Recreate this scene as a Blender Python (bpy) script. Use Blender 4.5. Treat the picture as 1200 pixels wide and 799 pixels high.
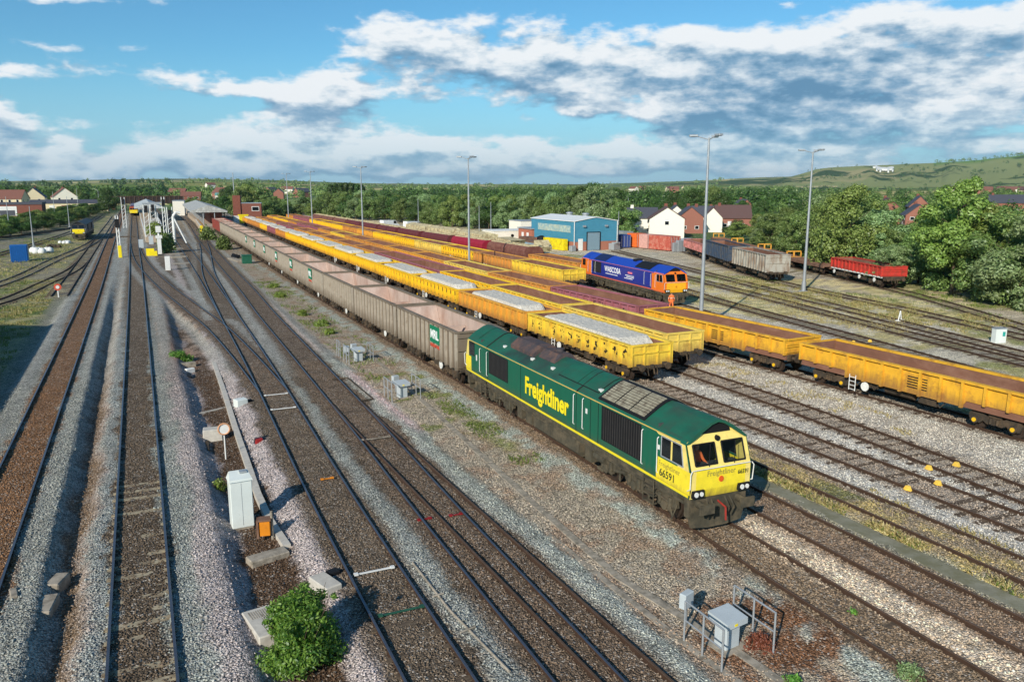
import bpy, bmesh, math, random
import numpy as np
from mathutils import Vector, Matrix, Euler
R = math.radians
for o in list(bpy.data.objects): bpy.data.objects.remove(o)
S = bpy.context.scene
COL = S.collection
HEAD = R(24.778)            # camera heading, clockwise from +Y (the direction of the running lines)
PITCH = R(10.987)
SUN_AZ = R(50.5)            # direction the sunlight travels, clockwise from +Y
SUN_EL = R(27)
# ---------------------------------------------------------------- camera
cd = bpy.data.cameras.new('camera'); cam = bpy.data.objects.new('camera', cd); COL.objects.link(cam)
cam.location = (0, 0, 11); cam.rotation_euler = (R(90) - PITCH, 0, -HEAD)
cd.sensor_width = 36; cd.lens = 36 * 940 / 1200; cd.clip_start = .2; cd.clip_end = 30000
S.camera = cam
S.render.resolution_x = 1024; S.render.resolution_y = 681
S.view_settings.view_transform = 'Standard'; S.view_settings.look = 'None'
S.view_settings.exposure = 0.12; S.view_settings.gamma = 1
# ---------------------------------------------------------------- sun
sd = bpy.data.lights.new('sun', 'SUN'); sd.energy = 4.6; sd.angle = R(.53); sd.color = (1, .93, .82)
sun = bpy.data.objects.new('sun', sd); COL.objects.link(sun)
sun.rotation_euler = (R(90) - SUN_EL, 0, -SUN_AZ)
# ---------------------------------------------------------------- sky
W = bpy.data.worlds.new('World'); S.world = W; W.use_nodes = True
def build_sky():
    nt = W.node_tree; N = nt.nodes; L = nt.links; N.clear()
    def nd(t, tree=None, **k):
        n = (tree or nt).nodes.new(t)
        for a, b in k.items(): setattr(n, a, b)
        return n
    sky = nd('ShaderNodeTexSky'); sky.sky_type = 'NISHITA'; sky.sun_disc = False
    sky.sun_elevation = SUN_EL; sky.sun_rotation = R(180) + SUN_AZ
    sky.air_density = 1.0; sky.dust_density = .25; sky.ozone_density = 2.2; sky.altitude = 200
    # ---- cloud density group: input (azimuth, elevation) in radians, relative to the valley axis
    g = bpy.data.node_groups.new('cloud_density', 'ShaderNodeTree')
    g.interface.new_socket('P', in_out='INPUT', socket_type='NodeSocketVector')
    g.interface.new_socket('D', in_out='OUTPUT', socket_type='NodeSocketFloat')
    g.interface.new_socket('Dark', in_out='OUTPUT', socket_type='NodeSocketFloat')
    gi = nd('NodeGroupInput', g); go = nd('NodeGroupOutput', g)
    def M(op, a, b=None, c=None, tree=g):
        n = nd('ShaderNodeMath', tree, operation=op)
        for i, v in enumerate((a, b, c)):
            if v is None: continue
            if isinstance(v, (int, float)): n.inputs[i].default_value = v
            else: tree.links.new(v, n.inputs[i])
        return n.outputs[0]
    # big warp so that the bank outlines are not elliptical
    wn = nd('ShaderNodeTexNoise', g); wn.inputs['Scale'].default_value = 9; wn.inputs['Detail'].default_value = 5
    sc = nd('ShaderNodeVectorMath', g, operation='MULTIPLY'); sc.inputs[1].default_value = (1, 2.1, 1)
    g.links.new(gi.outputs[0], sc.inputs[0]); g.links.new(sc.outputs[0], wn.inputs['Vector'])
    ws = nd('ShaderNodeVectorMath', g, operation='MULTIPLY_ADD'); ws.inputs[1].default_value = (.16, .07, 0)
    g.links.new(wn.outputs['Color'], ws.inputs[0])
    off = nd('ShaderNodeVectorMath', g, operation='ADD'); off.inputs[1].default_value = (-.08, -.035, 0)
    g.links.new(gi.outputs[0], off.inputs[0]); g.links.new(off.outputs[0], ws.inputs[2])
    def deg(px, py):
        return math.atan((px - 600) / 940), (217 - py) / 940 / math.sqrt(1 + ((px - 600) / 940) ** 2)
    # px-ish centre, radii, weight, darkness
    blobs = [(480, 50, 90, 28, .85, .15), (600, 88, 180, 44, 1.0, .35), (770, 88, 200, 44, .95, .35), (970, 76, 200, 44, 1.0, .4),
             (1150, 55, 150, 34, .9, .25), (870, 142, 150, 36, 1.1, 1.1), (990, 128, 100, 36, .8, .9), (1120, 128, 80, 34, 1.1, -1.3),
             (735, 124, 52, 20, 1.15, -1.5), (690, 122, 30, 14, .9, -.9), (290, 160, 110, 26, 1.05, -.35), (395, 130, 48, 42, .9, -.1),
             (230, 185, 220, 16, .85, .3), (40, 165, 60, 18, .9, .0), (8, 128, 40, 24, .9, .4), (110, 62, 80, 10, .7, .3),
             (210, 95, 140, 14, .7, .45), (330, 112, 110, 16, .8, .4), (735, 188, 110, 18, .95, -.3), (540, 192, 160, 16, .75, .2),
             (430, 180, 60, 20, .9, -.25), (930, 190, 60, 16, .9, -.2), (1080, 178, 160, 14, .7, .3), (8, 78, 24, 12, .8, -.1), (886, 10, 24, 7, .8, 0),
             (110, 6, 120, 10, .75, .1), (100, 197, 200, 13, .6, .4), (640, 203, 330, 11, .5, .5), (505, 176, 60, 18, .85, 0), (610, 178, 50, 16, .8, -.1), (1010, 197, 170, 10, .6, .2), (330, 200, 160, 12, .6, .6), (820, 168, 70, 14, .8, .4), (1290, 100, 90, 60, 1, .4), (-120, 120, 90, 50, 1, .3)]
    tot = None; dk = None
    for px, py, rx, ry, w, dark in blobs:
        u, v = deg(px, py)
        a = nd('ShaderNodeVectorMath', g, operation='SUBTRACT'); a.inputs[1].default_value = (u, v, 0)
        g.links.new(ws.outputs[0], a.inputs[0])
        b = nd('ShaderNodeVectorMath', g, operation='MULTIPLY'); b.inputs[1].default_value = (940 / rx / .86, 940 / ry / .80, 0)
        g.links.new(a.outputs[0], b.inputs[0])
        d = nd('ShaderNodeVectorMath', g, operation='DOT_PRODUCT'); g.links.new(b.outputs[0], d.inputs[0]); g.links.new(b.outputs[0], d.inputs[1])
        e = M('EXPONENT', M('MULTIPLY', d.outputs['Value'], -.75))
        t = M('MULTIPLY', e, w); tot = t if tot is None else M('ADD', tot, t)
        if dark: t = M('MULTIPLY', e, dark); dk = t if dk is None else M('ADD', dk, t)
    n1 = nd('ShaderNodeTexNoise', g); n1.inputs['Scale'].default_value = 17; n1.inputs['Detail'].default_value = 12; n1.inputs['Roughness'].default_value = .58
    g.links.new(sc.outputs[0], n1.inputs['Vector'])
    sc2 = nd('ShaderNodeVectorMath', g, operation='MULTIPLY'); sc2.inputs[1].default_value = (1, 5, 1); g.links.new(gi.outputs[0], sc2.inputs[0])
    n2 = nd('ShaderNodeTexNoise', g); n2.inputs['Scale'].default_value = 5; n2.inputs['Detail'].default_value = 10; n2.inputs['Roughness'].default_value = .6
    g.links.new(sc2.outputs[0], n2.inputs['Vector'])
    nn = M('ADD', M('MULTIPLY', M('SUBTRACT', n1.outputs['Fac'], .5), 2.0), M('MULTIPLY', M('SUBTRACT', n2.outputs['Fac'], .5), 1.5))
    n3 = nd('ShaderNodeTexNoise', g); n3.inputs['Scale'].default_value = 22; n3.inputs['Detail'].default_value = 6; n3.inputs['Roughness'].default_value = .5
    g.links.new(sc.outputs[0], n3.inputs['Vector'])
    puff = M('SUBTRACT', .30, M('ABSOLUTE', M('SUBTRACT', n3.outputs['Fac'], .5)))          # billows: rounded tops, sharp creases
    nn = M('ADD', M('MULTIPLY', nn, .85), M('MULTIPLY', M('SUBTRACT', puff, .22), 1.35))
    base = M('SUBTRACT', M('MINIMUM', tot, 1.35), .10)
    D = M('ADD', base, nn)
    g.links.new(D, go.inputs['D']); g.links.new(dk, go.inputs['Dark'])
    # ---- world side
    tc = nd('ShaderNodeTexCoord'); sep = nd('ShaderNodeSeparateXYZ')
    rot = nd('ShaderNodeVectorRotate'); rot.rotation_type = 'Z_AXIS'; rot.inputs['Angle'].default_value = HEAD
    L.new(tc.outputs['Generated'], rot.inputs['Vector']); L.new(rot.outputs[0], sep.inputs[0])
    m = lambda *a: M(*a, tree=nt)
    az = m('ARCTAN2', sep.outputs['X'], sep.outputs['Y']); el = m('ARCSINE', sep.outputs['Z'])
    cx = nd('ShaderNodeCombineXYZ'); L.new(az, cx.inputs[0]); L.new(el, cx.inputs[1])
    def grp(vec):
        n = nd('ShaderNodeGroup'); n.node_tree = g; L.new(vec, n.inputs[0]); return n
    g1 = grp(cx.outputs[0])
    ad = nd('ShaderNodeVectorMath', operation='ADD'); ad.inputs[1].default_value = (-.010, .016, 0); L.new(cx.outputs[0], ad.inputs[0])
    g2 = grp(ad.outputs[0])
    def ramp(v, a, b, c=0., d=1.):
        n = nd('ShaderNodeMapRange'); n.interpolation_type = 'SMOOTHSTEP'
        L.new(v, n.inputs[0]); n.inputs[1].default_value = a; n.inputs[2].default_value = b; n.inputs[3].default_value = c; n.inputs[4].default_value = d
        return n.outputs[0]
    alpha = ramp(g1.outputs['D'], .42, .98)
    lit = m('SUBTRACT', g1.outputs['D'], g2.outputs['D'])          # thinner towards the light = lit edge
    lit = ramp(lit, -.75, .75)
    core = ramp(g1.outputs['D'], .7, 1.9)
    sh = m('SUBTRACT', m('ADD', m('MULTIPLY', lit, 1.2), .09), m('MULTIPLY', core, .10))
    sh = m('SUBTRACT', sh, m('MULTIPLY', g1.outputs['Dark'], .27))
    cr = nd('ShaderNodeValToRGB'); L.new(sh, cr.inputs[0])
    E = cr.color_ramp.elements
    E[0].position = 0; E[0].color = (.12, .27, .43, 1); E[1].position = 1; E[1].color = (.82, .86, .89, 1)
    for p, c in ((.25, (.22, .38, .54, 1)), (.5, (.40, .53, .65, 1)), (.75, (.64, .73, .80, 1))):
        e = E.new(p); e.color = c
    b1 = nd('ShaderNodeBackground'); b1.inputs[1].default_value = .105
    tint = nd('ShaderNodeMix'); tint.data_type = 'RGBA'; tint.blend_type = 'MULTIPLY'; tint.inputs[0].default_value = 1
    tint.inputs[7].default_value = (.46, .88, 1.04, 1)
    L.new(sky.outputs[0], tint.inputs[6]); hz = nd('ShaderNodeMix'); hz.data_type = 'RGBA'; L.new(ramp(el, -.02, .16, .85, 0.), hz.inputs[0]); L.new(tint.outputs[2], hz.inputs[6]); hz.inputs[7].default_value = (3.0, 5.2, 7.0, 1)
    L.new(hz.outputs[2], b1.inputs[0])
    b2 = nd('ShaderNodeBackground'); L.new(cr.outputs[0], b2.inputs[0]); b2.inputs[1].default_value = 1.0
    mx = nd('ShaderNodeMixShader'); out = nd('ShaderNodeOutputWorld')
    L.new(m('MULTIPLY', alpha, ramp(el, .0, .10, .62, 1.)), mx.inputs[0]); L.new(b1.outputs[0], mx.inputs[1]); L.new(b2.outputs[0], mx.inputs[2]); L.new(mx.outputs[0], out.inputs[0])
build_sky()

# ================================================================ helpers
def lin(c):
    return tuple((v / 255 / 12.88) if v <= 10 else ((v / 255 + .055) / 1.055) ** 2.4 for v in c)
def lin4(c): return (*lin(c), 1)
_m = {}
def mat(name, c, rough=.7, metal=0, var=.25, scale=3., bump=0., spec=.3, c2=None, stretch=(1, 1, 1), thr=(.45, .62), coat=0, obj_coords=True, low=None):
    """mottled procedural paint/stone: colour c broken up by noise towards c2 (dirt, rust)"""
    if name in _m: return _m[name]
    m = bpy.data.materials.new(name); m.use_nodes = True; nt = m.node_tree; N = nt.nodes; L = nt.links
    b = N['Principled BSDF']; b.inputs['Roughness'].default_value = rough; b.inputs['Metallic'].default_value = metal
    b.inputs['Specular IOR Level'].default_value = spec; b.inputs['Coat Weight'].default_value = coat
    tc = N.new('ShaderNodeTexCoord'); mp = N.new('ShaderNodeMapping'); mp.inputs['Scale'].default_value = stretch
    L.new(tc.outputs['Object' if obj_coords else 'Generated'], mp.inputs[0])
    oi = N.new('ShaderNodeObjectInfo'); ad = N.new('ShaderNodeVectorMath'); ad.operation = 'MULTIPLY_ADD'
    ad.inputs[1].default_value = (37, 91, 17); L.new(oi.outputs['Random'], ad.inputs[0]); L.new(mp.outputs[0], ad.inputs[2])
    n = N.new('ShaderNodeTexNoise'); n.inputs['Scale'].default_value = scale; n.inputs['Detail'].default_value = 6; n.inputs['Roughness'].default_value = .62
    L.new(ad.outputs[0], n.inputs['Vector'])
    c = lin(c)
    r = N.new('ShaderNodeMapRange'); L.new(n.outputs['Fac'], r.inputs[0]); r.inputs[1].default_value = .25; r.inputs[2].default_value = .75
    r.inputs[3].default_value = 1 - var; r.inputs[4].default_value = 1 + var
    mul = N.new('ShaderNodeMix'); mul.data_type = 'RGBA'; mul.blend_type = 'MULTIPLY'; mul.inputs[0].default_value = 1
    mul.inputs[6].default_value = (*c, 1); L.new(r.outputs[0], mul.inputs[7]); out = mul.outputs[2]
    if c2:
        n2 = N.new('ShaderNodeTexNoise'); n2.inputs['Scale'].default_value = scale * .6; n2.inputs['Detail'].default_value = 8; n2.inputs['Roughness'].default_value = .7
        L.new(ad.outputs[0], n2.inputs['Vector'])
        r2 = N.new('ShaderNodeMapRange'); L.new(n2.outputs['Fac'], r2.inputs[0]); r2.inputs[1].default_value = thr[0]; r2.inputs[2].default_value = thr[1]
        mx = N.new('ShaderNodeMix'); mx.data_type = 'RGBA'; L.new(r2.outputs[0], mx.inputs[0]); L.new(out, mx.inputs[6]); mx.inputs[7].default_value = lin4(c2); out = mx.outputs[2]
    if low:
        z0, z1, lc = low; sp = N.new('ShaderNodeSeparateXYZ'); L.new(tc.outputs['Object'], sp.inputs[0]); n4 = N.new('ShaderNodeTexNoise'); n4.inputs['Scale'].default_value = 1.0; n4.inputs['Detail'].default_value = 8; n4.inputs['Roughness'].default_value = .7
        mp4 = N.new('ShaderNodeMapping'); mp4.inputs['Scale'].default_value = (5, 5, .7); L.new(ad.outputs[0], mp4.inputs[0]); L.new(mp4.outputs[0], n4.inputs['Vector'])
        r4 = N.new('ShaderNodeMapRange'); L.new(sp.outputs['Z'], r4.inputs[0]); r4.inputs[1].default_value = z1; r4.inputs[2].default_value = z0; r4.inputs[3].default_value = -.25; r4.inputs[4].default_value = .45; r4.clamp = True
        a4 = N.new('ShaderNodeMath'); a4.operation = 'ADD'; L.new(r4.outputs[0], a4.inputs[0]); L.new(n4.outputs['Fac'], a4.inputs[1])
        r5 = N.new('ShaderNodeMapRange'); L.new(a4.outputs[0], r5.inputs[0]); r5.inputs[1].default_value = .5; r5.inputs[2].default_value = .95; r5.inputs[4].default_value = .75
        m4 = N.new('ShaderNodeMix'); m4.data_type = 'RGBA'; L.new(r5.outputs[0], m4.inputs[0]); L.new(out, m4.inputs[6]); m4.inputs[7].default_value = lin4(lc); out = m4.outputs[2]
    L.new(out, b.inputs['Base Color'])
    if bump:
        bp = N.new('ShaderNodeBump'); bp.inputs['Strength'].default_value = bump; bp.inputs['Distance'].default_value = .02
        L.new(n.outputs['Fac'], bp.inputs['Height']); L.new(bp.outputs[0], b.inputs['Normal'])
    _m[name] = m; return m
def tag(o, label=None, cat=None, group=None, kind=None):
    if label: o['label'] = label
    if cat: o['category'] = cat
    if group: o['group'] = group
    if kind: o['kind'] = kind
    return o
def thing(name, label, cat, loc=(0, 0, 0), rz=0, group=None):
    o = bpy.data.objects.new(name, None); COL.objects.link(o); o.location = loc; o.rotation_euler = (0, 0, rz); o.empty_display_size = .3
    return tag(o, label, cat, group)
def link(name, me, parent=None, loc=None, rz=0):
    o = bpy.data.objects.new(name, me); COL.objects.link(o)
    if parent: o.parent = parent
    if loc: o.location = loc
    if rz: o.rotation_euler = (0, 0, rz)
    return o
class MB:
    def __init__(s): s.v = []; s.f = []; s.m = []; s.sm = []
    def add(s, vs, fs, mi=0, smooth=False):
        b = len(s.v); s.v += [tuple(p) for p in vs]
        for f in fs: s.f.append(tuple(b + i for i in f)); s.m.append(mi); s.sm.append(smooth)
        return s
    def box(s, x0, x1, y0, y1, z0, z1, mi=0, bev=0):
        if bev:
            b = bev; 
            def ring(z, k): return [(x0 + k, y0, z), (x1 - k, y0, z), (x1, y0 + k, z), (x1, y1 - k, z), (x1 - k, y1, z), (x0 + k, y1, z), (x0, y1 - k, z), (x0, y0 + k, z)]
            top = [(x0 + b, y0 + b, z1), (x1 - b, y0 + b, z1), (x1 - b, y0 + b, z1), (x1 - b, y1 - b, z1), (x1 - b, y1 - b, z1), (x0 + b, y1 - b, z1), (x0 + b, y1 - b, z1), (x0 + b, y0 + b, z1)]
            r0 = ring(z0, b); r1 = ring(z1 - b, b)
            vs = r0 + r1 + [(x0 + b, y0 + b, z1), (x1 - b, y0 + b, z1), (x1 - b, y1 - b, z1), (x0 + b, y1 - b, z1)]
            fs = [tuple(range(7, -1, -1))]
            for i in range(8): fs.append((i, (i + 1) % 8, 8 + (i + 1) % 8, 8 + i))
            t = 16
            fs += [(8, 9, t + 1, t), (9, 10, t + 1), (10, 11, t + 2, t + 1), (11, 12, t + 2), (12, 13, t + 3, t + 2), (13, 14, t + 3), (14, 15, t, t + 3), (15, 8, t), (t, t + 1, t + 2, t + 3)]
            return s.add(vs, fs, mi)
        vs = [(x0, y0, z0), (x1, y0, z0), (x1, y1, z0), (x0, y1, z0), (x0, y0, z1), (x1, y0, z1), (x1, y1, z1), (x0, y1, z1)]
        return s.add(vs, [(3, 2, 1, 0), (4, 5, 6, 7), (0, 1, 5, 4), (1, 2, 6, 5), (2, 3, 7, 6), (3, 0, 4, 7)], mi)
    def tube(s, p, q, r, r2=None, n=8, mi=0, cap=True):
        p = Vector(p); q = Vector(q); d = (q - p).normalized(); r2 = r if r2 is None else r2
        u = d.orthogonal().normalized(); w = d.cross(u); vs = []
        for c, rr in ((p, r), (q, r2)):
            for i in range(n):
                a = 2 * math.pi * i / n; vs.append(c + u * math.cos(a) * rr + w * math.sin(a) * rr)
        fs = [(i, (i + 1) % n, n + (i + 1) % n, n + i) for i in range(n)]
        s.add(vs, fs, mi, n > 6)
        if cap: s.add(vs, [tuple(range(n - 1, -1, -1)), tuple(range(n, 2 * n))], mi)
        return s
    def path(s, pts, r, n=6, mi=0):
        for a, b in zip(pts, pts[1:]): s.tube(a, b, r, n=n, mi=mi)
        return s
    def prism(s, poly, axis, a0, a1, mi=0):
        """poly in the other two axes, extruded along axis"""
        def P(u, v, a): return {'x': (a, u, v), 'y': (u, a, v), 'z': (u, v, a)}[axis]
        n = len(poly); vs = [P(u, v, a0) for u, v in poly] + [P(u, v, a1) for u, v in poly]
        fs = [tuple(range(n)), tuple(range(2 * n - 1, n - 1, -1))] + [(i, n + i, n + (i + 1) % n, (i + 1) % n) for i in range(n)]
        return s.add(vs, fs, mi)
    def sphere(s, c, rx, ry, rz, n=10, m=6, mi=0):
        vs = [(c[0], c[1], c[2] - rz)]
        for j in range(1, m):
            t = -math.pi / 2 + math.pi * j / m
            for i in range(n):
                a = 2 * math.pi * i / n; vs.append((c[0] + rx * math.cos(t) * math.cos(a), c[1] + ry * math.cos(t) * math.sin(a), c[2] + rz * math.sin(t)))
        vs.append((c[0], c[1], c[2] + rz)); e = len(vs) - 1; fs = []
        for i in range(n): fs.append((0, 1 + (i + 1) % n, 1 + i)); fs.append((e, e - n + i, e - n + (i + 1) % n))
        for j in range(m - 2):
            for i in range(n):
                a = 1 + j * n + i; b = 1 + j * n + (i + 1) % n; fs.append((a, b, b + n, a + n))
        return s.add(vs, fs, mi, True)
    def mesh(s, name, mats):
        me = bpy.data.meshes.new(name); me.from_pydata(s.v, [], s.f)
        for m in (mats if isinstance(mats, (list, tuple)) else [mats]): me.materials.append(m)
        me.polygons.foreach_set('material_index', s.m); me.polygons.foreach_set('use_smooth', s.sm)
        bm = bmesh.new(); bm.from_mesh(me); bmesh.ops.recalc_face_normals(bm, faces=bm.faces); bm.to_mesh(me); bm.free()
        me.update(); return me
    def build(s, name, mats, parent=None, loc=None, rz=0): return link(name, s.mesh(name, mats), parent, loc, rz)
def objmat(o, i, m):
    o.material_slots[i].link = 'OBJECT'; o.material_slots[i].material = m
def textmesh(s, size, m, bold=.0, depth=.006):
    c = bpy.data.curves.new('lettering', 'FONT'); c.body = s; c.size = size; c.offset = bold; c.extrude = depth; c.align_x = 'CENTER'; c.align_y = 'CENTER'; c.resolution_u = 3
    o = bpy.data.objects.new('lettering', c); COL.objects.link(o)
    bpy.context.view_layer.update()
    me = bpy.data.meshes.new_from_object(o.evaluated_get(bpy.context.evaluated_depsgraph_get()))
    bpy.data.objects.remove(o); me.materials.clear(); me.materials.append(m); me.name = 'lettering'; return me
# value noise in numpy
_rs = np.random.RandomState(7); _T = _rs.rand(256, 256)
def vnoise(x, y):
    xi = np.floor(x).astype(int); yi = np.floor(y).astype(int); fx = x - xi; fy = y - yi
    fx = fx * fx * (3 - 2 * fx); fy = fy * fy * (3 - 2 * fy)
    t = lambda a, b: _T[a & 255, b & 255]
    return (t(xi, yi) * (1 - fx) + t(xi + 1, yi) * fx) * (1 - fy) + (t(xi, yi + 1) * (1 - fx) + t(xi + 1, yi + 1) * fx) * fy
def fbm(x, y, o=4):
    s = 0; a = .5; t = 0
    for i in range(o): s = s + a * vnoise(x + 17.3 * i, y + 9.1 * i); t += a; x = x * 2.03; y = y * 2.03; a *= .55
    return s / t
def sstep(a, b, x): t = np.clip((x - a) / (b - a), 0, 1); return t * t * (3 - 2 * t)

# ================================================================ railway lines (centre lines, x as function of y)
TR = {
 'A': dict(p=[(-.75, 4), (-.75, 100), (-1.0, 170), (-1.2, 360), (-1.2, 520)], bed=(112, 96, 78), sl='c'),
 'B': dict(p=[(-5.1, 4), (-5.0, 100), (-5.3, 170), (-5.7, 320), (-6, 520)], bed=(122, 90, 62), sl=None),
 'C': dict(p=[(5.3, 4), (5.4, 16), (5.55, 28), (6.0, 45), (6.3, 60), (6.7, 88), (6.95, 110), (7.2, 150), (7.6, 217), (7.9, 300), (8, 520)], bed=(108, 94, 78), sl='w'),
 'X': dict(p=[(-.85, 172), (-.65, 150), (.2, 125), (2.1, 97), (3.9, 78), (4.95, 67), (5.6, 55), (5.98, 44)], bed=(110, 94, 78), sl='w'),
 'CD': dict(p=[(6.5, 72), (6.9, 88), (7.6, 108), (8.8, 128), (10.0, 146), (11.2, 168)], bed=(108, 94, 78), sl='w'),
 'D': dict(p=[(8.3, 4), (8.45, 14), (8.6, 24), (8.85, 33), (9.0, 40), (9.3, 57), (9.55, 72), (10.05, 90), (10.55, 120), (11.8, 180), (14.1, 260), (15.0, 310), (19, 420), (24, 520)], bed=(108, 92, 76), sl='w'),
 'DD': dict(p=[(9.6, 4), (9.4, 14), (9.2, 24), (9.02, 36), (9.02, 40)], bed=(108, 92, 76), sl=None),
 'E': dict(p=[(16.1, 3), (16.2, 12), (16.4, 20), (16.68, 35), (16.62, 48), (16.45, 65), (16.45, 85), (16.8, 115), (17.2, 145), (17.8, 210), (20, 330), (26, 480)], bed=(120, 104, 86), sl='w'),
 'F': dict(p=[(19.3, 3), (19.3, 70), (19.6, 120), (20.6, 210), (23, 330)], bed=(118, 98, 80), sl=None),
 'G': dict(p=[(22.72, 3), (22.72, 90), (23.2, 130), (24.5, 210), (27, 330)], bed=(120, 104, 84), sl=None),
 'H': dict(p=[(26.0, 2), (25.9, 27), (25.7, 37), (25.7, 70), (26.0, 100), (26.4, 130), (26.8, 165), (27.8, 220), (29.5, 330)], bed=(128, 112, 96), sl='w'),
 'I': dict(p=[(26.9, 2), (28.45, 17), (29.45, 29), (29.6, 38), (29.5, 60), (29.6, 90), (30.0, 120), (30.8, 172), (32, 250), (34, 330)], bed=(126, 110, 94), sl='w'),
 'J': dict(p=[(35.5, 2), (35.4, 21), (35.2, 34), (34.4, 50), (33.7, 75), (33.9, 100), (34.3, 130), (35.2, 170), (36.4, 250), (38, 330)], bed=(104, 88, 74), sl='w'),
 'K': dict(p=[(41.3, 45), (41.4, 60), (41.6, 80), (42, 105), (42.2, 160), (42.8, 250), (44, 330)], bed=(100, 86, 72), sl='w'),
 'T': dict(p=[(43.0, 5), (43.5, 45), (45.3, 61.5), (46.8, 79), (46.7, 100), (46.3, 115), (45.6, 140), (45.6, 250), (47, 330)], bed=(100, 86, 72), sl='w'),
 'U': dict(p=[(50.5, 105), (50.6, 130), (50.6, 240), (52, 330)], bed=(100, 86, 72), sl='w'),
 'M': dict(p=[(43, 12), (45.0, 29), (47.6, 43), (50.8, 62), (53.2, 72), (57, 88)], bed=(92, 76, 60), sl='w'),
 'N': dict(p=[(47, 14), (50.3, 32), (53.8, 48.6), (60.6, 81), (66, 110)], bed=(92, 76, 60), sl='w'),
 'O': dict(p=[(48, 14), (52.6, 32), (57.2, 50), (67, 89), (74, 118)], bed=(92, 76, 60), sl='w'),
 'P': dict(p=[(54, 22), (58.9, 37), (62.5, 50), (66.9, 70.4), (69.5, 78), (73.3, 87), (80, 102), (90, 125)], bed=(128, 114, 96), sl='w'),
 'R': dict(p=[(56, 27), (63, 39.8), (69, 51), (73.4, 60.5), (77.6, 72), (82, 84), (88, 97), (96, 115), (105, 132)], bed=(118, 100, 80), sl='w'),
 'L1': dict(p=[(-24, 70), (-14.9, 107), (-12.0, 138), (-9.0, 170), (-7.9, 200), (-7.7, 330)], bed=(104, 98, 84), sl='w'),
 'L2': dict(p=[(-7.9, 93), (-7.8, 190), (-7.6, 290), (-7.6, 330)], bed=(110, 104, 88), sl='w'),
 'L3': dict(p=[(-24, 60), (-12.9, 90), (-10.3, 106), (-8.4, 122), (-7.85, 140)], bed=(112, 106, 84), sl='w'),
 'L4': dict(p=[(-26, 118), (-21, 155), (-17.6, 186), (-14.6, 225), (-11.5, 330)], bed=(104, 98, 84), sl='w'),
 'L5': dict(p=[(-40, 190), (-27, 206), (-19, 228), (-14.5, 260), (-12.6, 330)], bed=(104, 98, 84), sl='w'),
}
def catmull(P, step=1.0):
    P = [Vector((a, b)) for a, b in P]; Q = [P[0] * 2 - P[1]] + P + [P[-1] * 2 - P[-2]]; out = []
    for i in range(1, len(Q) - 2):
        p0, p1, p2, p3 = Q[i - 1], Q[i], Q[i + 1], Q[i + 2]
        n = max(2, int((p2 - p1).length / step))
        # monotone-ish hermite with chord-scaled tangents
        l = (p2 - p1).length; m1 = (p2 - p0).normalized() * l; m2 = (p3 - p1).normalized() * l
        for k in range(n):
            t = k / n; t2 = t * t; t3 = t2 * t
            out.append(p1 * (2 * t3 - 3 * t2 + 1) + m1 * (t3 - 2 * t2 + t) + p2 * (-2 * t3 + 3 * t2) + m2 * (t3 - t2))
    out.append(P[-1]); return out
for k, d in TR.items():
    d['c'] = catmull(d['p'], 1.5)
    arr = np.array([(q.x, q.y) for q in d['c']]); arr = arr[np.argsort(arr[:, 1])]; d['a'] = arr
def tx(k, y):
    a = TR[k]['a']; return float(np.interp(y, a[:, 1], a[:, 0]))
def pose(k, y):
    x = tx(k, y); dx = tx(k, y + 3) - tx(k, y - 3); return x, -math.atan2(dx, 6)

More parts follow.
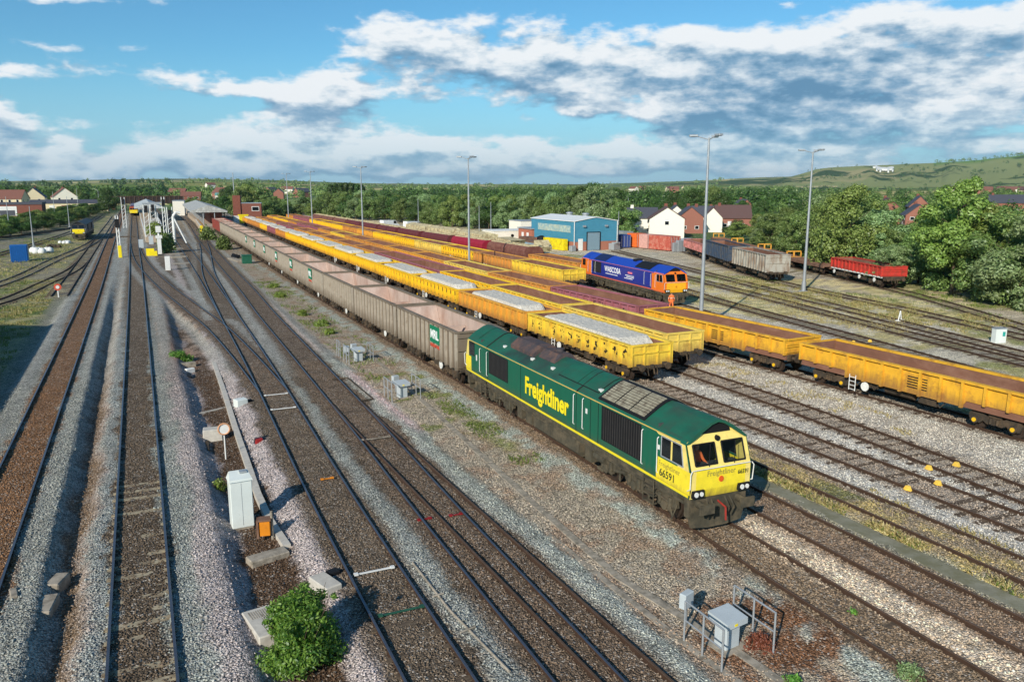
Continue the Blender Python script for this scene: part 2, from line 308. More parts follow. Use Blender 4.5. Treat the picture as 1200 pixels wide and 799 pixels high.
# ================================================================ ground sheet
PROF = [(-60, -.3), (-9, -.4), (-7.5, -.42), (-6.95, -.1), (-6.3, -.06), (-5.95, -.13), (-4.15, -.13), (-3.95, -.04), (-3.35, -.03), (-2.8, -.52), (-2.45, -.5),
        (-2.15, -.2), (-1.8, -.06), (-1.55, -.13), (.05, -.13), (.3, -.07), (.9, -.05), (1.5, -.02), (2.2, -.5), (3.4, -.45), (3.9, -.28), (4.5, -.13), (6.3, -.13), (6.6, -.06),
        (7.3, -.08), (7.7, -.13), (10.1, -.13), (10.4, -.03), (10.8, -.1), (11.4, -.24), (14, -.25), (14.7, -.18), (15.2, -.13), (60, -.16), (90, -.1)]
px_, ph_ = zip(*PROF)
CZ = [  # cross-section ground colours near the camera (x, rgb)
 (-60, (118, 116, 84)), (-9, (120, 118, 84)), (-7.6, (128, 128, 112)), (-7.2, (142, 142, 132)), (-6.0, (146, 146, 136)), (-5.85, (124, 92, 64)), (-4.25, (124, 92, 64)), (-4.1, (142, 144, 136)), (-2.95, (140, 142, 134)),
 (-2.75, (116, 98, 80)), (-2.5, (122, 102, 80)), (-2.15, (156, 144, 134)), (-2.0, (150, 150, 142)), (-1.6, (140, 146, 142)), (-1.45, (98, 84, 68)), (-.1, (98, 84, 68)), (.1, (140, 145, 138)), (.75, (146, 148, 140)), (1.0, (170, 160, 155)), (2.1, (160, 150, 147)),
 (2.35, (84, 66, 50)), (3.5, (88, 68, 50)), (3.75, (184, 172, 166)), (4.3, (180, 168, 164)), (4.6, (96, 84, 70)), (6.3, (96, 84, 70)), (6.45, (150, 152, 144)), (7.3, (142, 144, 136)), (7.6, (98, 84, 68)), (10.1, (98, 84, 68)),
 (10.25, (152, 154, 146)), (11.1, (148, 150, 140)), (11.4, (146, 134, 118)), (14.2, (140, 130, 114)), (14.5, (144, 150, 142)), (15.2, (140, 142, 132)), (15.4, (128, 108, 86)), (16.9, (128, 108, 86)), (17.1, (190, 172, 150)), (18.4, (186, 168, 146)),
 (18.6, (134, 114, 96)), (20.1, (130, 112, 92)), (20.4, (134, 130, 112)), (21.3, (128, 124, 104)), (21.6, (156, 140, 108)), (23.3, (150, 134, 112)), (23.6, (166, 160, 150)), (25.0, (164, 158, 148)), (25.2, (150, 138, 124)), (26.6, (150, 138, 124)),
 (26.8, (166, 160, 150)), (28.3, (166, 160, 150)), (28.8, (150, 140, 126)), (30.4, (150, 140, 126)), (30.8, (162, 154, 142)), (34, (166, 160, 148)), (36.5, (150, 138, 120)), (40, (168, 160, 146)), (47, (160, 150, 134)), (60, (168, 160, 142)), (72, (150, 134, 112)), (76, (116, 100, 76)), (84, (80, 84, 50)), (120, (84, 92, 50))]
cx_ = [c[0] for c in CZ]; cc_ = np.array([lin(c[1]) for c in CZ])
def gheight(x, y):
    near = np.interp(x, px_, ph_); far = np.full_like(x, -.16)
    w = sstep(70, 120, y); h = near * (1 - w) + far * w
    return h
def build_ground():
    xs = np.concatenate([-np.geomspace(5200, 42, 26), np.arange(-40, -8.2, .8), np.arange(-8, 30, .16), np.arange(30, 60, .4), np.arange(60, 110, 1.), np.geomspace(111, 6500, 34)])
    ys = np.concatenate([-np.geomspace(400, 2, 10), np.arange(0, 8, 1.), np.arange(8, 60, .2), np.arange(60, 130, .45), np.arange(130, 260, 1.6), np.arange(262, 520, 6), np.geomspace(530, 7800, 26)])
    nx, ny = len(xs), len(ys); X, Y = np.meshgrid(xs, ys)
    warp = (fbm(X * .9, Y * .5) - .5) * .55 + (fbm(X * 3, Y * 3, 2) - .5) * .18
    Xw = X + warp * sstep(-60, -1, -np.abs(X)) * 1.0 + np.where(np.abs(X) < 30, warp, 0) * .9
    C = np.stack([np.interp(Xw, cx_, cc_[:, i]) for i in range(3)], -1)
    H = gheight(X + warp * .35, Y)
    n1 = fbm(X * .35 + 5, Y * .35); n2 = fbm(X * 1.3 + 50, Y * 1.3 + 9); n3 = fbm(X * .08 + 3, Y * .08 + 8)
    def blend(C, rgb, w): return C * (1 - w[..., None]) + np.array(lin(rgb)) * w[..., None]
    # beyond the pointwork the cess is dull brown-grey stone
    w = sstep(60, 110, Y) * (X > -3) * (X < 15) * .35
    C = blend(C, (134, 122, 104), w * sstep(.35, .6, n1 * .6 + n2 * .4 + .1))
    w = sstep(120, 170, Y) * (X > -3) * (X < 26); C = blend(C, (128, 116, 98), w)
    # triangle between A and the crossover: dark soil, pink and pale spoil heaps
    w = (X > .6) * (X < 8) * sstep(54, 62, Y) * (1 - sstep(84, 96, Y)); C = blend(C, (150, 130, 112), w * sstep(.42, .55, n2))
    w = np.exp(-((X - 1.2) / .6) ** 2 - ((Y - 62) / 14.) ** 2); C = blend(C, (92, 66, 46), w * .9)
    w = np.exp(-((X - 1.9) / .8) ** 2 - ((Y - 57) / 3.) ** 2); C = blend(C, (186, 142, 118), w)
    w = np.exp(-((X - 7.7) / .45) ** 2 - ((Y - 83) / 10.) ** 2) * (n2 > .35); C = blend(C, (206, 186, 178), w * .8)
    # pink spoil strip east of line D
    w = np.exp(-((X - 11.0 + (Y - 40) * .01) / .32) ** 2) * sstep(33, 36, Y) * (1 - sstep(46, 49, Y)); C = blend(C, (206, 178, 172), w)
    w = np.exp(-((X - 10.6) / .5) ** 2) * sstep(52, 56, Y) * (1 - sstep(100, 110, Y)); C = blend(C, (192, 172, 160), w * .8)
    # weedy cess between D and E
    w = (X > 11.2) * (X < 15.4) * (Y < 230); C = blend(C, (120, 98, 80), w * sstep(.5, .62, n2) * .7)
    w = (X > 11.5) * (X < 14.8) * sstep(24, 28, Y) * (1 - sstep(140, 170, Y)); C = blend(C, (98, 104, 56), w * sstep(.60, .70, n1 * .5 + n2 * .5) * .9)
    w = np.exp(-((X - 14.0) / .5) ** 2) * sstep(29, 31, Y) * (1 - sstep(36, 40, Y)); C = blend(C, (104, 112, 64), w * sstep(.46, .60, n2) * .8)
    # near right: reddish brown soil, dry grass beside the concrete path
    w = (X > 12) * (X < 15.3) * (Y < 16); C = blend(C, (98, 70, 50), w * sstep(.46, .6, n1 * .4 + n2 * .6))
    w = (X > 15.3) * (X < 20.4) * (Y < 60); C = blend(C, (92, 80, 62), w * sstep(.55, .66, n2) * .55)
    w = (X > 21.2) * (X < 23.2) * (Y < 60); C = blend(C, (170, 152, 98), w * sstep(.46, .58, n2)); C = blend(C, (110, 116, 62), w * sstep(.6, .68, n1))
    # yard: dry grass, green and pale dust
    w = (X > 36) * (X < 84) * sstep(12, 22, Y + 0 * X)
    C = blend(C, (164, 150, 104), w * sstep(.48, .62, n1)); C = blend(C, (104, 112, 62), w * sstep(.58, .70, n3 * .6 + n1 * .4) * .7); C = blend(C, (178, 168, 148), w * sstep(.46, .58, n2 * .6 + (1 - n1) * .4) * .8)
    dR = np.hypot(X - 62, Y - 62) < 16; C = blend(C, (186, 172, 120), dR * sstep(.45, .55, n2) * .8)
    w = (X > 64) * (X < 86) * (Y > 96) * (Y < 150); C = blend(C, (178, 168, 148), w * .7)
    # dark oily soil around the sidings' wagons
    w = (X > 17.6) * (X < 25) * sstep(44, 60, Y); C = blend(C, (92, 80, 66), w * (.5 + .4 * n1))
    w = (X > 24.5) * (X < 44) * sstep(50, 70, Y); C = blend(C, (104, 90, 76), w * .55)
    # left: grass with bare strips, lush further away
    w = (X < -8.2) * (X > -60) * (Y > 55); C = blend(C, (150, 142, 92), w * sstep(.42, .56, n2 * .5 + n1 * .5)); C = blend(C, (84, 100, 46), w * sstep(.52, .62, n1))
    C = blend(C, (130, 122, 104), w * sstep(.55, .65, vnoise(X * .6 + Y * .22, Y * .03)) * .8)
    w = (X < -8.2) * (Y <= 75); C = blend(C, (82, 88, 50), w * sstep(.35, .6, n1))
    w = (X < -16) * (Y > 150) * (X > -60) * (Y < 400); C = blend(C, (112, 108, 92), w * .5)
    # far land: fields and meadow
    far = sstep(330, 420, Y) + sstep(90, 110, X) + sstep(60, 90, -X); far = np.clip(far, 0, 1)
    cell = vnoise(np.floor(X / 130 + .6 * np.floor(Y / 170)) * 3.7, np.floor(Y / 170) * 5.3)
    fc = np.where(cell[..., None] > .62, np.array(lin((190, 178, 118))), np.where(cell[..., None] > .4, np.array(lin((116, 138, 66))), np.array(lin((84, 108, 52)))))
    C = C * (1 - far[..., None]) + fc * far[..., None]
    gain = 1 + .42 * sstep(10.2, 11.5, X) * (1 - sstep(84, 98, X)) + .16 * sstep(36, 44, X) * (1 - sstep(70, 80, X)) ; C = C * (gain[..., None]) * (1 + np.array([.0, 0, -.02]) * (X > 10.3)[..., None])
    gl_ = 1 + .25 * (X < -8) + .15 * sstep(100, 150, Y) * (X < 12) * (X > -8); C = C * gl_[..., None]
    # each track bed
    for k, d in TR.items():
        a = d['a']
        if a[:, 1].max() < 0: continue
        tx_ = np.interp(Y, a[:, 1], a[:, 0]); sl = np.gradient(a[:, 0], a[:, 1] + np.arange(len(a)) * 1e-6)
        cs = 1 / np.sqrt(1 + np.interp(Y, a[:, 1], sl) ** 2)
        dist = np.abs(X - tx_) * cs; ins = (Y > a[:, 1].min() - 1) & (Y < a[:, 1].max() + 1)
        wb = (1 - sstep(1.1, 1.75, dist)) * ins; H = H * (1 - wb) + (-.125) * wb
        wc = (1 - sstep(.95, 1.3, dist + warp * .8)) * ins
        if k in 'AB': wc = wc * sstep(60, 90, Y)
        if k in ('A', 'B', 'C', 'D', 'X', 'CD'): ring = sstep(1.25, 1.45, dist + warp * .4) * (1 - sstep(1.9, 2.3, dist + warp * .6)) * ins * sstep(45, 60, Y) * (1 - sstep(260, 320, Y)); C = blend(C, (158, 157, 148), ring * .75)
        C = blend(C, d['bed'], wc * (.9 if k in ('A', 'B', 'C', 'D', 'X', 'CD', 'DD') else .5))
        if k in ('M', 'N', 'O', 'T', 'P', 'R', 'L1', 'L2', 'L3'): C = blend(C, (170, 156, 118) if k not in ('M', 'N') else (130, 122, 92), wc * sstep(.5, .62, n2) * .8)
    # random tone variation over the ground, then small unevenness in height
    C = C * (1 + (n2[..., None] - .5) * .5) * (1 + (fbm(X * 4, Y * 4, 2)[..., None] - .5) * .3)
    H = H + (fbm(X * 3.1, Y * 3.1, 3) - .5) * .05 * (X > -60) * (X < 90) * (Y < 200)
    H = np.where((X < -16) | (X > 96) | (Y > 420), H - .1, H)
    v = np.stack([X, Y, H], -1).reshape(-1, 3)
    i = np.arange(nx * ny).reshape(ny, nx); f = np.stack([i[:-1, :-1], i[:-1, 1:], i[1:, 1:], i[1:, :-1]], -1).reshape(-1, 4)
    me = bpy.data.meshes.new('ground'); me.vertices.add(len(v)); me.vertices.foreach_set('co', v.ravel())
    me.loops.add(f.size); me.loops.foreach_set('vertex_index', f.ravel()); me.polygons.add(len(f)); me.polygons.foreach_set('loop_start', np.arange(0, f.size, 4)); me.polygons.foreach_set('loop_total', np.full(len(f), 4))
    me.update(); at = me.color_attributes.new('Col', 'FLOAT_COLOR', 'POINT')
    at.data.foreach_set('color', np.concatenate([np.clip(C, 0, 1).reshape(-1, 3), np.ones((len(v), 1))], 1).ravel())
    me.polygons.foreach_set('use_smooth', np.ones(len(f), bool))
    m = bpy.data.materials.new('ground_stone'); m.use_nodes = True; nt = m.node_tree; N = nt.nodes; L = nt.links; b = N['Principled BSDF']
    b.inputs['Roughness'].default_value = .9; b.inputs['Specular IOR Level'].default_value = .15
    ca = N.new('ShaderNodeVertexColor'); ca.layer_name = 'Col'; tc = N.new('ShaderNodeTexCoord')
    vo = N.new('ShaderNodeTexVoronoi'); vo.inputs['Scale'].default_value = 20; L.new(tc.outputs['Object'], vo.inputs['Vector'])
    vs = N.new('ShaderNodeSeparateColor'); L.new(vo.outputs['Color'], vs.inputs[0])
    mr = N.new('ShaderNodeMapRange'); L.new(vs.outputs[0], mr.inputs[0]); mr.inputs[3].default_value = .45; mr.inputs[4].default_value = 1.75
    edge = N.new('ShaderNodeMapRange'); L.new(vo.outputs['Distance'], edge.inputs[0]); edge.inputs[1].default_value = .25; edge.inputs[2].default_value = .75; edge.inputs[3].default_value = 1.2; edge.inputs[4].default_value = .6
    # a few pale or rusty stones
    pr = N.new('ShaderNodeMapRange'); L.new(vs.outputs[1], pr.inputs[0]); pr.inputs[1].default_value = .86; pr.inputs[2].default_value = .96; pr.inputs[3].default_value = 0; pr.inputs[4].default_value = .6
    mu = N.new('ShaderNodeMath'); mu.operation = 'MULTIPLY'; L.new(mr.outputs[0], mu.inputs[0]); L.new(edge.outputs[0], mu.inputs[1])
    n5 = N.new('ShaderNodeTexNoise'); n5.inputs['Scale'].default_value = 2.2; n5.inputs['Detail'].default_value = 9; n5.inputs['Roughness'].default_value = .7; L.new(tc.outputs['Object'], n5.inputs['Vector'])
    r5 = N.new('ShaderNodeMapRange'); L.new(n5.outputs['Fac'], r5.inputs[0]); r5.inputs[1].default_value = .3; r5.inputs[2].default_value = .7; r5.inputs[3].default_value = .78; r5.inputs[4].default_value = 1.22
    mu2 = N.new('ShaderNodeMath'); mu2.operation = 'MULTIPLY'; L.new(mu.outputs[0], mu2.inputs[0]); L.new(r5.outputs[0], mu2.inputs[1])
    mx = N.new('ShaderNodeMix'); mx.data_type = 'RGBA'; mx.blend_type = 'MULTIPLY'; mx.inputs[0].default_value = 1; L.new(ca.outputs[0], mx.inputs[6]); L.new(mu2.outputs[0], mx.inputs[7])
    m2 = N.new('ShaderNodeMix'); m2.data_type = 'RGBA'; L.new(pr.outputs[0], m2.inputs[0]); L.new(mx.outputs[2], m2.inputs[6]); m2.inputs[7].default_value = lin4((214, 204, 190))
    L.new(m2.outputs[2], b.inputs['Base Color'])
    bp = N.new('ShaderNodeBump'); bp.inputs['Strength'].default_value = .9; bp.inputs['Distance'].default_value = .05; bp.invert = True
    L.new(vo.outputs['Distance'], bp.inputs['Height']); L.new(bp.outputs[0], b.inputs['Normal'])
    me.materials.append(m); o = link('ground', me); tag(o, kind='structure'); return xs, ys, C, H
gxs, gys, gC, gH = build_ground()
def loose_stones(n):
    """loose ballast stones lying on the near ground, each taking the colour of the stone it lies on"""
    rng = np.random.RandomState(12); Y = 7 + 44 * rng.rand(n * 2) ** 1.35; X = rng.uniform(-8, 36, n * 2)
    a = np.arctan2(X, Y) - HEAD; k = (np.abs(a) < R(35)) & ~((X > 20.45) & (X < 21.2)); X, Y = X[k][:n], Y[k][:n]; n = len(X)
    i = np.clip(np.searchsorted(gxs, X), 0, len(gxs) - 1); j = np.clip(np.searchsorted(gys, Y), 0, len(gys) - 1); Z = gH[j, i]; col = gC[j, i] * rng.uniform(.7, 1.7, (n, 1))
    d = np.array([(1, 0, 0), (0, 1, 0), (-1, 0, 0), (0, -1, 0), (0, 0, 1), (0, 0, -1)], float); f = np.array([(0, 1, 4), (1, 2, 4), (2, 3, 4), (3, 0, 4), (1, 0, 5), (2, 1, 5), (3, 2, 5), (0, 3, 5)])
    v = d[None] * rng.uniform(.55, 1.25, (n, 6, 1)) + rng.normal(0, .16, (n, 6, 3)); s = rng.uniform(.022, .048, (n, 1, 1)); v = v * s * np.array([1, 1, .72]); t = rng.uniform(0, 6.28, n); c_, s_ = np.cos(t)[:, None], np.sin(t)[:, None]
    v = np.stack([v[..., 0] * c_ - v[..., 1] * s_ + X[:, None], v[..., 0] * s_ + v[..., 1] * c_ + Y[:, None], v[..., 2] + Z[:, None] + .012], -1).reshape(-1, 3)
    F_ = (f[None] + 6 * np.arange(n)[:, None, None]).reshape(-1, 3); me = bpy.data.meshes.new('loose_ballast'); me.vertices.add(len(v)); me.vertices.foreach_set('co', v.ravel()); me.loops.add(F_.size); me.loops.foreach_set('vertex_index', F_.ravel())
    me.polygons.add(len(F_)); me.polygons.foreach_set('loop_start', np.arange(0, F_.size, 3)); me.polygons.foreach_set('loop_total', np.full(len(F_), 3)); me.update(); at = me.color_attributes.new('Col', 'FLOAT_COLOR', 'POINT')
    at.data.foreach_set('color', np.concatenate([np.clip(np.repeat(col, 6, 0), 0, .8), np.ones((len(v), 1))], 1).ravel())
    m = bpy.data.materials.new('stone_chip'); m.use_nodes = True; N = m.node_tree.nodes; ca = N.new('ShaderNodeVertexColor'); ca.layer_name = 'Col'; m.node_tree.links.new(ca.outputs[0], N['Principled BSDF'].inputs['Base Color']); N['Principled BSDF'].inputs['Roughness'].default_value = .85
    me.materials.append(m); tag(link('loose_ballast', me), 'loose ballast stones scattered over the near trackbeds', 'ballast', kind='stuff')
loose_stones(110000)

# ================================================================ common materials
M = dict(
 rust=mat('rust_brown', (112, 82, 66), .9, var=.35, scale=2, c2=(128, 100, 82), bump=.3),
 rust2=mat('rusty_floor', (108, 74, 58), .95, var=.3, scale=1.3, c2=(132, 98, 78), bump=.2, stretch=(1, .4, 1)),
 under=mat('grimy_underframe', (62, 55, 46), .9, var=.4, scale=3, c2=(92, 76, 58), bump=.3),
 under66=mat('grimy_loco_bogie', (70, 66, 54), .9, var=.4, scale=3, c2=(98, 88, 70), bump=.3),
 blackgap=mat('black_metal', (24, 24, 26), .7, var=.3),
 wheel=mat('wheel_steel', (74, 62, 54), .6, .5, var=.3),
 white=mat('white_paint', (222, 222, 216), .6, var=.1, c2=(170, 166, 156), thr=(.6, .8)),
 greyw=mat('galvanised', (168, 172, 174), .45, .4, var=.15),
 glass=mat('dark_glass', (20, 26, 30), .08, var=.05, spec=.8),
 conc=mat('weathered_concrete', (162, 152, 136), .95, var=.25, scale=5, bump=.3, c2=(120, 112, 98)),
 conc2=mat('pale_concrete', (190, 184, 172), .95, var=.2, scale=5, bump=.3),
 brick=mat('red_brick', (128, 80, 66), .9, var=.25, scale=8, c2=(120, 74, 60)),
 cabgrey=mat('cabinet_grey', (180, 188, 190), .5, var=.08, c2=(140, 150, 152), thr=(.6, .75)),
 cabwhite=mat('cabinet_white', (214, 220, 214), .5, var=.06, scale=2, c2=(150, 160, 160), thr=(.64, .7)),
 orange=mat('orange_paint', (216, 132, 30), .5, var=.12, c2=(150, 92, 40), thr=(.6, .75)),
 yellow=mat('yellow_paint', (238, 214, 30), .5, var=.08),
 rail=mat('rail_side_rust', (70, 52, 40), .8, .1, var=.25),
 railtop=mat('rail_head_steel', (112, 112, 118), .36, .75, var=.15),
 railtop2=mat('rail_head_dull', (112, 88, 70), .6, .5, var=.2),
 wood=mat('sleeper_timber', (84, 72, 60), .95, var=.35, scale=4, stretch=(1, 4, 4), c2=(112, 98, 80)),
 woodpale=mat('sleeper_dry_timber', (100, 84, 68), .95, var=.35, scale=4, c2=(70, 58, 46)),
 csl=mat('sleeper_concrete', (166, 154, 128), .95, var=.25, scale=5, bump=.2, c2=(126, 110, 88)),
)
# ================================================================ track: rails and sleepers
TL = {'A': 'running line of concrete sleepers straight below the viewpoint, second line from the left edge', 'B': 'running line bedded in orange-brown ballast between two grey ridges',
 'C': 'dark line passing the white trackside cabinet, with points in front of the green bush', 'X': 'curving connection from the long straight line to the line by the white cabinet',
 'CD': 'short crossover between the two main lines short of the station', 'D': 'main line left of the grey cabinets on the open cess', 'DD': 'diverging rail pair laid inside the main line in the foreground',
 'E': 'siding that carries the green locomotive and the grey box wagons', 'F': 'empty siding beside the narrow concrete path', 'G': 'empty siding overgrown with dry grass right of the concrete path',
 'H': 'siding carrying the wagons heaped with pale stone', 'I': 'siding carrying the second row of yellow wagons', 'J': 'siding under the long row of orange and pink wagons',
 'K': 'siding ending with the clean yellow wagon left of the blue locomotive', 'T': 'siding under the blue and orange locomotive', 'U': 'siding under the cream hopper wagons',
 'M': 'empty dark siding nearest the long yellow wagons on the right', 'N': 'empty siding in the middle of the right hand fan of sidings', 'O': 'empty siding at the outer edge of the fan, in front of the second tall lamp',
 'P': 'siding under the grey, blue and pink box wagons', 'R': 'siding along the trees under the red wagon', 'L1': 'siding curving left past the blue container', 'L2': 'stub siding ending at the round red stop sign',
 'L3': 'siding curving left behind the round red stop sign', 'L4': 'line curving left beneath the lamp beside the dark trees', 'L5': 'outermost line along the foot of the dark trees'}
def offs(c, k):
    out = []
    for i, p in enumerate(c):
        t = (c[min(i + 1, len(c) - 1)] - c[max(i - 1, 0)]).normalized(); out.append((p.x + t.y * k, p.y - t.x * k))
    return out
RSEC = [(-.065, -.15), (.065, -.15), (.065, -.135), (.012, -.12), (.012, -.045), (.036, -.035), (.036, -.006), (.028, 0), (-.028, 0), (-.036, -.006), (-.036, -.035), (-.012, -.045), (-.012, -.12), (-.065, -.135)]
_ri = random.Random(5)
for k, d in TR.items():
    root = thing('railway_track', TL[k], 'railway track', (d['c'][0].x, d['c'][0].y, 0)); ox, oy = d['c'][0]
    bright = k in ('A', 'B', 'C', 'X', 'D', 'CD', 'L1', 'L4')
    for sgn in (-1, 1):
        line = offs(d['c'], .735 * sgn); mb = MB(); n = len(RSEC); vs = []
        for i, (x, y) in enumerate(line):
            a = line[min(i + 1, len(line) - 1)]; b = line[max(i - 1, 0)]; t = Vector((a[0] - b[0], a[1] - b[1])).normalized()
            for u, z in RSEC: vs.append((x - ox + t.y * u, y - oy - t.x * u, z + (.0004 if k in ('X', 'CD', 'DD') else 0) + .0004 * sgn))
        for j in range(n):
            mi = 1 if j in (6, 7, 8) else 0
            mb.add([], [], 0)
            mb.f += [(i * n + j, i * n + (j + 1) % n, (i + 1) * n + (j + 1) % n, (i + 1) * n + j) for i in range(len(line) - 1)]; mb.m += [mi] * (len(line) - 1); mb.sm += [False] * (len(line) - 1)
        mb.v = vs
        mb.build('rail', [M['rail'], M['railtop'] if bright else M['railtop2']], root)
    if d['sl']:
        conc = d['sl'] == 'c'
        hw, hl = (.13, .9) if conc else ((.125, 1.02) if k in ('C', 'X', 'CD', 'D') else (.125, 1.28))
        b = MB().box(-hl, hl, -hw, hw, -.32, -.118 if conc else -.112)
        if conc: b.box(-.85, -.62, -.08, .08, -.118, -.09); b.box(.62, .85, -.08, .08, -.118, -.09)
        else: b.box(-.86, -.6, -.1, .1, -.112, -.09); b.box(.6, .86, -.1, .1, -.112, -.09)
        me = b.mesh('sleeper', M['csl'] if conc else (M['woodpale'] if k in 'HIJG' else M['wood']))
        c = d['c']; s = [0]
        for p, q in zip(c, c[1:]): s.append(s[-1] + (q - p).length)
        step = .72; tot = int(s[-1] / step); pts = []
        X_ = [p.x for p in c]; Y_ = [p.y for p in c]
        for i in range(tot):
            u = i * step; x = np.interp(u, s, X_); y = np.interp(u, s, Y_); x2 = np.interp(u + .5, s, X_); y2 = np.interp(u + .5, s, Y_)
            pts.append((x, y, -math.atan2(x2 - x, y2 - y)))
        # only where the photograph could show them, nearest first
        def vis(p):
            a = math.atan2(p[0], p[1]) - HEAD; return abs(a) < R(36) and math.hypot(p[0], p[1]) > 10 and math.hypot(p[0], p[1]) < 190
        pts = [p for p in pts if vis(p) and not (k == 'E' and 21 < p[1]) and not (k == 'A' and p[1] > 70)]
        pts.sort(key=lambda p: math.hypot(p[0], p[1]))
        for x, y, rz in pts[:100]:
            link('sleeper', me, root, (x - ox, y - oy, (_ri.uniform(-.018, .004) if not conc else _ri.uniform(-.02, .002) - (.022 if y > 33 else 0)) - (.016 if k in ('C', 'D', 'X', 'CD') else .02 if k == 'E' else 0)), rz + _ri.uniform(-.012, .012))
        rest = MB()
        for x, y, rz in pts[100:]:
            m_ = Matrix.Translation((x - ox, y - oy, 0)) @ Matrix.Rotation(rz, 4, 'Z')
            v = [(m_ @ Vector(q)) for q in [(-1.28, -.12, -.3), (1.28, -.12, -.3), (1.28, .12, -.3), (-1.28, .12, -.3), (-1.28, -.12, -.113), (1.28, -.12, -.113), (1.28, .12, -.113), (-1.28, .12, -.113)]]
            rest.add(v, [(4, 5, 6, 7), (0, 1, 5, 4), (1, 2, 6, 5), (2, 3, 7, 6), (3, 0, 4, 7)])
        if rest.v: tag(rest.build('sleeper', M['wood'], root), kind='stuff')

# ================================================================ rolling stock
_c = {}
def cached(key, fn):
    if key not in _c: _c[key] = fn()
    return _c[key]
def wheelset_mesh(r=.42):
    def f():
        b = MB()
        for s in (-1, 1):
            b.tube((s * .70, 0, r), (s * .80, 0, r), r, n=18); b.tube((s * .68, 0, r), (s * .70, 0, r), r + .03, n=18)
        b.tube((-.7, 0, r), (.7, 0, r), .08); return b.mesh('wheelset', M['wheel'])
    return cached(('ws', r), f)
def bogie_mesh(capm):
    def f():
        b = MB()
        for s in (-1, 1):
            x0, x1 = (s * .92, s * 1.06) if s > 0 else (s * 1.06, s * .92)
            b.prism([(-1.25, .62), (-1.15, .78), (-.55, .78), (-.4, .68), (.4, .68), (.55, .78), (1.15, .78), (1.25, .62), (1.15, .3), (.7, .3), (.55, .45), (.35, .34), (-.35, .34), (-.55, .45), (-.7, .3), (-1.15, .3)], 'x', x0, x1)
            for y in (-.9, .9):
                b.tube((s * 1.05, y, .42), (s * 1.16, y, .42), .17, n=12); b.tube((s * 1.16, y, .42), (s * 1.2, y, .42), .1, n=10, mi=1)
            for y in (-.16, .16): b.tube((s * 1.1, y, .4), (s * 1.1, y, .66), .07, n=8)
            b.box(x0, x1, -.3, .3, .66, .86)
        b.box(-.95, .95, -.22, .22, .5, .74); return b.mesh('bogie', [M['under'], capm])
    return cached(('bg', capm.name), f)
def buffer_mesh():
    def f():
        b = MB().tube((0, 0, 0), (0, .32, 0), .1, n=10).tube((0, .32, 0), (0, .38, 0), .2, n=14).box(-.16, .16, -.03, 0, -.16, .16); return b.mesh('buffer', M['under'])
    return cached('bf', f)
def coupling_mesh():
    def f():
        b = MB().path([(0, 0, 0), (0, .2, -.08), (0, .3, -.4)], .045).path([(.3, 0, .05), (.32, .12, -.25), (.28, .16, -.5)], .03).path([(-.3, 0, .05), (-.32, .12, -.25), (-.28, .16, -.5)], .03).box(-.1, .1, -.02, .1, -.14, .1); return b.mesh('coupling', M['under'])
    return cached('cp', f)
def ladder_mesh():
    def f():
        b = MB()
        for y in (-.2, .2): b.tube((0, y, .25), (0, y, 1.1), .022)
        for z in (.3, .52, .74, .96): b.tube((0, -.2, z), (0, .2, z), .02)
        return b.mesh('ladder', M['white'])
    return cached('ld', f)
def disc_mesh():
    return cached('dc', lambda: MB().tube((0, 0, 0), (-.05, 0, 0), .24, n=20).tube((-.05, 0, 0), (-.08, 0, 0), .06, n=8).tube((0, 0, 0), (.1, 0, .1), .02).mesh('handwheel', M['white']))
slotm = mat('slot_mark_black', (40, 34, 28), .9, var=.2)  # dark colour of the wagons' slots, blotches and vent strips
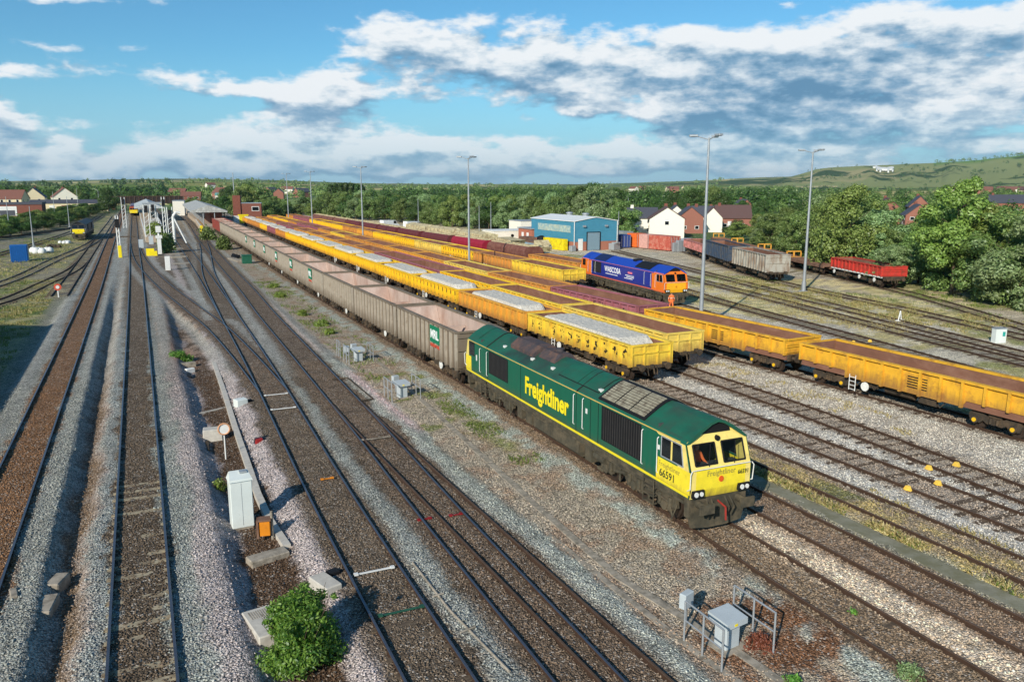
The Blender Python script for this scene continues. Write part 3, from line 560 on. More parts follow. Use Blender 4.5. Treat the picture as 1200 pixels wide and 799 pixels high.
def open_body(Lb, zb, zt, hw, nrib, kind, ribw=.09, step=True):
    ribw = ribw if kind == 'mrl' else .13
    """open wagon body. materials: 0 paint, 1 inside, 2 dark slots/marks, 3 underframe"""
    key = ('body', Lb, zb, zt, hw, nrib, kind)
    def f():
        b = MB(); h = Lb / 2; t = .05
        zs = zb + (.32 if kind == 'step' else 0)
        for s in (-1, 1):
            a, c = (hw - t, hw) if s > 0 else (-hw, -hw + t)
            if kind == 'step': poly = [(-h, zs), (-h + 3.2, zs), (-h + 3.4, zb), (h - 3.4, zb), (h - 3.2, zs), (h, zs), (h, zt), (-h, zt)]
            else: poly = [(-h, zb), (h, zb), (h, zt), (-h, zt)]
            b.prism(poly, 'x', a, c, 0)
            # inner skin, rust/dust, a little inside
            ai, ci = (hw - t - .012, hw - t - .002) if s > 0 else (-hw + t + .002, -hw + t + .012)
            b.box(ai, ci, -h + .06, h - .06, zb + .1, zt - .02, 1)
            # top rail
            a2, c2 = (hw - .09, hw + .05) if s > 0 else (-hw - .05, -hw + .09)
            b.box(a2 - (.11 if s < 0 else 0), c2 + (.11 if s > 0 else 0), -h - .03, h + .03, zt - .05, zt + .06, 0)
            xo = hw if s > 0 else -hw
            pr_o = .10 if kind == 'mrl' else .15; a3, c3 = (xo, xo + pr_o) if s > 0 else (xo - pr_o, xo)
            for i in range(nrib + 1):
                y = -h + .06 + (Lb - .12) * i / nrib
                zl = zb if abs(y) < h - 3.3 else zs
                b.box(a3, c3 if kind != 'mrl' or s < 0 else c3 + .04, y - ribw / 2, y + ribw / 2, zl - .02, zt - .05, 4 if kind == 'mrl' else 0) if not (kind == 'mrl' and s < 0) else b.box(a3 - .04, c3, y - ribw / 2, y + ribw / 2, zl - .02, zt - .05, 4)
            if kind == 'plain': b.box(*( (xo, xo + .05) if s > 0 else (xo - .05, xo)), -h, h, zb - .03, zb + .09, 0)
            if kind == 'slot':
                a4, c4 = (xo, xo + .012) if s > 0 else (xo - .012, xo)
                for i in range(nrib):
                    y = -h + .06 + (Lb - .12) * (i + .5) / nrib
                    b.box(a4, c4, y - .1, y + .1, zt - .52, zt - .2, 2)
                    b.box(a4, c4, y - .05, y + .05, zb + .2, zb + .3, 2)
            if kind in ('patch', 'worn'):
                a4, c4 = (xo, xo + .012) if s > 0 else (xo - .012, xo); rr = random.Random(int(Lb * 10) + (4 if kind == 'worn' else 0))
                for i in range(nrib):
                    if rr.random() < (.6 if kind == 'patch' else .85):
                        y = -h + .06 + (Lb - .12) * (i + .5) / nrib; w = .28
                        for q in range(7 if kind == 'worn' else 3):
                            yy = y + rr.uniform(-w, w); zz = (zb + zt) / 2 + rr.uniform(-.28, .28); r1 = rr.uniform(.02, .13); r2 = rr.uniform(.03, .12)
                            pl = [(yy + r1 * math.cos(g) * rr.uniform(.6, 1.2), zz + r2 * math.sin(g) * rr.uniform(.6, 1.2)) for g in [2 * math.pi * j / 9 for j in range(9)]]
                            b.prism(pl, 'x', a4 + .001 * q * (1 if s > 0 else 0) - .001 * q * (1 if s < 0 else 0), c4 + .001 * q * (1 if s > 0 else 0), 2)
        # ends
        for s in (-1, 1):
            a, c = (h - t, h) if s > 0 else (-h, -h + t)
            b.box(-hw + t, hw - t, a, c, zs, zt, 0)
            ai, ci = (h - t - .012, h - t - .002) if s > 0 else (-h + t + .002, -h + t + .012)
            b.box(-hw + t + .02, hw - t - .02, ai, ci, zb + .1, zt - .02, 1)
            a2, c2 = (h - .06, h + .06) if s > 0 else (-h - .06, -h + .06)
            b.box(-hw + .1, hw - .1, a2, c2, zt - .052, zt + .058, 0)
            yo = h if s > 0 else -h; a3, c3 = (yo, yo + .06) if s > 0 else (yo - .06, yo)
            if kind in ('worn', 'plain', 'patch'):
                for xx in (-hw + .06, -.45, .45, hw - .06): b.box(xx - .045, xx + .045, a3, c3, zs, zt - .06, 0)
                b.box(-hw + .1, hw - .1, a3, c3 - .01 if s > 0 else c3, zt - .5, zt - .42, 0)
            else:
                for zz in (zs + .1, (zs + zt) / 2, zt - .32): b.box(-hw, hw, a3, c3, zz, zz + .09, 0)
        b.box(-hw + t, hw - t, -h + t, h - t, zb, zb + .1, 1)
        # underframe: solebars, headstocks, centre sill
        for s in (-1, 1):
            a, c = (hw - .3, hw - .16) if s > 0 else (-hw + .16, -hw + .3)
            b.box(a, c, -h, h, zb - .2 if kind != 'step' else .93, zb - .002 if kind != 'step' else zs - .01, 3)
        b.box(-.3, .3, -h, h, zb - .28, zb - .003, 3)
        for s in (-1, 1):
            a, c = (h - .02, h + .1) if s > 0 else (-h - .1, -h + .02); b.box(-1.2, 1.2, a, c, .85, zs - .003, 3)
        b.box(.3, .95, -1.2, .2, .45, .85, 3); b.tube((-.7, -.4, .62), (-.7, 1.3, .62), .2, n=10, mi=3)
        b.box(-1.0, -.3, 1.6, 2.3, .55, .9, 3); b.box(-1.15, -1.05, -1.9, -.9, .5, .8, 3)
        for yy in (-2.3, -1.4, 1.5, 2.6): b.path([(-1.1, yy, zb - .1), (-1.1, yy + .25, .5), (-1.1, yy + .5, zb - .1)], .03, 4, 3)
        return b.mesh('body', [M['yellow'], M['rust2'], slotm, M['under'], M['yellow']])
    return cached(key, f)
P = dict(
 bright=mat('wagon_yellow_bright', (240, 192, 40), .6, low=(1.0, 1.9, (150, 104, 56)), var=.12, scale=2, c2=(184, 132, 50), thr=(.58, .76)),
 lemon=mat('wagon_yellow_lemon', (232, 196, 66), .65, low=(1.0, 1.9, (150, 110, 60)), var=.14, scale=2.5, c2=(176, 132, 48), thr=(.52, .74)),
 pale=mat('wagon_yellow_pale', (226, 196, 92), .7, low=(1.0, 1.9, (150, 116, 70)), var=.14, scale=2, c2=(172, 138, 64), thr=(.52, .7)),
 deep=mat('wagon_yellow_deep', (222, 168, 48), .65, low=(1.0, 1.9, (134, 94, 58)), var=.16, scale=2, c2=(156, 108, 54), thr=(.5, .7)),
 amber=mat('wagon_amber', (220, 160, 62), .7, low=(1.0, 1.9, (130, 90, 58)), var=.14, scale=2, c2=(172, 118, 62), thr=(.52, .74)),
 orange=mat('wagon_orange_rusty', (206, 144, 66), .75, low=(1.0, 1.9, (118, 80, 56)), var=.16, scale=2.2, c2=(158, 106, 62), thr=(.5, .7)),
 mauve=mat('wagon_mauve', (158, 96, 104), .8, low=(1.0, 1.9, (112, 74, 64)), var=.16, scale=1.5, c2=(134, 80, 74), thr=(.5, .7)),
 mrlrib=mat('wagon_rib_lit_dusty', (174, 164, 148), .85, low=(1.0, 2.2, (96, 82, 66)), var=.14, c2=(136, 118, 98), thr=(.55, .75)),  # ribs paler than the panels: their highlights painted into the dusty colour
 mrl=mat('wagon_stone_grey', (122, 110, 94), .85, low=(1.0, 2.2, (96, 82, 66)), var=.16, scale=1.5, stretch=(1, 1.4, .3), c2=(100, 84, 68), thr=(.5, .7)),
 red_box=mat('wagon_faded_red', (150, 66, 56), .8, var=.18, c2=(124, 84, 72)),
 navy=mat('wagon_dark_blue', (52, 70, 92), .7, var=.15, c2=(80, 80, 80)),
 grey=mat('wagon_light_grey', (168, 164, 152), .75, var=.12, c2=(130, 110, 92), stretch=(1, 1, .3)),
 pink=mat('wagon_pink', (192, 128, 122), .8, var=.16, c2=(140, 92, 80)),
 red=mat('wagon_red', (192, 58, 48), .65, var=.14, c2=(140, 62, 48)),
 maroon=mat('hopper_maroon', (104, 42, 46), .7, var=.18, c2=(90, 56, 50)),
 crimson=mat('hopper_crimson', (150, 34, 52), .6, var=.12),
 brownred=mat('hopper_brown', (112, 68, 58), .8, var=.2, c2=(132, 92, 76)),
 cream=mat('hopper_cream', (206, 192, 150), .8, var=.15, c2=(150, 130, 98)),
)
inside_pink = mat('dusty_pink_inside', (190, 168, 154), .9, var=.2, scale=1.6, c2=(168, 136, 120), thr=(.45, .7), stretch=(1, .8, .4))
inside_rust = mat('rusty_inside', (126, 88, 70), .95, var=.22, scale=1.6, c2=(148, 112, 92), thr=(.5, .7), stretch=(1, .5, 1))
stone_pale = mat('pale_crushed_stone', (206, 200, 186), .95, var=.3, scale=11, bump=.6, c2=(160, 156, 148), thr=(.52, .62))
yellowcap = mat('axlebox_yellow', (226, 178, 30), .6, var=.1)
def running_gear(root, Lb, r=.42, capm=None, full=True, zbuf=1.0):
    off = Lb / 2 - 1.95
    for s in (-1, 1):
        bg = link('bogie', bogie_mesh(capm or M['under']), root, (0, s * off, 0))
        for q in (-.9, .9): link('wheelset', wheelset_mesh(r), bg, (0, q, 0))
    if full:
        for s in (-1, 1):
            for x in (-.87, .87): link('buffer', buffer_mesh(), root, (x, s * (Lb / 2 + .1), zbuf), 0 if s > 0 else math.pi)
            link('coupling', coupling_mesh(), root, (0, s * (Lb / 2 + .1), zbuf - .02), 0 if s > 0 else math.pi)
def heap(Lb, hw, zt, loc, rz, label, seed, l0=.9, peak=.36):
    rng = np.random.RandomState(seed); ny, nx = 56, 13; ys = np.linspace(-Lb / 2 + l0, Lb / 2 - l0, ny); xs = np.linspace(-hw + .1, hw - .1, nx)
    X, Y = np.meshgrid(xs, ys); e = np.minimum((Y - ys[0]), (ys[-1] - Y)); ex = (hw - .1 - np.abs(X))
    Z = zt - .55 + np.minimum(e * .75, .62) + np.minimum(ex * .55, peak) - .0
    Z = np.where(ex < .02, zt - .6, Z); Z = np.where(e < .02, zt - .75, Z)
    Z = Z + rng.rand(ny, nx) * .06 + .1 * np.sin(Y * 2.1 + seed) * (ex > .3) * .5; Z = np.minimum(Z, zt + peak - .06 + rng.rand(ny, nx) * .05)
    b = MB(); b.v = [tuple(p) for p in np.stack([X, Y, Z], -1).reshape(-1, 3)]
    for j in range(ny - 1):
        for i in range(nx - 1): a = j * nx + i; b.f.append((a, a + 1, a + nx + 1, a + nx)); b.m.append(0); b.sm.append(False)
    # closed underside down to the wagon floor
    n = len(b.v); b.box(-hw + .12, hw - .12, ys[0] + .05, ys[-1] - .05, 1.2, zt - .62)
    o = b.build('stone_load', stone_pale, None, loc, rz); tag(o, label, 'stone load', 'pale stone heaped in the wagons'); return o
GR = {}
ORD = ['first', 'second', 'third', 'fourth', 'fifth', 'sixth', 'seventh', 'eighth', 'ninth', 'tenth', 'eleventh', 'twelfth', 'thirteenth', 'fourteenth', 'fifteenth', 'sixteenth', 'seventeenth', 'eighteenth', 'nineteenth']
def open_wagon(k, y, Lb, paint, inside, kind, nrib, zb, zt, hw, label, group, full=True, cap=None, extras=True, ribw=.09, name='open_wagon', ribp=None):
    x, rz = pose(k, y); root = thing(name, label, 'wagon', (x, y, 0), rz, group)
    o = link('body', open_body(Lb, zb, zt, hw, nrib, kind, ribw), root); objmat(o, 0, paint); objmat(o, 1, inside); objmat(o, 4, ribp or paint)
    running_gear(root, Lb, capm=cap, full=full)
    if full and extras:
        link('handwheel', disc_mesh(), root, (-hw + .02, Lb * .16, zb - .28)); link('ladder', ladder_mesh(), root, (-hw - .03, Lb * .22, 0))
        link('ladder', ladder_mesh(), root, (hw + .03, -Lb * .22, 0))
    return root
# -- row of grey stone hoppers behind the green locomotive
logo_g = mat('sign_green', (20, 120, 84), .6, var=.05); logo_w = mat('sign_white', (236, 238, 234), .6, var=.03); logo_r = mat('sign_red', (206, 84, 60), .6, var=.08)
mrl_txt = textmesh('MRL', .72, logo_w, .02); mrl_sub = textmesh('MENDIP RAIL', .27, logo_r, .008)
for i in range(15):
    y = 40.3 + 11.3 * i + 5.35; red = i >= 13
    lb = ('faded red box wagon at the far tail of the grey train' + (', very last' if i == 14 else ', one before last')) if red else \
         f'dusty grey ribbed box wagon, pink inside, {ORD[i]} behind the green locomotive'
    root = open_wagon('E', y, 10.5, P['red_box'] if red else P['mrl'], inside_pink, 'mrl', 13, .98, 3.08, 1.33, lb, 'box wagons behind the green locomotive', full=y < 120, extras=False, name='box_wagon', ribp=None if red else P['mrlrib'])
    if y < 120: link('handwheel', disc_mesh(), root, (-1.24, -2.4, .72))
    if y < 80:
        MB().box(-1.25, 1.25, -.06, .06, 2.35, 2.5).build('cross_beam', inside_pink, root)
        b = MB()
        for s in (-1, 1):       # inward sloping end plates
            b.add([(-1.25, s * 5.15, 3.0), (1.25, s * 5.15, 3.0), (1.25, s * 4.1, 1.2), (-1.25, s * 4.1, 1.2), (-1.25, s * 5.17, 2.96), (1.25, s * 5.17, 2.96), (1.25, s * 4.12, 1.14), (-1.25, s * 4.12, 1.14)], [(0, 1, 2, 3), (7, 6, 5, 4), (0, 4, 5, 1), (1, 5, 6, 2), (2, 6, 7, 3), (3, 7, 4, 0)])
        b.build('slope_sheet', inside_pink, root)
    if i == 0 or 3 <= i <= 8:
        yo = -2.0 if i == 0 else .3
        pn = MB().box(-1.50, -1.476, yo - .8, yo + .8, 1.95, 2.95).build('sign_panel', logo_g, root)
        link('lettering', mrl_txt, pn, (-1.505, yo, 2.42)).rotation_euler = (R(90), 0, R(-90))
        if i < 6: link('lettering', mrl_sub, pn, (-1.482, yo, 1.76)).rotation_euler = (R(90), 0, R(-90))
# -- rows of the ballast yard: (paint, kind, wording)
def row(key, k, starts, spec, group, where, laden):
    for i, ((y0, y1), (pt, kd)) in enumerate(zip(starts, spec)):
        y = (y0 + y1) / 2; Lb = round(y1 - y0 - .45, 1)
        nm = {'bright': 'bright yellow', 'lemon': 'lemon yellow', 'pale': 'pale yellow', 'deep': 'dull yellow', 'amber': 'amber yellow', 'orange': 'rusty orange', 'mauve': 'mauve'}[pt]
        kk = {'slot': 'with dark slots', 'worn': 'with blotchy paint', 'patch': 'with dark patches', 'plain': 'with ribbed sides', 'step': 'with stepped sides'}[kd]
        load = 'heaped with pale stone' if laden else 'empty and rust brown inside'
        lb = f'{nm} wagon {kk}, {ORD[i]} from near end of {where}'
        zb = 1.02 if kd != 'step' else .9; zt = 2.2 if kd != 'step' else 2.12
        Lr = 12.8 if Lb < 13.3 else 13.4
        root = open_wagon(k, y, Lr, P[pt], inside_rust, kd, 12, zb, zt, 1.34, lb, group, full=y < 115, cap=yellowcap if y < 80 else None)
        if laden:
            x, rz = pose(k, y); heap(Lr, 1.34, zt, (x, y, 0), rz, f'pale crushed stone heaped in the {ORD[i]} wagon from near end of {where}', i + 3, l0=1.1 + .25 * (i % 2), peak=.17 + .07 * (i % 3))
        if kd in ('patch', 'step') and y < 60:
            b = MB()
            for q in range(5): b.box(-1.37, -1.352, -1.45, -.35, zb + .3 + q * .13, zb + .35 + q * .13)
            b.build('vent_grille', slotm, root)
def seq(y0, pitch, n): return [(y0 + pitch * i, y0 + pitch * (i + 1)) for i in range(n)]
row('H', 'H', seq(36.6, 13.45, 15), [('lemon', 'worn'), ('amber', 'plain'), ('bright', 'slot'), ('bright', 'slot'), ('bright', 'slot'), ('bright', 'slot'), ('bright', 'plain'), ('bright', 'plain'), ('bright', 'plain'), ('orange', 'plain'), ('mauve', 'plain'), ('bright', 'plain'), ('orange', 'plain'), ('orange', 'plain'), ('amber', 'plain')],
    'wagons heaped with pale stone', 'stone-laden row', True)
row('I', 'I', seq(38.9, 13.3, 15), [('pale', 'plain'), ('lemon', 'plain'), ('bright', 'slot'), ('mauve', 'slot'), ('mauve', 'slot'), ('orange', 'plain'), ('orange', 'plain'), ('amber', 'plain'), ('amber', 'plain'), ('orange', 'plain'), ('mauve', 'plain'), ('mauve', 'plain'), ('orange', 'plain'), ('amber', 'plain'), ('orange', 'plain')],
    'empty wagons in the second row', 'second yellow row', False)
row('J', 'J', [(20.3, 34.2), (34.9, 48.7)] + seq(49.2, 13.35, 15), [('deep', 'step'), ('deep', 'step'), ('mauve', 'patch'), ('orange', 'plain'), ('pale', 'plain'), ('amber', 'plain'), ('amber', 'plain'), ('orange', 'plain'), ('orange', 'plain'), ('lemon', 'plain'), ('orange', 'plain'), ('mauve', 'plain'), ('mauve', 'plain'), ('orange', 'plain'), ('bright', 'plain'), ('bright', 'plain'), ('amber', 'plain')],
    'empty wagons in the long third row', 'row leaving the right edge', False)
row('K', 'K', seq(74.3, 12.9, 14), [('lemon', 'plain'), ('orange', 'plain'), ('bright', 'slot'), ('pale', 'plain'), ('bright', 'slot'), ('bright', 'plain'), ('amber', 'plain'), ('orange', 'plain'), ('bright', 'plain'), ('bright', 'plain'), ('bright', 'plain'), ('mauve', 'plain'), ('mauve', 'plain'), ('orange', 'plain')],
    'wagons in the row left of the blue locomotive', 'row left of blue locomotive', False)
row('T', 'T', [(80.6, 93.2)], [('orange', 'plain')], 'wagons behind the blue locomotive', 'string behind blue locomotive', False)
# -- closed hopper wagons
def hopper_mesh(L_, col):
    def f():
        b = MB(); prof = [(.7, 1.0), (1.28, 1.5), (1.36, 2.1), (1.33, 2.55), (1.12, 2.9), (.8, 3.1)]
        ring = [(-x, z) for x, z in prof] + [(x, z) for x, z in reversed(prof)]; h = L_ / 2; n = len(ring)
        ys = [-h, h]; vs = [(x, y, z) for y in ys for x, z in ring]
        b.add(vs, [(i, (i + 1) % n, n + (i + 1) % n, n + i) for i in range(n)] + [tuple(range(n)), tuple(range(n, 2 * n))])
        for s in (-1, 1):
            for i in range(9):
                y = -h + .1 + (L_ - .2) * i / 8
                b.add([(s * (x + .04), y + e, z) for e in (-.04, .04) for x, z in prof[1:5]], [(j, j + 1, j + 5, j + 4) for j in range(3)])
        b.box(-1.1, 1.1, -h - .5, h + .5, .85, 1.0)
        for s in (-1, 1): b.path([(-1, s * (h + .45), 1), (-1, s * (h + .45), 2.2), (1, s * (h + .45), 2.2), (1, s * (h + .45), 1)], .03, 5)
        return b.mesh('body', [M['yellow'], M['under']])
    return cached(('hop', L_), f)
def hopper_top(L_):
    def f():
        b = MB(); h = L_ / 2
        b.box(-.74, -.62, -h + .2, h - .2, 3.09, 3.2); b.box(.62, .74, -h + .2, h - .2, 3.09, 3.2); b.box(-.6, .6, -h + .3, h - .3, 3.092, 3.14)
        for i in range(5): y = -h + .5 + (L_ - 1) * i / 4; b.box(-.62, .62, y - .05, y + .05, 3.14, 3.22)
        return b.mesh('roof_hatches', [P['cream']])
    return cached(('hopt', L_), f)
hp = [('brownred', 'brown and empty looking, nearest the blue locomotive'), ('crimson', 'clean crimson, second of the hopper row'), ('maroon', 'third of the maroon hopper row'), ('maroon', 'fourth of the maroon hopper row'), ('maroon', 'fifth of the maroon hopper row'),
      ('maroon', 'sixth of the maroon hopper row'), ('maroon', 'seventh of the maroon hopper row'), ('brownred', 'eighth of the maroon hopper row'), ('brownred', 'ninth of the maroon hopper row'), ('brownred', 'tenth and last of the maroon hopper row')]
for i, (c, w) in enumerate(hp):
    y = 100.5 + 13.6 * i; x, rz = pose('T', y); root = thing('hopper_wagon', f'closed {"brown" if c == "brownred" else c} hopper wagon with cream roof edge, {w}', 'hopper wagon', (x, y, 0), rz, 'maroon hopper wagons')
    o = link('body', hopper_mesh(12.2, c), root); objmat(o, 0, P[c]); link('roof_hatches', hopper_top(12.2), root); running_gear(root, 12.2, full=y < 120)
def cream_mesh():
    def f():
        b = MB(); h = 6
        b.add([(-1.35, -h, 3.3), (1.35, -h, 3.3), (1.35, h, 3.3), (-1.35, h, 3.3), (-1.35, -h, 2.5), (1.35, -h, 2.5), (1.35, h, 2.5), (-1.35, h, 2.5), (-.6, -h + 1.6, 1.2), (.6, -h + 1.6, 1.2), (.6, h - 1.6, 1.2), (-.6, h - 1.6, 1.2)],
              [(0, 1, 5, 4), (1, 2, 6, 5), (2, 3, 7, 6), (3, 0, 4, 7), (4, 5, 9, 8), (5, 6, 10, 9), (6, 7, 11, 10), (7, 4, 8, 11), (8, 9, 10, 11)])
        b.add([(-1.33, -h + .05, 3.28), (1.33, -h + .05, 3.28), (1.33, h - .05, 3.28), (-1.33, h - .05, 3.28), (0, -h + .4, 3.62), (0, h - .4, 3.62)], [(0, 1, 4), (1, 2, 5, 4), (2, 3, 5), (3, 0, 4, 5)])
        for s in (-1, 1):
            for i in range(7): y = -h + 2 * h * i / 6; b.box(*((1.35, 1.42) if s > 0 else (-1.42, -1.35)), y - .05, y + .05, 2.5, 3.35)
            b.box(-1.2, 1.2, s * 6.6 - .1, s * 6.6 + .1, .9, 1.15)
            b.path([(-1, s * 6.6, 1), (-.6, s * 6.05, 2.9)], .05).path([(1, s * 6.6, 1), (.6, s * 6.05, 2.9)], .05)
        b.box(-.3, .3, -6.6, 6.6, .85, 1.15); return b.mesh('body', P['cream'])
    return cached('cream', f)
for i in range(3):
    y = 124 + 13.9 * i; x, rz = pose('U', y); root = thing('ballast_hopper', f'dirty cream high hopper wagon behind the maroon hoppers, {ORD[i]} from the white office block', 'hopper wagon', (x, y, 0), rz, 'cream hopper wagons')
    link('body', cream_mesh(), root); running_gear(root, 12.4, full=False)
# -- box wagons and flats on the right
x, rz = pose('P', 76.3)
def pwag(y, paint, kind, zt, label, Lb, cat='wagon'):
    return open_wagon('P', y, Lb, paint, inside_rust, kind, 13 if kind == 'mrl' else 12, 1.05, zt, 1.34, label, 'box wagons in front of the trees', extras=False, name='box_wagon')
pwag(77.0, P['grey'], 'mrl', 3.05, 'light grey ribbed box wagon with rusty top, end facing the tall lamp', 11.6)
pwag(89.7, P['navy'], 'mrl', 3.05, 'dark blue ribbed box wagon between the grey and the pink wagon', 11.6)
pwag(102.6, P['pink'], 'plain', 2.3, 'low faded pink wagon coupled behind the dark blue box wagon', 12.2)
x, rz = pose('R', 66.6)
rw = open_wagon('R', 66.6, 11.4, P['red'], inside_rust, 'slotless', 13, 1.3, 2.35, 1.34, 'low bright red ribbed wagon standing alone by the trees', None, extras=False)
if 'group' in rw: del rw['group']
MB().box(-1.36, -1.30, -5.7, 5.7, 1.12, 1.26).build('sole_bar', M['white'], rw)
for yy in (-4.2, -1.0, 4.9): link('handwheel', disc_mesh(), rw, (-1.34, yy, .8))
def flat_mesh():
    def f():
        b = MB().box(-1.25, 1.25, -6.4, 6.4, 1.0, 1.18).box(-.3, .3, -6.4, 6.4, .7, 1.0)
        for s in (-1, 1): b.box(*((1.1, 1.28) if s > 0 else (-1.28, -1.1)), -6.4, 6.4, .85, 1.2)
        for i in range(9): b.box(-1.2, 1.2, -6 + i * 1.5 - .1, -6 + i * 1.5 + .1, 1.18, 1.26)
        return b.mesh('deck', M['rust'])
    return cached('flat', f)
def frame_mesh():
    def f():
        b = MB()
        for s in (-1, 1): b.box(s * 1.0 - .07, s * 1.0 + .07, -.08, .08, 1.18, 2.05)
        b.box(-1.07, 1.07, -.08, .08, 1.93, 2.07).box(-.93, .93, -.06, .06, 1.18, 1.3).box(-.1, .1, -.06, .06, 1.3, 1.93)
        return b.mesh('end_frame', P['amber'])
    return cached('eframe', f)
for i, y in enumerate((80.0, 92.6, 105.4, 118.2)):
    x, rz = pose('R', y); root = thing('flat_wagon', f'rusty flat wagon with amber end frames along the trees, {ORD[i]} behind the red wagon', 'flat wagon', (x, y, 0), rz, 'flat wagons with amber frames')
    link('deck', flat_mesh(), root); link('end_frame', frame_mesh(), root, (0, 5.2, 0)); running_gear(root, 12.8, full=False)

# ================================================================ diesel locomotive of the big type (front towards -Y, z = 0 rail top)
def sect(z): pass
PF = [(1.30, 1.22), (1.32, 1.5), (1.32, 2.2), (1.32, 2.95), (1.28, 3.03), (.96, 3.22), (.62, 3.42), (.28, 3.59), (0, 3.66)]
def zroof(x): return float(np.interp(abs(x), [0, .28, .62, .96, 1.28, 1.32], [3.66, 3.59, 3.42, 3.22, 3.03, 2.95]))
def roofplate(b, x0, x1, y0, y1, off, th=.03, mi=0, n=6):
    """plate lying on the sloping roof"""
    xs_ = [x0 + (x1 - x0) * i / n for i in range(n + 1)]
    return b.prism([(x, zroof(x) + off) for x in xs_] + [(x, zroof(x) + off + th) for x in reversed(xs_)], 'y', y0, y1, mi)
def yfront(z, L2):   # front face profile: skirt, nose, raked screen, visor
    return -L2 + (0 if z < 2.15 else (z - 2.15) * .36) + (0.06 if z < 1.3 else 0)
def loco(loc, rz, label, liv, detail=True):
    root = thing('diesel_locomotive', label, 'locomotive', loc, rz)
    L2 = 10.0
    body, roofm, cabm, nose = liv['side'], liv['roof'], liv['cab'], liv['nose']
    pts = [(-x, z) for x, z in PF] + [(x, z) for x, z in reversed(PF[:-1])]
    n = len(pts)
    # --- body shell, open at the cab fronts; the ring of the front follows the raked profile
    b = MB(); rings = []
    def ring(yf): return [(x, yf(z), z) for x, z in pts]
    ycs = [lambda z: yfront(z, L2), lambda z: -7.8, lambda z: -5.9, lambda z: 0, lambda z: 5.9, lambda z: 7.8, lambda z: -yfront(z, L2)]
    vs = []
    for y in ycs: vs += ring(y)
    fs = []; ms = []
    for j in range(len(ycs) - 1):
        for i in range(n - 1):
            seg = i if i < n // 2 else n - 2 - i     # profile segment from the sill up
            zmid = (pts[i][1] + pts[i + 1][1]) / 2
            m_ = 1 if zmid > 3.04 else (2 if (j in (0, len(ycs) - 2)) and liv.get('cabside') else 0)
            fs.append((j * n + i, j * n + i + 1, (j + 1) * n + i + 1, (j + 1) * n + i)); ms.append(m_)
    s0 = len(b.v); b.v += vs; b.f += fs; b.m += ms; b.sm += [False] * len(fs)
    b.box(-1.28, 1.28, -9.3, 9.3, 1.05, 1.219, 3)      # floor frame
    shell = b.build('body_shell', [body, roofm, cabm, M['under66']], root)
    def patch(name, side, y0, y1, z0, z1, m, off=.012, th=.02, parent=None, slant=None):
        """flat panel on the body side (side -1 = left)"""
        x0, x1 = (side * 1.32 - off - (th if side < 0 else -off * 2), 0) if False else (0, 0)
        a = side * (1.32 + off - th); c = side * (1.32 + off)
        poly = slant or [(y0, z0), (y1, z0), (y1, z1), (y0, z1)]
        return MB().prism(poly, 'x', min(a, c), max(a, c)).build(name, m, parent or root)
    # --- cab fronts with two windscreens
    for end in (-1, 1):
        cf = MB(); Y = lambda z: (yfront(z, L2) - .004) * (1 if end < 0 else -1)
        xsr = [-1.29, -1.08, -.15, .15, 1.08, 1.29]; zr = [1.22, 1.5, 2.15, 2.30, 2.93, 3.02]
        idx = {}
        for a, z in enumerate(zr):
            for c_, x in enumerate(xsr):
                idx[a, c_] = len(cf.v); cf.v.append((x, Y(z), z))
        for a in range(len(zr) - 1):
            for c_ in range(len(xsr) - 1):
                if a == 3 and c_ in (1, 3): continue
                cf.f.append((idx[a, c_], idx[a, c_ + 1], idx[a + 1, c_ + 1], idx[a + 1, c_])); cf.m.append(1 if a in (0, 1) and 1 <= c_ <= 3 else 0); cf.sm.append(False)
        # arch above the screens up to the visor
        top = [(-1.29, 3.02), (-.96, 3.20), (-.62, 3.40), (-.28, 3.57), (0, 3.64), (.28, 3.57), (.62, 3.40), (.96, 3.20), (1.29, 3.02)]
        cf.add([(x, Y(3.02) + (.0), z) if z < 3.03 else (x, (yfront(z, L2) - .004) * (1 if end < 0 else -1), z) for x, z in top], [tuple(range(9))])
        cab = cf.build('cab_front', [cabm, nose], root)
        e = -1 if end < 0 else 1
        for c0, c1 in ((-1.08, -.15), (.15, 1.08)):
            g = MB(); yy = [Y(2.30) + e * (-.02), Y(2.93) + e * (-.02)]
            g.add([(c0, yy[0], 2.30), (c1, yy[0], 2.30), (c1, yy[1], 2.93), (c0, yy[1], 2.93)], [(0, 1, 2, 3)])
            g.build('windscreen', liv['glass'], root)
            # black rubber frame
            fr = MB(); w = .05
            def bar(xa, za, xb, zb_):
                fr.tube((xa, Y(za) + e * .012, za), (xb, Y(zb_) + e * .012, zb_), .03, n=6)
            bar(c0, 2.30, c1, 2.30); bar(c0, 2.93, c1, 2.93); bar(c0, 2.30, c0, 2.93); bar(c1, 2.30, c1, 2.93)
            fr.build('window_frame', M['blackgap'], root)
        # roof visor with dark grille arch
        vz = MB()
        arc = [(-1.34, 2.96)] + [(x * 1.035, z + .035) for x, z in top[1:-1]] + [(1.34, 2.96)]
        y0 = (yfront(3.3, L2) - .16) * (1 if end < 0 else -1); y1 = (yfront(3.3, L2) + 1.0) * (1 if end < 0 else -1)
        arc2 = [(-1.2, 2.98)] + [(x * .93, z - .05) for x, z in top[1:-1]] + [(1.2, 2.98)]
        m = len(arc)
        vs = [(x, y0 + (0.0), z) for x, z in arc] + [(x, y1, z) for x, z in arc] + [(x, y0, z) for x, z in arc2]
        fs = [(i, i + 1, m + i + 1, m + i) for i in range(m - 1)] + [(i, i + 1, 2 * m + i + 1, 2 * m + i) for i in range(m - 1)]
        vz.add(vs, fs); vz.build('roof_visor', roofm, root)
        gr = MB(); yg = y0 + e * (-.10)
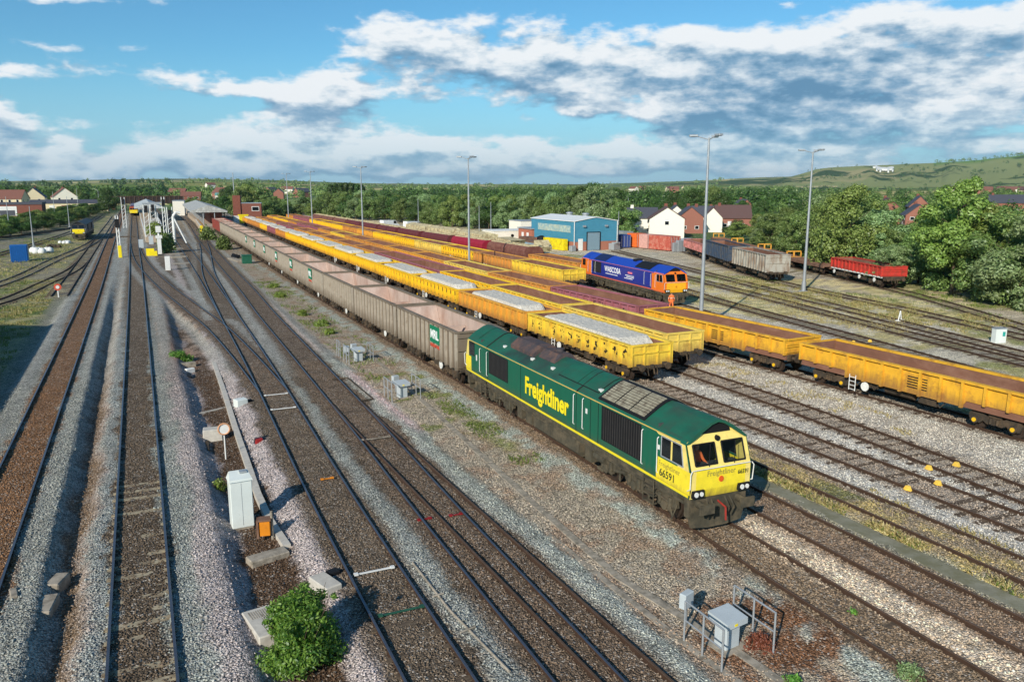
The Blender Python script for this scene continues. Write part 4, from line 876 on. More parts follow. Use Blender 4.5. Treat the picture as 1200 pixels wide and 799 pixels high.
        pl = [(-.62, 3.22), (.62, 3.22), (.56, 3.36), (.26, 3.50), (0, 3.55), (-.26, 3.50), (-.56, 3.36)]
        gr.add([(x, yg, z) for x, z in pl], [tuple(range(7))]).build('visor_grille', M['blackgap'], root)
        # headlight clusters, marker lamp, handrails, lamp iron
        for sx in (-1, 1):
            h = MB().box(sx * 1.0 - .25, sx * 1.0 + .25, *sorted((e * L2 - e * .02, e * (L2 + .07))), 1.28, 1.52, 0, 0).build('headlight', M['blackgap'], root)
            MB().tube((sx * 1.0 - .1, e * (L2 + .07), 1.4), (sx * 1.0 - .1, e * (L2 + .1), 1.4), .085, n=12).tube((sx * 1.0 + .12, e * (L2 + .07), 1.4), (sx * 1.0 + .12, e * (L2 + .1), 1.4), .075, n=12).build('lens', M['white'], h)
            MB().path([(sx * 1.34, e * (L2 - .12), 1.5), (sx * 1.36, e * (L2 + .05), 1.6), (sx * 1.38, e * (L2 + .08), 2.1), (sx * 1.30, e * (L2 + .06), 2.2)], .018).build('handrail', M['white'], root)
        MB().path([(-1.25, e * (L2 + .05), 2.2), (1.25, e * (L2 + .05), 2.2)], .014).build('handrail', M['white'], root)
        MB().tube((0, e * (L2 - .42), 3.05), (0, e * (L2 - .24), 3.05), .09, n=14).build('top_lamp', M['blackgap'], root)
        MB().tube((.0, e * (L2 - .02), 1.78), (.0, e * (L2 + .03), 1.78), .1, n=12).build('tail_lamp', liv.get('spot', M['orange']), root)
        # buffer beam, buffers, coupling, plough
        bb = MB().box(-1.25, 1.25, *sorted((e * (L2 - .35), e * (L2 - .1))), .55, 1.218)
        bb.prism([(-1.2, .55), (1.2, .55), (1.1, .2), (.4, .12), (-.4, .12), (-1.1, .2)], 'y', *sorted((e * (L2 - .22), e * (L2 - .12))))
        for sx in (-.5, .5, -.3, .3): bb.path([(sx, e * (L2 - .1), 1.1), (sx * 1.1, e * (L2 + .12), .8), (sx, e * (L2 + .02), .5)], .035)
        bb.build('buffer_beam', M['under66'], root)
        for sx in (-.87, .87):
            MB().tube((sx, e * (L2 - .1), 1.0), (sx, e * (L2 + .35), 1.0), .13, n=12).box(sx - .3, sx + .3, *sorted((e * (L2 + .35), e * (L2 + .42))), .84, 1.16).build('buffer', M['under66'], root)
        MB().path([(0, e * (L2 - .1), 1.0), (0, e * (L2 + .3), .92), (0, e * (L2 + .34), .5)], .035).build('coupling', liv.get('coup', M['rust']), root)
        # wiper and mirror
        for sx in (-.55, .55): MB().tube((sx, Y(2.25) + e * .05, 2.25), (sx + .2, Y(2.9) + e * .05, 2.9), .012).build('wiper', M['blackgap'], root)
        # cab interior
        MB().box(-1.2, 1.2, *sorted((e * 8.0, e * 9.75)), 1.25, 1.4).box(-1.2, 1.2, *sorted((e * 8.0, e * 8.05)), 1.4, 3.2).box(-1.1, 1.1, *sorted((e * 9.3, e * 9.7)), 1.4, 2.15).build('cab_interior', mat('cab_inside', (70, 74, 72), .9), root)
        MB().box(-.8, -.3, *sorted((e * 8.5, e * 8.9)), 1.4, 1.8).box(-.8, -.3, *sorted((e * 8.4, e * 8.52)), 1.8, 2.5).build('driver_seat', M['blackgap'], root)
    # --- side details
    for sd_ in (-1, 1):
        for end in (-1, 1):
            # cab side window and door outline
            y0, y1 = sorted((end * 9.35, end * 8.15)); 
            if end < 0:
                w = patch('side_window', sd_, -9.25, -8.0, 2.2, 2.92, liv['glass2'], slant=[(-9.62, 2.2), (-8.38, 2.2), (-8.38, 2.88), (-9.48, 2.88)])
                patch('window_bar', sd_, -9.0, -8.92, 2.2, 2.92, cabm, off=.02, parent=w)
                fr = MB()
                for a_, b_ in (((-9.62, 2.2), (-8.38, 2.2)), ((-8.38, 2.2), (-8.38, 2.88)), ((-8.38, 2.88), (-9.48, 2.88)), ((-9.48, 2.88), (-9.62, 2.2))): fr.tube((sd_ * 1.335, *a_), (sd_ * 1.335, *b_), .025, n=5)
                fr.build('frame', M['greyw'], w)
            else:
                patch('side_window', sd_, 8.7, 9.5, 2.2, 2.92, liv['glass2'])
            # door, its handrails
            ya = -7.75 if end < 0 else 7.38
            dr = patch('door', sd_, ya - .36, ya + .36, 1.35, 2.9, body if not liv.get('cabside') else cabm, off=.008)
            for yy in (ya - .46, ya + .48): MB().path([(sd_ * 1.33, yy, 1.55), (sd_ * 1.39, yy, 1.6), (sd_ * 1.39, yy, 2.75), (sd_ * 1.33, yy, 2.8)], .018).build('handrail', M['white'], root)
            st = MB()
            for z in (.35, .62, .9, 1.15): st.box(*sorted((sd_ * 1.18, sd_ * 1.4)), ya - .3, ya + .3, z, z + .04)
            for yy in (ya - .32, ya + .32): st.tube((sd_ * 1.37, yy, .3), (sd_ * 1.37, yy, 1.25), .02)
            st.build('steps', M['under66'], root)
        # grilles
        for (g0, g1, z0, z1) in liv['grilles']:
            gp = patch('side_grille', sd_, g0, g1, z0, z1, M['blackgap'], off=.01)
            sl = MB(); q = g0 + .1
            while q < g1 - .05: sl.box(*sorted((sd_ * 1.33, sd_ * 1.345)), q, q + .03, z0 + .04, z1 - .04); q += .16
            sl.build('slats', mat('grille_dark', (58, 56, 54), .6), gp)
        patch('body_stripe', sd_, -9.9, 9.9, 1.27, 1.36, liv['stripe'], off=.014)
        gl = MB().tube((sd_ * 1.33, -9.4, 2.97), (sd_ * 1.33, 9.4, 2.97), .022, n=6); gl.build('gutter_line', liv['gutter'], root)
        for nm, sl_, m in liv.get('panels', []):
            if (nm[-1] == 'L') != (sd_ < 0): continue
            patch('cab_side_panel', sd_, 0, 0, 0, 0, m, off=.006, slant=sl_)
        # centre door handrails
        for yy in liv.get('rails', []): MB().path([(sd_ * 1.33, yy, 1.6), (sd_ * 1.385, yy, 1.65), (sd_ * 1.385, yy, 2.8), (sd_ * 1.33, yy, 2.85)], .018).build('handrail', M['white'], root)
        for yy in liv.get('seams', []): MB().box(*sorted((sd_ * 1.318, sd_ * 1.326)), yy - .015, yy + .015, 1.36, 2.93).build('panel_seam', M['blackgap'], root)
    # --- underframe: fuel tank and boxes
    tk = MB().prism([(-1.2, .95), (-1.28, .45), (-1.1, .28), (1.1, .28), (1.28, .45), (1.2, .95)], 'y', -2.6, 1.6); tk.build('fuel_tank', M['under66'], root)
    ub = MB().box(-1.25, 1.25, -9.6, 9.6, .95, 1.05)
    for y, w in ((-3.4, .5), (2.1, .6), (3.1, .5)):
        for s in (-1, 1): ub.box(*sorted((s * .8, s * 1.27)), y - w / 2, y + w / 2, .4, .95)
    for s in (-1, 1): ub.tube((s * 1.15, -4.6, .75), (s * 1.15, -3.8, .75), .16, n=10).path([(s * 1.25, -9, 1.0), (s * 1.28, -6, .93), (s * 1.25, -2.7, .98), (s * 1.28, 2, .9), (s * 1.25, 9, .98)], .03)
    ub.build('equipment_box', M['under66'], root)
    # --- three-axle bogies
    def bog():
        b = MB()
        for s in (-1, 1):
            pl = [(-2.45, .95), (-2.3, 1.0), (2.3, 1.0), (2.45, .95), (2.5, .6), (2.25, .55), (2.2, .38), (1.6, .38), (1.5, .62), (.7, .66), (.5, .4), (-.5, .4), (-.7, .66), (-1.5, .62), (-1.6, .38), (-2.2, .38), (-2.25, .55), (-2.5, .6)]
            b.prism([(y, z - .04) for y, z in pl], 'x', *sorted((s * 1.0, s * 1.14)))
            for y in (-1.9, 0, 1.9):
                b.tube((s * 1.1, y, .5), (s * 1.24, y, .5), .17, n=12)
                for q in (-.3, .3): b.tube((s * 1.17, y + q, .52), (s * 1.17, y + q, .86), .085, n=8)
                b.box(*sorted((s * 1.08, s * 1.2)), y - .42, y + .42, .42, .5)
            for y in (-.95, .95):
                b.tube((s * 1.18, y, .35), (s * 1.18, y, .9), .05, n=8); b.tube((s * 1.2, y - .4, .78), (s * 1.2, y + .35, .62), .07, n=8)
            b.path([(s * 1.22, -2.4, .28), (s * 1.22, -2.2, .7), (s * 1.2, -1.3, .74)], .035).box(*sorted((s * 1.1, s * 1.25)), 2.1, 2.5, .3, .42)
            b.tube((s * 1.26, -2.4, .2), (s * 1.1, -2.5, .7), .025)
        b.box(-1, 1, -2.2, 2.2, .55, .8); return b.mesh('bogie', M['under66'])
    bm_ = cached('bog66', bog)
    for s in (-1, 1):
        bg = link('bogie', bm_, root, (0, s * 6.6, 0))
        for q in (-1.9, 0, 1.9): link('wheelset', wheelset_mesh(.5), bg, (0, q, 0))
    # --- roof equipment
    if liv.get('roofkit'):
        fan = MB(); roofplate(fan, -1.24, 1.24, -7.2, -4.05, .012, .05, n=10); f_ = fan.build('radiator_frame', M['blackgap'], root)
        for sx in (-1, 1):
            for i in range(3):
                y = -7.08 + i * .99; g = MB()
                for q in range(9): roofplate(g, sx * (.14 + q * .112), sx * (.14 + q * .112 + .075), y, y + .9, .07, .02, n=1)
                roofplate(g, sx * 1.13, sx * 1.17, y, y + .9, .07, .03, n=1)
                g.build('radiator_grille', mat('grille_tan', (150, 144, 124), .75, 0, var=.25, scale=5, c2=(110, 100, 84)), f_)
        ex = MB(); 
        for y0, y1, w, z in ((2.5, 5.1, .8, 3.80), (.7, 2.3, .66, 3.76)):
            sg = [(-w, 3.2), (-w * .98, z - .32), (-w * .45, z), (w * .45, z), (w * .98, z - .32), (w, 3.2)]
            ex.prism(sg, 'y', y0, y1)
        ex.box(-.3, .3, 2.3, 2.5, 3.5, 3.74).tube((.1, 1.5, 3.7), (.1, 1.5, 3.88), .22, n=12)
        ex.build('exhaust_silencer', mat('exhaust_dark', (70, 64, 66), .8, c2=(104, 80, 70)), root)
        hh = MB(); [roofplate(hh, -1.0, 1.0, a_, b_, .008, .025, n=8) for a_, b_ in ((-2.0, -.4), (-3.7, -2.06))]; sm_ = MB(); roofplate(sm_, -1.03, 1.03, -3.74, -.36, .004, .012, n=8); sm_.build('hatch_seam', M['blackgap'], root); hh.build('roof_hatch', roofm, root)
        for y in (-3.8, .3, 5.5, 2.35): MB().box(-.95, -.8, y, y + .2, 3.22, 3.33).build('lifting_lug', M['white'], root)
        for y in (-2.5, 7.0): MB().path([(-1.34, y, 2.98), (-1.28, y, 3.05), (-.62, y, 3.44), (-.28, y, 3.61), (0, y, 3.68), (.28, y, 3.61), (.62, y, 3.44), (1.28, y, 3.05), (1.34, y, 2.98)], .028).build('roof_seam', M['blackgap'], root)
    return root
def paint(n, c, rough=.35, **k): return mat(n, c, rough, var=k.pop('var', .1), spec=.5, **k)
clear = bpy.data.materials.new('cab_glass'); clear.use_nodes = True
_n = clear.node_tree; _g = _n.nodes['Principled BSDF']; _g.inputs['Base Color'].default_value = (.02, .03, .03, 1); _g.inputs['Roughness'].default_value = .05
_t = _n.nodes.new('ShaderNodeBsdfTransparent'); _t.inputs[0].default_value = (.8, .85, .85, 1); _mx = _n.nodes.new('ShaderNodeMixShader'); _mx.inputs[0].default_value = .14
_n.links.new(_t.outputs[0], _mx.inputs[1]); _n.links.new(_g.outputs[0], _mx.inputs[2]); _n.links.new(_mx.outputs[0], _n.nodes['Material Output'].inputs[0])
green = paint('loco_green', (14, 96, 72), .4, low=(1.2, 2.0, (70, 84, 62)), scale=2.2, stretch=(1, 1.6, .35), c2=(40, 92, 72), thr=(.5, .8)); greenroof = paint('loco_green_roof', (22, 90, 68), .6, scale=1.6, var=.22, stretch=(1, .6, 1), c2=(48, 76, 60), thr=(.46, .66))
def soot(m, y0, y1):
    nt = m.node_tree; N = nt.nodes; L = nt.links; b = N['Principled BSDF']; src = b.inputs['Base Color'].links[0].from_socket; tc = N.new('ShaderNodeTexCoord'); sp = N.new('ShaderNodeSeparateXYZ'); L.new(tc.outputs['Object'], sp.inputs[0])
    n = N.new('ShaderNodeTexNoise'); n.inputs['Scale'].default_value = 1.1; n.inputs['Detail'].default_value = 7; L.new(tc.outputs['Object'], n.inputs['Vector'])
    a = N.new('ShaderNodeMath'); a.operation = 'SUBTRACT'; L.new(sp.outputs['Y'], a.inputs[0]); a.inputs[1].default_value = (y0 + y1) / 2; c = N.new('ShaderNodeMath'); c.operation = 'ABSOLUTE'; L.new(a.outputs[0], c.inputs[0])
    r = N.new('ShaderNodeMapRange'); L.new(c.outputs[0], r.inputs[0]); r.inputs[1].default_value = (y1 - y0) * .85; r.inputs[2].default_value = 0; r.inputs[3].default_value = -.2; r.inputs[4].default_value = .3; d = N.new('ShaderNodeMath'); d.operation = 'ADD'; L.new(r.outputs[0], d.inputs[0]); L.new(n.outputs['Fac'], d.inputs[1])
    q = N.new('ShaderNodeMapRange'); L.new(d.outputs[0], q.inputs[0]); q.inputs[1].default_value = .42; q.inputs[2].default_value = .82; q.inputs[4].default_value = .85; mx = N.new('ShaderNodeMix'); mx.data_type = 'RGBA'; L.new(q.outputs[0], mx.inputs[0]); L.new(src, mx.inputs[6]); mx.inputs[7].default_value = lin4((42, 44, 42)); L.new(mx.outputs[2], b.inputs['Base Color'])
soot(greenroof, .5, 5.5)
lyel = paint('loco_pale_yellow', (240, 216, 120), .45, scale=4, c2=(206, 180, 104), thr=(.52, .75)); lyel2 = paint('loco_strong_yellow', (242, 218, 52), .45, low=(1.15, 1.75, (138, 118, 62)), scale=4, c2=(206, 184, 70), thr=(.54, .75)); gold = paint('gold_line', (212, 180, 90)); ystripe = paint('yellow_line', (236, 214, 40))
liv_g = dict(side=green, roof=greenroof, cab=lyel, nose=lyel2, glass=clear, glass2=M['glass'], stripe=ystripe, gutter=gold, roofkit=True, spot=paint('spot_orange', (226, 92, 34)), coup=mat('coupling_red', (150, 50, 40), .7),
    grilles=[(-7.15, -4.45, 1.6, 2.9), (4.35, 6.75, 1.75, 2.88)], rails=[-2.3, -3.05], seams=[-2.45, -4.2, 2.9, 6.9, -3.6],
    panels=[('panelL', [(-9.98, 1.37), (-7.75, 1.37), (-8.0, 2.12), (-9.98, 2.12)], lyel2), ('panelR', [(-9.98, 1.37), (-7.75, 1.37), (-8.0, 2.12), (-9.98, 2.12)], lyel2),
            ('panelL', [(-9.92, 2.121), (-9.3, 2.121), (-9.1, 2.94), (-9.66, 2.94)], lyel), ('panelR', [(-9.92, 2.121), (-9.3, 2.121), (-9.1, 2.99), (-9.66, 2.99)], lyel),
            ('panelL', [(-9.15, 2.89), (-8.2, 2.89), (-8.05, 2.945), (-9.15, 2.945)], lyel),
            ('panelL', [(9.2, 1.37), (9.98, 1.37), (9.98, 2.12), (9.2, 2.12)], lyel2), ('panelL', [(9.55, 2.121), (9.93, 2.121), (9.68, 2.99), (9.4, 2.99)], lyel)])
gl = loco((16.47, 29.35, 0), -.016, 'green and yellow diesel locomotive at the head of the grey wagon train', liv_g)
lt_y = paint('lettering_yellow', (248, 226, 30)); lt_d = paint('lettering_dark', (60, 70, 40)); 
t = link('lettering', textmesh('Freightliner', 1.08, lt_y, .034, .004), gl, (-1.338, .3, 2.12)); t.rotation_euler = (R(90), 0, R(-90)); t.scale = (.84, 1, 1)
t = link('lettering', textmesh('66591', .36, lt_d, .006, .003), gl, (-1.331, -8.75, 1.62)); t.rotation_euler = (R(90), 0, R(-90))
t = link('lettering', textmesh('Freightliner', .26, mat('lettering_faint', (150, 140, 70), .6), .0, .003), gl, (-1.331, -8.85, 1.93)); t.rotation_euler = (R(90), 0, R(-90))
t = link('lettering', textmesh('Freightliner', .27, mat('lettering_faint', (150, 140, 70), .6), .0, .003), gl, (0, -10.012, 2.0)); t.rotation_euler = (R(90), 0, 0)
t = link('lettering', textmesh('66591', .2, lt_d, .004, .003), gl, (.98, -10.012, 1.9)); t.rotation_euler = (R(90), 0, 0)
for y, z, h_ in ((-8.22, 2.45, .16), (8.4, 2.2, .3), (-3.3, 2.4, .2)):
    MB().box(-1.34, -1.33, y - .07, y + .07, z - h_ / 2, z + h_ / 2).build('notice_plate', M['white'], gl)
gl.scale = (.9, 1, 1)
# driver, seated in the near cab
def skin_person(name, verts, edges, radii, m):
    me = bpy.data.meshes.new(name); me.from_pydata(verts, edges, []); o = bpy.data.objects.new(name, me); COL.objects.link(o)
    o.modifiers.new('s', 'SKIN'); o.modifiers.new('u', 'SUBSURF').levels = 2
    for v, r in zip(me.skin_vertices[0].data, radii): v.radius = (r, r) if not isinstance(r, tuple) else r
    me.skin_vertices[0].data[0].use_root = True
    bpy.context.view_layer.update()
    m2 = bpy.data.meshes.new_from_object(o.evaluated_get(bpy.context.evaluated_depsgraph_get())); bpy.data.objects.remove(o)
    m2.materials.clear(); [m2.materials.append(x) for x in (m if isinstance(m, list) else [m])]
    m2.polygons.foreach_set('use_smooth', [True] * len(m2.polygons)); m2.name = name; return m2
hiviz = paint('hi_vis_orange', (238, 118, 58), .8); skinm = paint('skin', (204, 150, 124), .6); hairm = paint('hair_brown', (70, 50, 38), .8); navyc = paint('dark_trousers', (40, 44, 58), .8)
band = mat('reflective_band', (214, 214, 200), .4, var=.05)
def clothe(me, mats, fn):
    me.materials.clear(); [me.materials.append(x) for x in mats]
    for p in me.polygons: p.material_index = fn(p.center)
# seated driver: hips at z 1.9
v = [(0, 0, 1.92), (0, .03, 2.15), (0, .02, 2.38), (0, 0, 2.5), (0, -.02, 2.62), (0, -.03, 2.73), (-.17, .02, 2.4), (-.24, -.08, 2.18), (-.2, -.32, 2.12), (-.17, -.42, 2.14), (.17, .02, 2.4), (.24, -.08, 2.18), (.2, -.32, 2.12), (.17, -.42, 2.14),
     (-.1, -.4, 1.92), (-.1, -.48, 1.5), (.1, -.4, 1.92), (.1, -.48, 1.5)]
e = [(0, 1), (1, 2), (2, 3), (3, 4), (4, 5), (2, 6), (6, 7), (7, 8), (8, 9), (2, 10), (10, 11), (11, 12), (12, 13), (0, 14), (14, 15), (0, 16), (16, 17)]
r = [(.16, .13), (.15, .12), (.15, .11), .055, .09, .08, .07, .05, .04, .035, .07, .05, .04, .035, .08, .05, .08, .05]
dm = skin_person('person', v, e, r, skinm); clothe(dm, [hiviz, skinm, navyc, hairm], lambda c: 3 if c.z > 2.70 or (c.z > 2.6 and c.y > .03) else (1 if c.z > 2.5 or (c.y < -.34 and c.z > 2.02) else (2 if c.z < 1.98 else 0)))
tag(link('person', dm, None, (15.98, 20.25, .0)), 'driver in an orange jacket seated behind the left windscreen of the green locomotive', 'person')
# blue and orange locomotive
blue = paint('loco_blue', (32, 48, 140), low=(1.2, 2.0, (60, 62, 96))); blueroof = paint('loco_blue_roof', (28, 66, 168), .45); lor = paint('loco_orange', (238, 122, 34)); noseor = paint('loco_nose_amber', (242, 176, 30)); pinkl = paint('pink_line', (226, 130, 140))
liv_b = dict(side=blue, roof=blueroof, cab=lor, nose=noseor, glass=clear, glass2=M['glass'], stripe=paint('loco_orange_line', (226, 110, 70)), gutter=pinkl, cabside=True, roofkit=False, grilles=[(4.4, 6.6, 1.7, 2.9)], rails=[5.9, -5.9], seams=[])
bx, by = 45.9, 70.4; brz = -math.atan2(46.85 - 45.05, 18.)
bl = loco((bx, by, 0), brz, 'blue and orange diesel locomotive standing beyond the yellow wagons', liv_b)
tw = paint('lettering_white', (240, 240, 240)); tp = paint('lettering_pink', (232, 120, 140))
bl.scale = (.93, .95, .97)
def btxt(s, size, y, z, m, bold=.01):
    t = link('lettering', textmesh(s, size, m, bold, .004), bl, (-1.33, y, z)); t.rotation_euler = (R(90), 0, R(-90)); return t
btxt('WASCOSA', .82, 1.5, 2.3, tw, .02)
MB().box(-1.335, -1.325, -3.2, -2.2, 2.32, 2.52).build('name_plate', tp, bl); 
for y0, y1, z in ((.2, 3.2, 1.80), (-3.6, -1.6, 2.08), (-3.6, -1.9, 1.92), (-3.3, -1.4, 1.76)): MB().box(-1.333, -1.326, y0, y1, z, z + .07).build('small_print', tw, bl)
_b = MB(); roofplate(_b, -1.2, 1.2, 3.6, 6.6, .01, .03, n=8).build('roof_hatch', paint('roof_dark_blue', (22, 30, 74), .5), bl)
_b = MB(); roofplate(_b, -1.15, 1.15, -6.6, -3.4, .01, .05, n=8).build('radiator_grille', M['blackgap'], bl); MB().box(-.4, .4, -2.3, -1.6, 3.5, 3.78).build('exhaust_silencer', M['blackgap'], bl)
# person in orange walking by the blue locomotive, seen from behind
def walker():
    v = [(0, 0, .95), (0, 0, 1.12), (0, .02, 1.38), (0, .02, 1.5), (0, .0, 1.6), (0, 0, 1.7), (-.18, .01, 1.4), (-.25, .03, 1.15), (-.24, -.12, .92), (-.23, -.18, .84), (.18, .01, 1.4), (.25, -.0, 1.15), (.25, .1, .9), (.24, .13, .82),
         (-.1, .0, .88), (-.11, .1, .5), (-.12, -.1, .09), (-.12, .08, .03), (.1, .0, .88), (.12, -.1, .5), (.12, -.16, .09), (.12, .0, .03)]
    e = [(0, 1), (1, 2), (2, 3), (3, 4), (4, 5), (2, 6), (6, 7), (7, 8), (8, 9), (2, 10), (10, 11), (11, 12), (12, 13), (0, 14), (14, 15), (15, 16), (16, 17), (0, 18), (18, 19), (19, 20), (20, 21)]
    r = [(.15, .12), (.14, .11), (.16, .11), .055, .095, .08, .07, .05, .04, .035, .07, .05, .04, .035, .09, .07, .05, .045, .09, .07, .05, .045]
    m = skin_person('person', v, e, r, hiviz); clothe(m, [hiviz, skinm, M['blackgap'], hairm, band], lambda c: 3 if c.z > 1.6 else 1 if c.z > 1.5 or (c.z < .88 and abs(c.x) > .2) else 2 if c.z < .12 else 4 if (abs(c.z - 1.2) < .03 or abs(c.z - .45) < .03) else 0)
    return m
tag(link('person', walker(), None, (42.9, 58.8, -.14), R(-20)), 'person in full orange high visibility clothing walking in front of the blue locomotive', 'person')
# yellow fronted dark locomotive on the left, and the train in the station
liv_d = dict(side=paint('loco_dark_green', (44, 50, 48), .6), roof=paint('loco_dark_roof', (50, 52, 50), .6), cab=paint('loco_warn_dark', (34, 36, 36), .5), nose=paint('loco_warn_yellow', (240, 214, 30)), glass=M['glass'], glass2=M['glass'], stripe=paint('dull_line', (90, 84, 60)), gutter=M['blackgap'], cabside=False, roofkit=False, grilles=[(-6, -3, 1.7, 2.9), (3, 6, 1.7, 2.9)], rails=[], seams=[])
loco((-10.9, 197.5, 0), R(-2), 'dark locomotive with a yellow nose standing on the left beyond the white bags', liv_d)
def coach(parent_label, y, front):
    x = tx('A', y); root = thing('passenger_train', parent_label, 'train', (x, y, 0)); b = MB()
    pr_ = [(-1.3, .9), (-1.35, 2.6), (-1.15, 3.3), (-.6, 3.65), (.6, 3.65), (1.15, 3.3), (1.35, 2.6), (1.3, .9)]
    b.prism(pr_, 'y', -11, 11); b.build('body_shell', paint('train_maroon', (96, 40, 60)), root)
    for s in (-1, 1):
        for i in range(8): MB().box(*sorted((s * 1.345, s * 1.37)), -9.6 + i * 2.5, -8.0 + i * 2.5, 1.95, 2.6).build('side_window', M['glass'], root)
        for yy in (-3, 4): MB().box(*sorted((s * 1.345, s * 1.38)), yy - .3, yy + .3, 1.0, 2.7).build('door', lyel2, root)
    if front:
        MB().prism([(-1.28, .95), (-1.32, 2.1), (1.32, 2.1), (1.28, .95)], 'y', -11.06, -10.99).build('cab_front', liv_d['nose'], root)
        MB().prism([(-1.3, 2.1), (-1.3, 2.6), (-1.1, 3.2), (1.1, 3.2), (1.3, 2.6), (1.3, 2.1)], 'y', -11.05, -10.99).build('cab_surround', paint('train_orange_red', (196, 96, 60)), root)
        for xa in (-1.1, -.3, .45): MB().box(xa, xa + .65, -11.09, -11.04, 2.15, 2.85).build('windscreen', M['glass'], root)
        for xa in (-.95, .75): MB().box(xa, xa + .2, -11.1, -11.05, 1.2, 1.4).build('headlight', M['white'], root)
    for s in (-1, 1): bg = link('bogie', bogie_mesh(M['under']), root, (0, s * 7.5, 0)); [link('wheelset', wheelset_mesh(), bg, (0, q, 0)) for q in (-.9, .9)]
    MB().box(-1.1, 1.1, -5, 5, .45, .92).build('equipment_box', M['under'], root)
coach('two-car passenger train with yellow front waiting at the left island platform, near coach', 339, True); coach('rear coach of the passenger train at the island platform', 362, False)

# ================================================================ lamps, posts
def lamp_post(x, y, h, label, group='tall yard lamps', heads=3, r=.17):
    root = thing('yard_lamp', label, 'lamp', (x, y, 0), 0, group)
    b = MB().tube((0, 0, -.2), (0, 0, h), r, r * .45, n=12).tube((0, 0, -.2), (0, 0, .9), r * 1.35, n=12).box(-.35, .35, -.35, .35, -.3, -.05); b.build('pole', M['greyw'], root)
    if heads:
        for k in range(heads):
            a = math.pi * (2 * k / heads) + .5; dx, dy = math.cos(a), math.sin(a)
            if heads == 2: dx, dy = (1, 0) if k else (-1, 0)
            MB().tube((0, 0, h - .15), (dx * .95, dy * .95, h + .12), .035).build('bracket', M['greyw'], root)
            hd = MB().box(-.32, .32, -.17, .17, -.06, .08, 0, .02).build('lamp_head', M['greyw'], root, (dx * 1.15, dy * 1.15, h + .14), a)
            MB().box(-.25, .25, -.12, .12, -.09, -.062).build('lens', M['glass'], hd)
    return root
lamp_post(39.5, 50.2, 14.5, 'tall grey yard lamp standing just behind the long yellow wagon')
lamp_post(63.9, 64.2, 14.4, 'tall grey yard lamp on dry grass left of the red wagon')
lamp_post(37.7, 94.6, 14.3, 'tall yard lamp among the wagons left of the blue and white sheds')
lamp_post(38.3, 150, 14.2, 'slim yard lamp left of the white van, between two wagon rows')
lamp_post(39.6, 205, 14.2, 'distant yard lamp right of the brick signal cabin')
lamp_post(40.6, 246, 14.2, 'distant yard lamp nearest the brick signal cabin')
lamp_post(36, 345, 16, 'faint pale mast rising above the trees left of the brick cabin', heads=0, r=.3)
for x, y, h, w in ((-17.9, 172.4, 7.2, 'beside the blue container'), (-26.1, 210, 8.5, 'left of the dark trees at the frame edge'), (-24, 297, 9, 'in front of the industrial units'), (-22, 380, 10, 'before the red roofed houses'), (-14.8, 398, 9, 'right of the white gabled house'), (-17, 250, 8, 'at the foot of the dark trees')):
    lamp_post(x, y, h, f'short grey lamp post {w}', 'short lamps on the left', 0, .12)
for x, y, h, w in ((78.0, 123.5, 6.4, 'right of the blue shed'), (105.5, 163, 8, 'left of the white house'), (62, 150, 7, 'behind the cream hoppers, left'), (57.5, 175, 8, 'by the parked white vans'), (68, 158, 7.5, 'left of the white office block')):
    lamp_post(x, y, h, f'thin timber pole {w}', 'thin poles along the yard edge', 0, .1)

# ================================================================ trackside furniture
def cabinet_legs(x, y, rz, label):
    root = thing('equipment_cabinet', label, 'cabinet', (x, y, -.2), rz, 'grey cabinets between handrails')
    MB().box(-.24, .24, -.2, .2, 0, .62, 0, .02).build('body', M['cabgrey'], root)
    MB().add([(-.36, -.32, .62), (.36, -.32, .62), (.36, .32, .7), (-.36, .32, .7), (-.36, -.32, .78), (.36, -.32, .78), (.36, .32, .86), (-.36, .32, .86)], [(3, 2, 1, 0), (4, 5, 6, 7), (0, 1, 5, 4), (1, 2, 6, 5), (2, 3, 7, 6), (3, 0, 4, 7)]).build('lid', M['cabgrey'], root)
    MB().box(-.1, .0, -.33, -.322, .66, .72).build('label_plate', M['yellow'], root); MB().box(-.4, .4, -.35, .35, -.1, .0).build('plinth', M['conc'], root); return root
def small_box(x, y, rz, label):
    root = thing('junction_box', label, 'junction box', (x, y, -.2), rz, 'small grey boxes on posts')
    MB().tube((0, 0, -.1), (0, 0, .6), .04).build('post', M['greyw'], root); MB().box(-.2, .2, -.1, .1, .5, .9, 0, .02).build('box', M['cabgrey'], root); return root
def hand_rail(x, y, ln, rz, label):
    root = thing('guard_rail', label, 'guard rail', (x, y, -.22), rz, 'galvanised guard rails by the cabinets')
    b = MB(); h = ln / 2
    b.path([(0, -h, 1.06), (0, h, 1.06)], .025); b.path([(0, -h, .55), (0, h, .55)], .022); b.build('rail', M['greyw'], root)
    for q in (-h, 0, h): MB().tube((0, q, -.2), (0, q, 1.06), .027).build('post', M['greyw'], root)
    return root
for cx, cy, w, dx in ((12.45, 14.35, 'nearest the viewer', .82), (12.2, 40.7, 'beside the rear of the green locomotive', .8), (12.3, 50.6, 'furthest, beside the grey wagons', .8)):
    cabinet_legs(cx, cy - .1, R(8), f'grey lidded cabinet on the stony cess, {w}')
    small_box(cx - .35 + .35 * (cy > 20), cy + 1.1, R(20), f'small grey box on a post beside the cabinet {w}')
    hand_rail(cx - dx, cy - .2, 1.45, R(0), f'left guard rail of the cabinet {w}'); hand_rail(cx + dx, cy - .1, 1.5, R(0), f'right guard rail of the cabinet {w}')
hand_rail(11.45, 52.4, 1.0, 0, 'lone short guard rail beside the furthest cabinet'); small_box(11.7, 51.2, 0, 'pale box on a post left of the furthest cabinet')
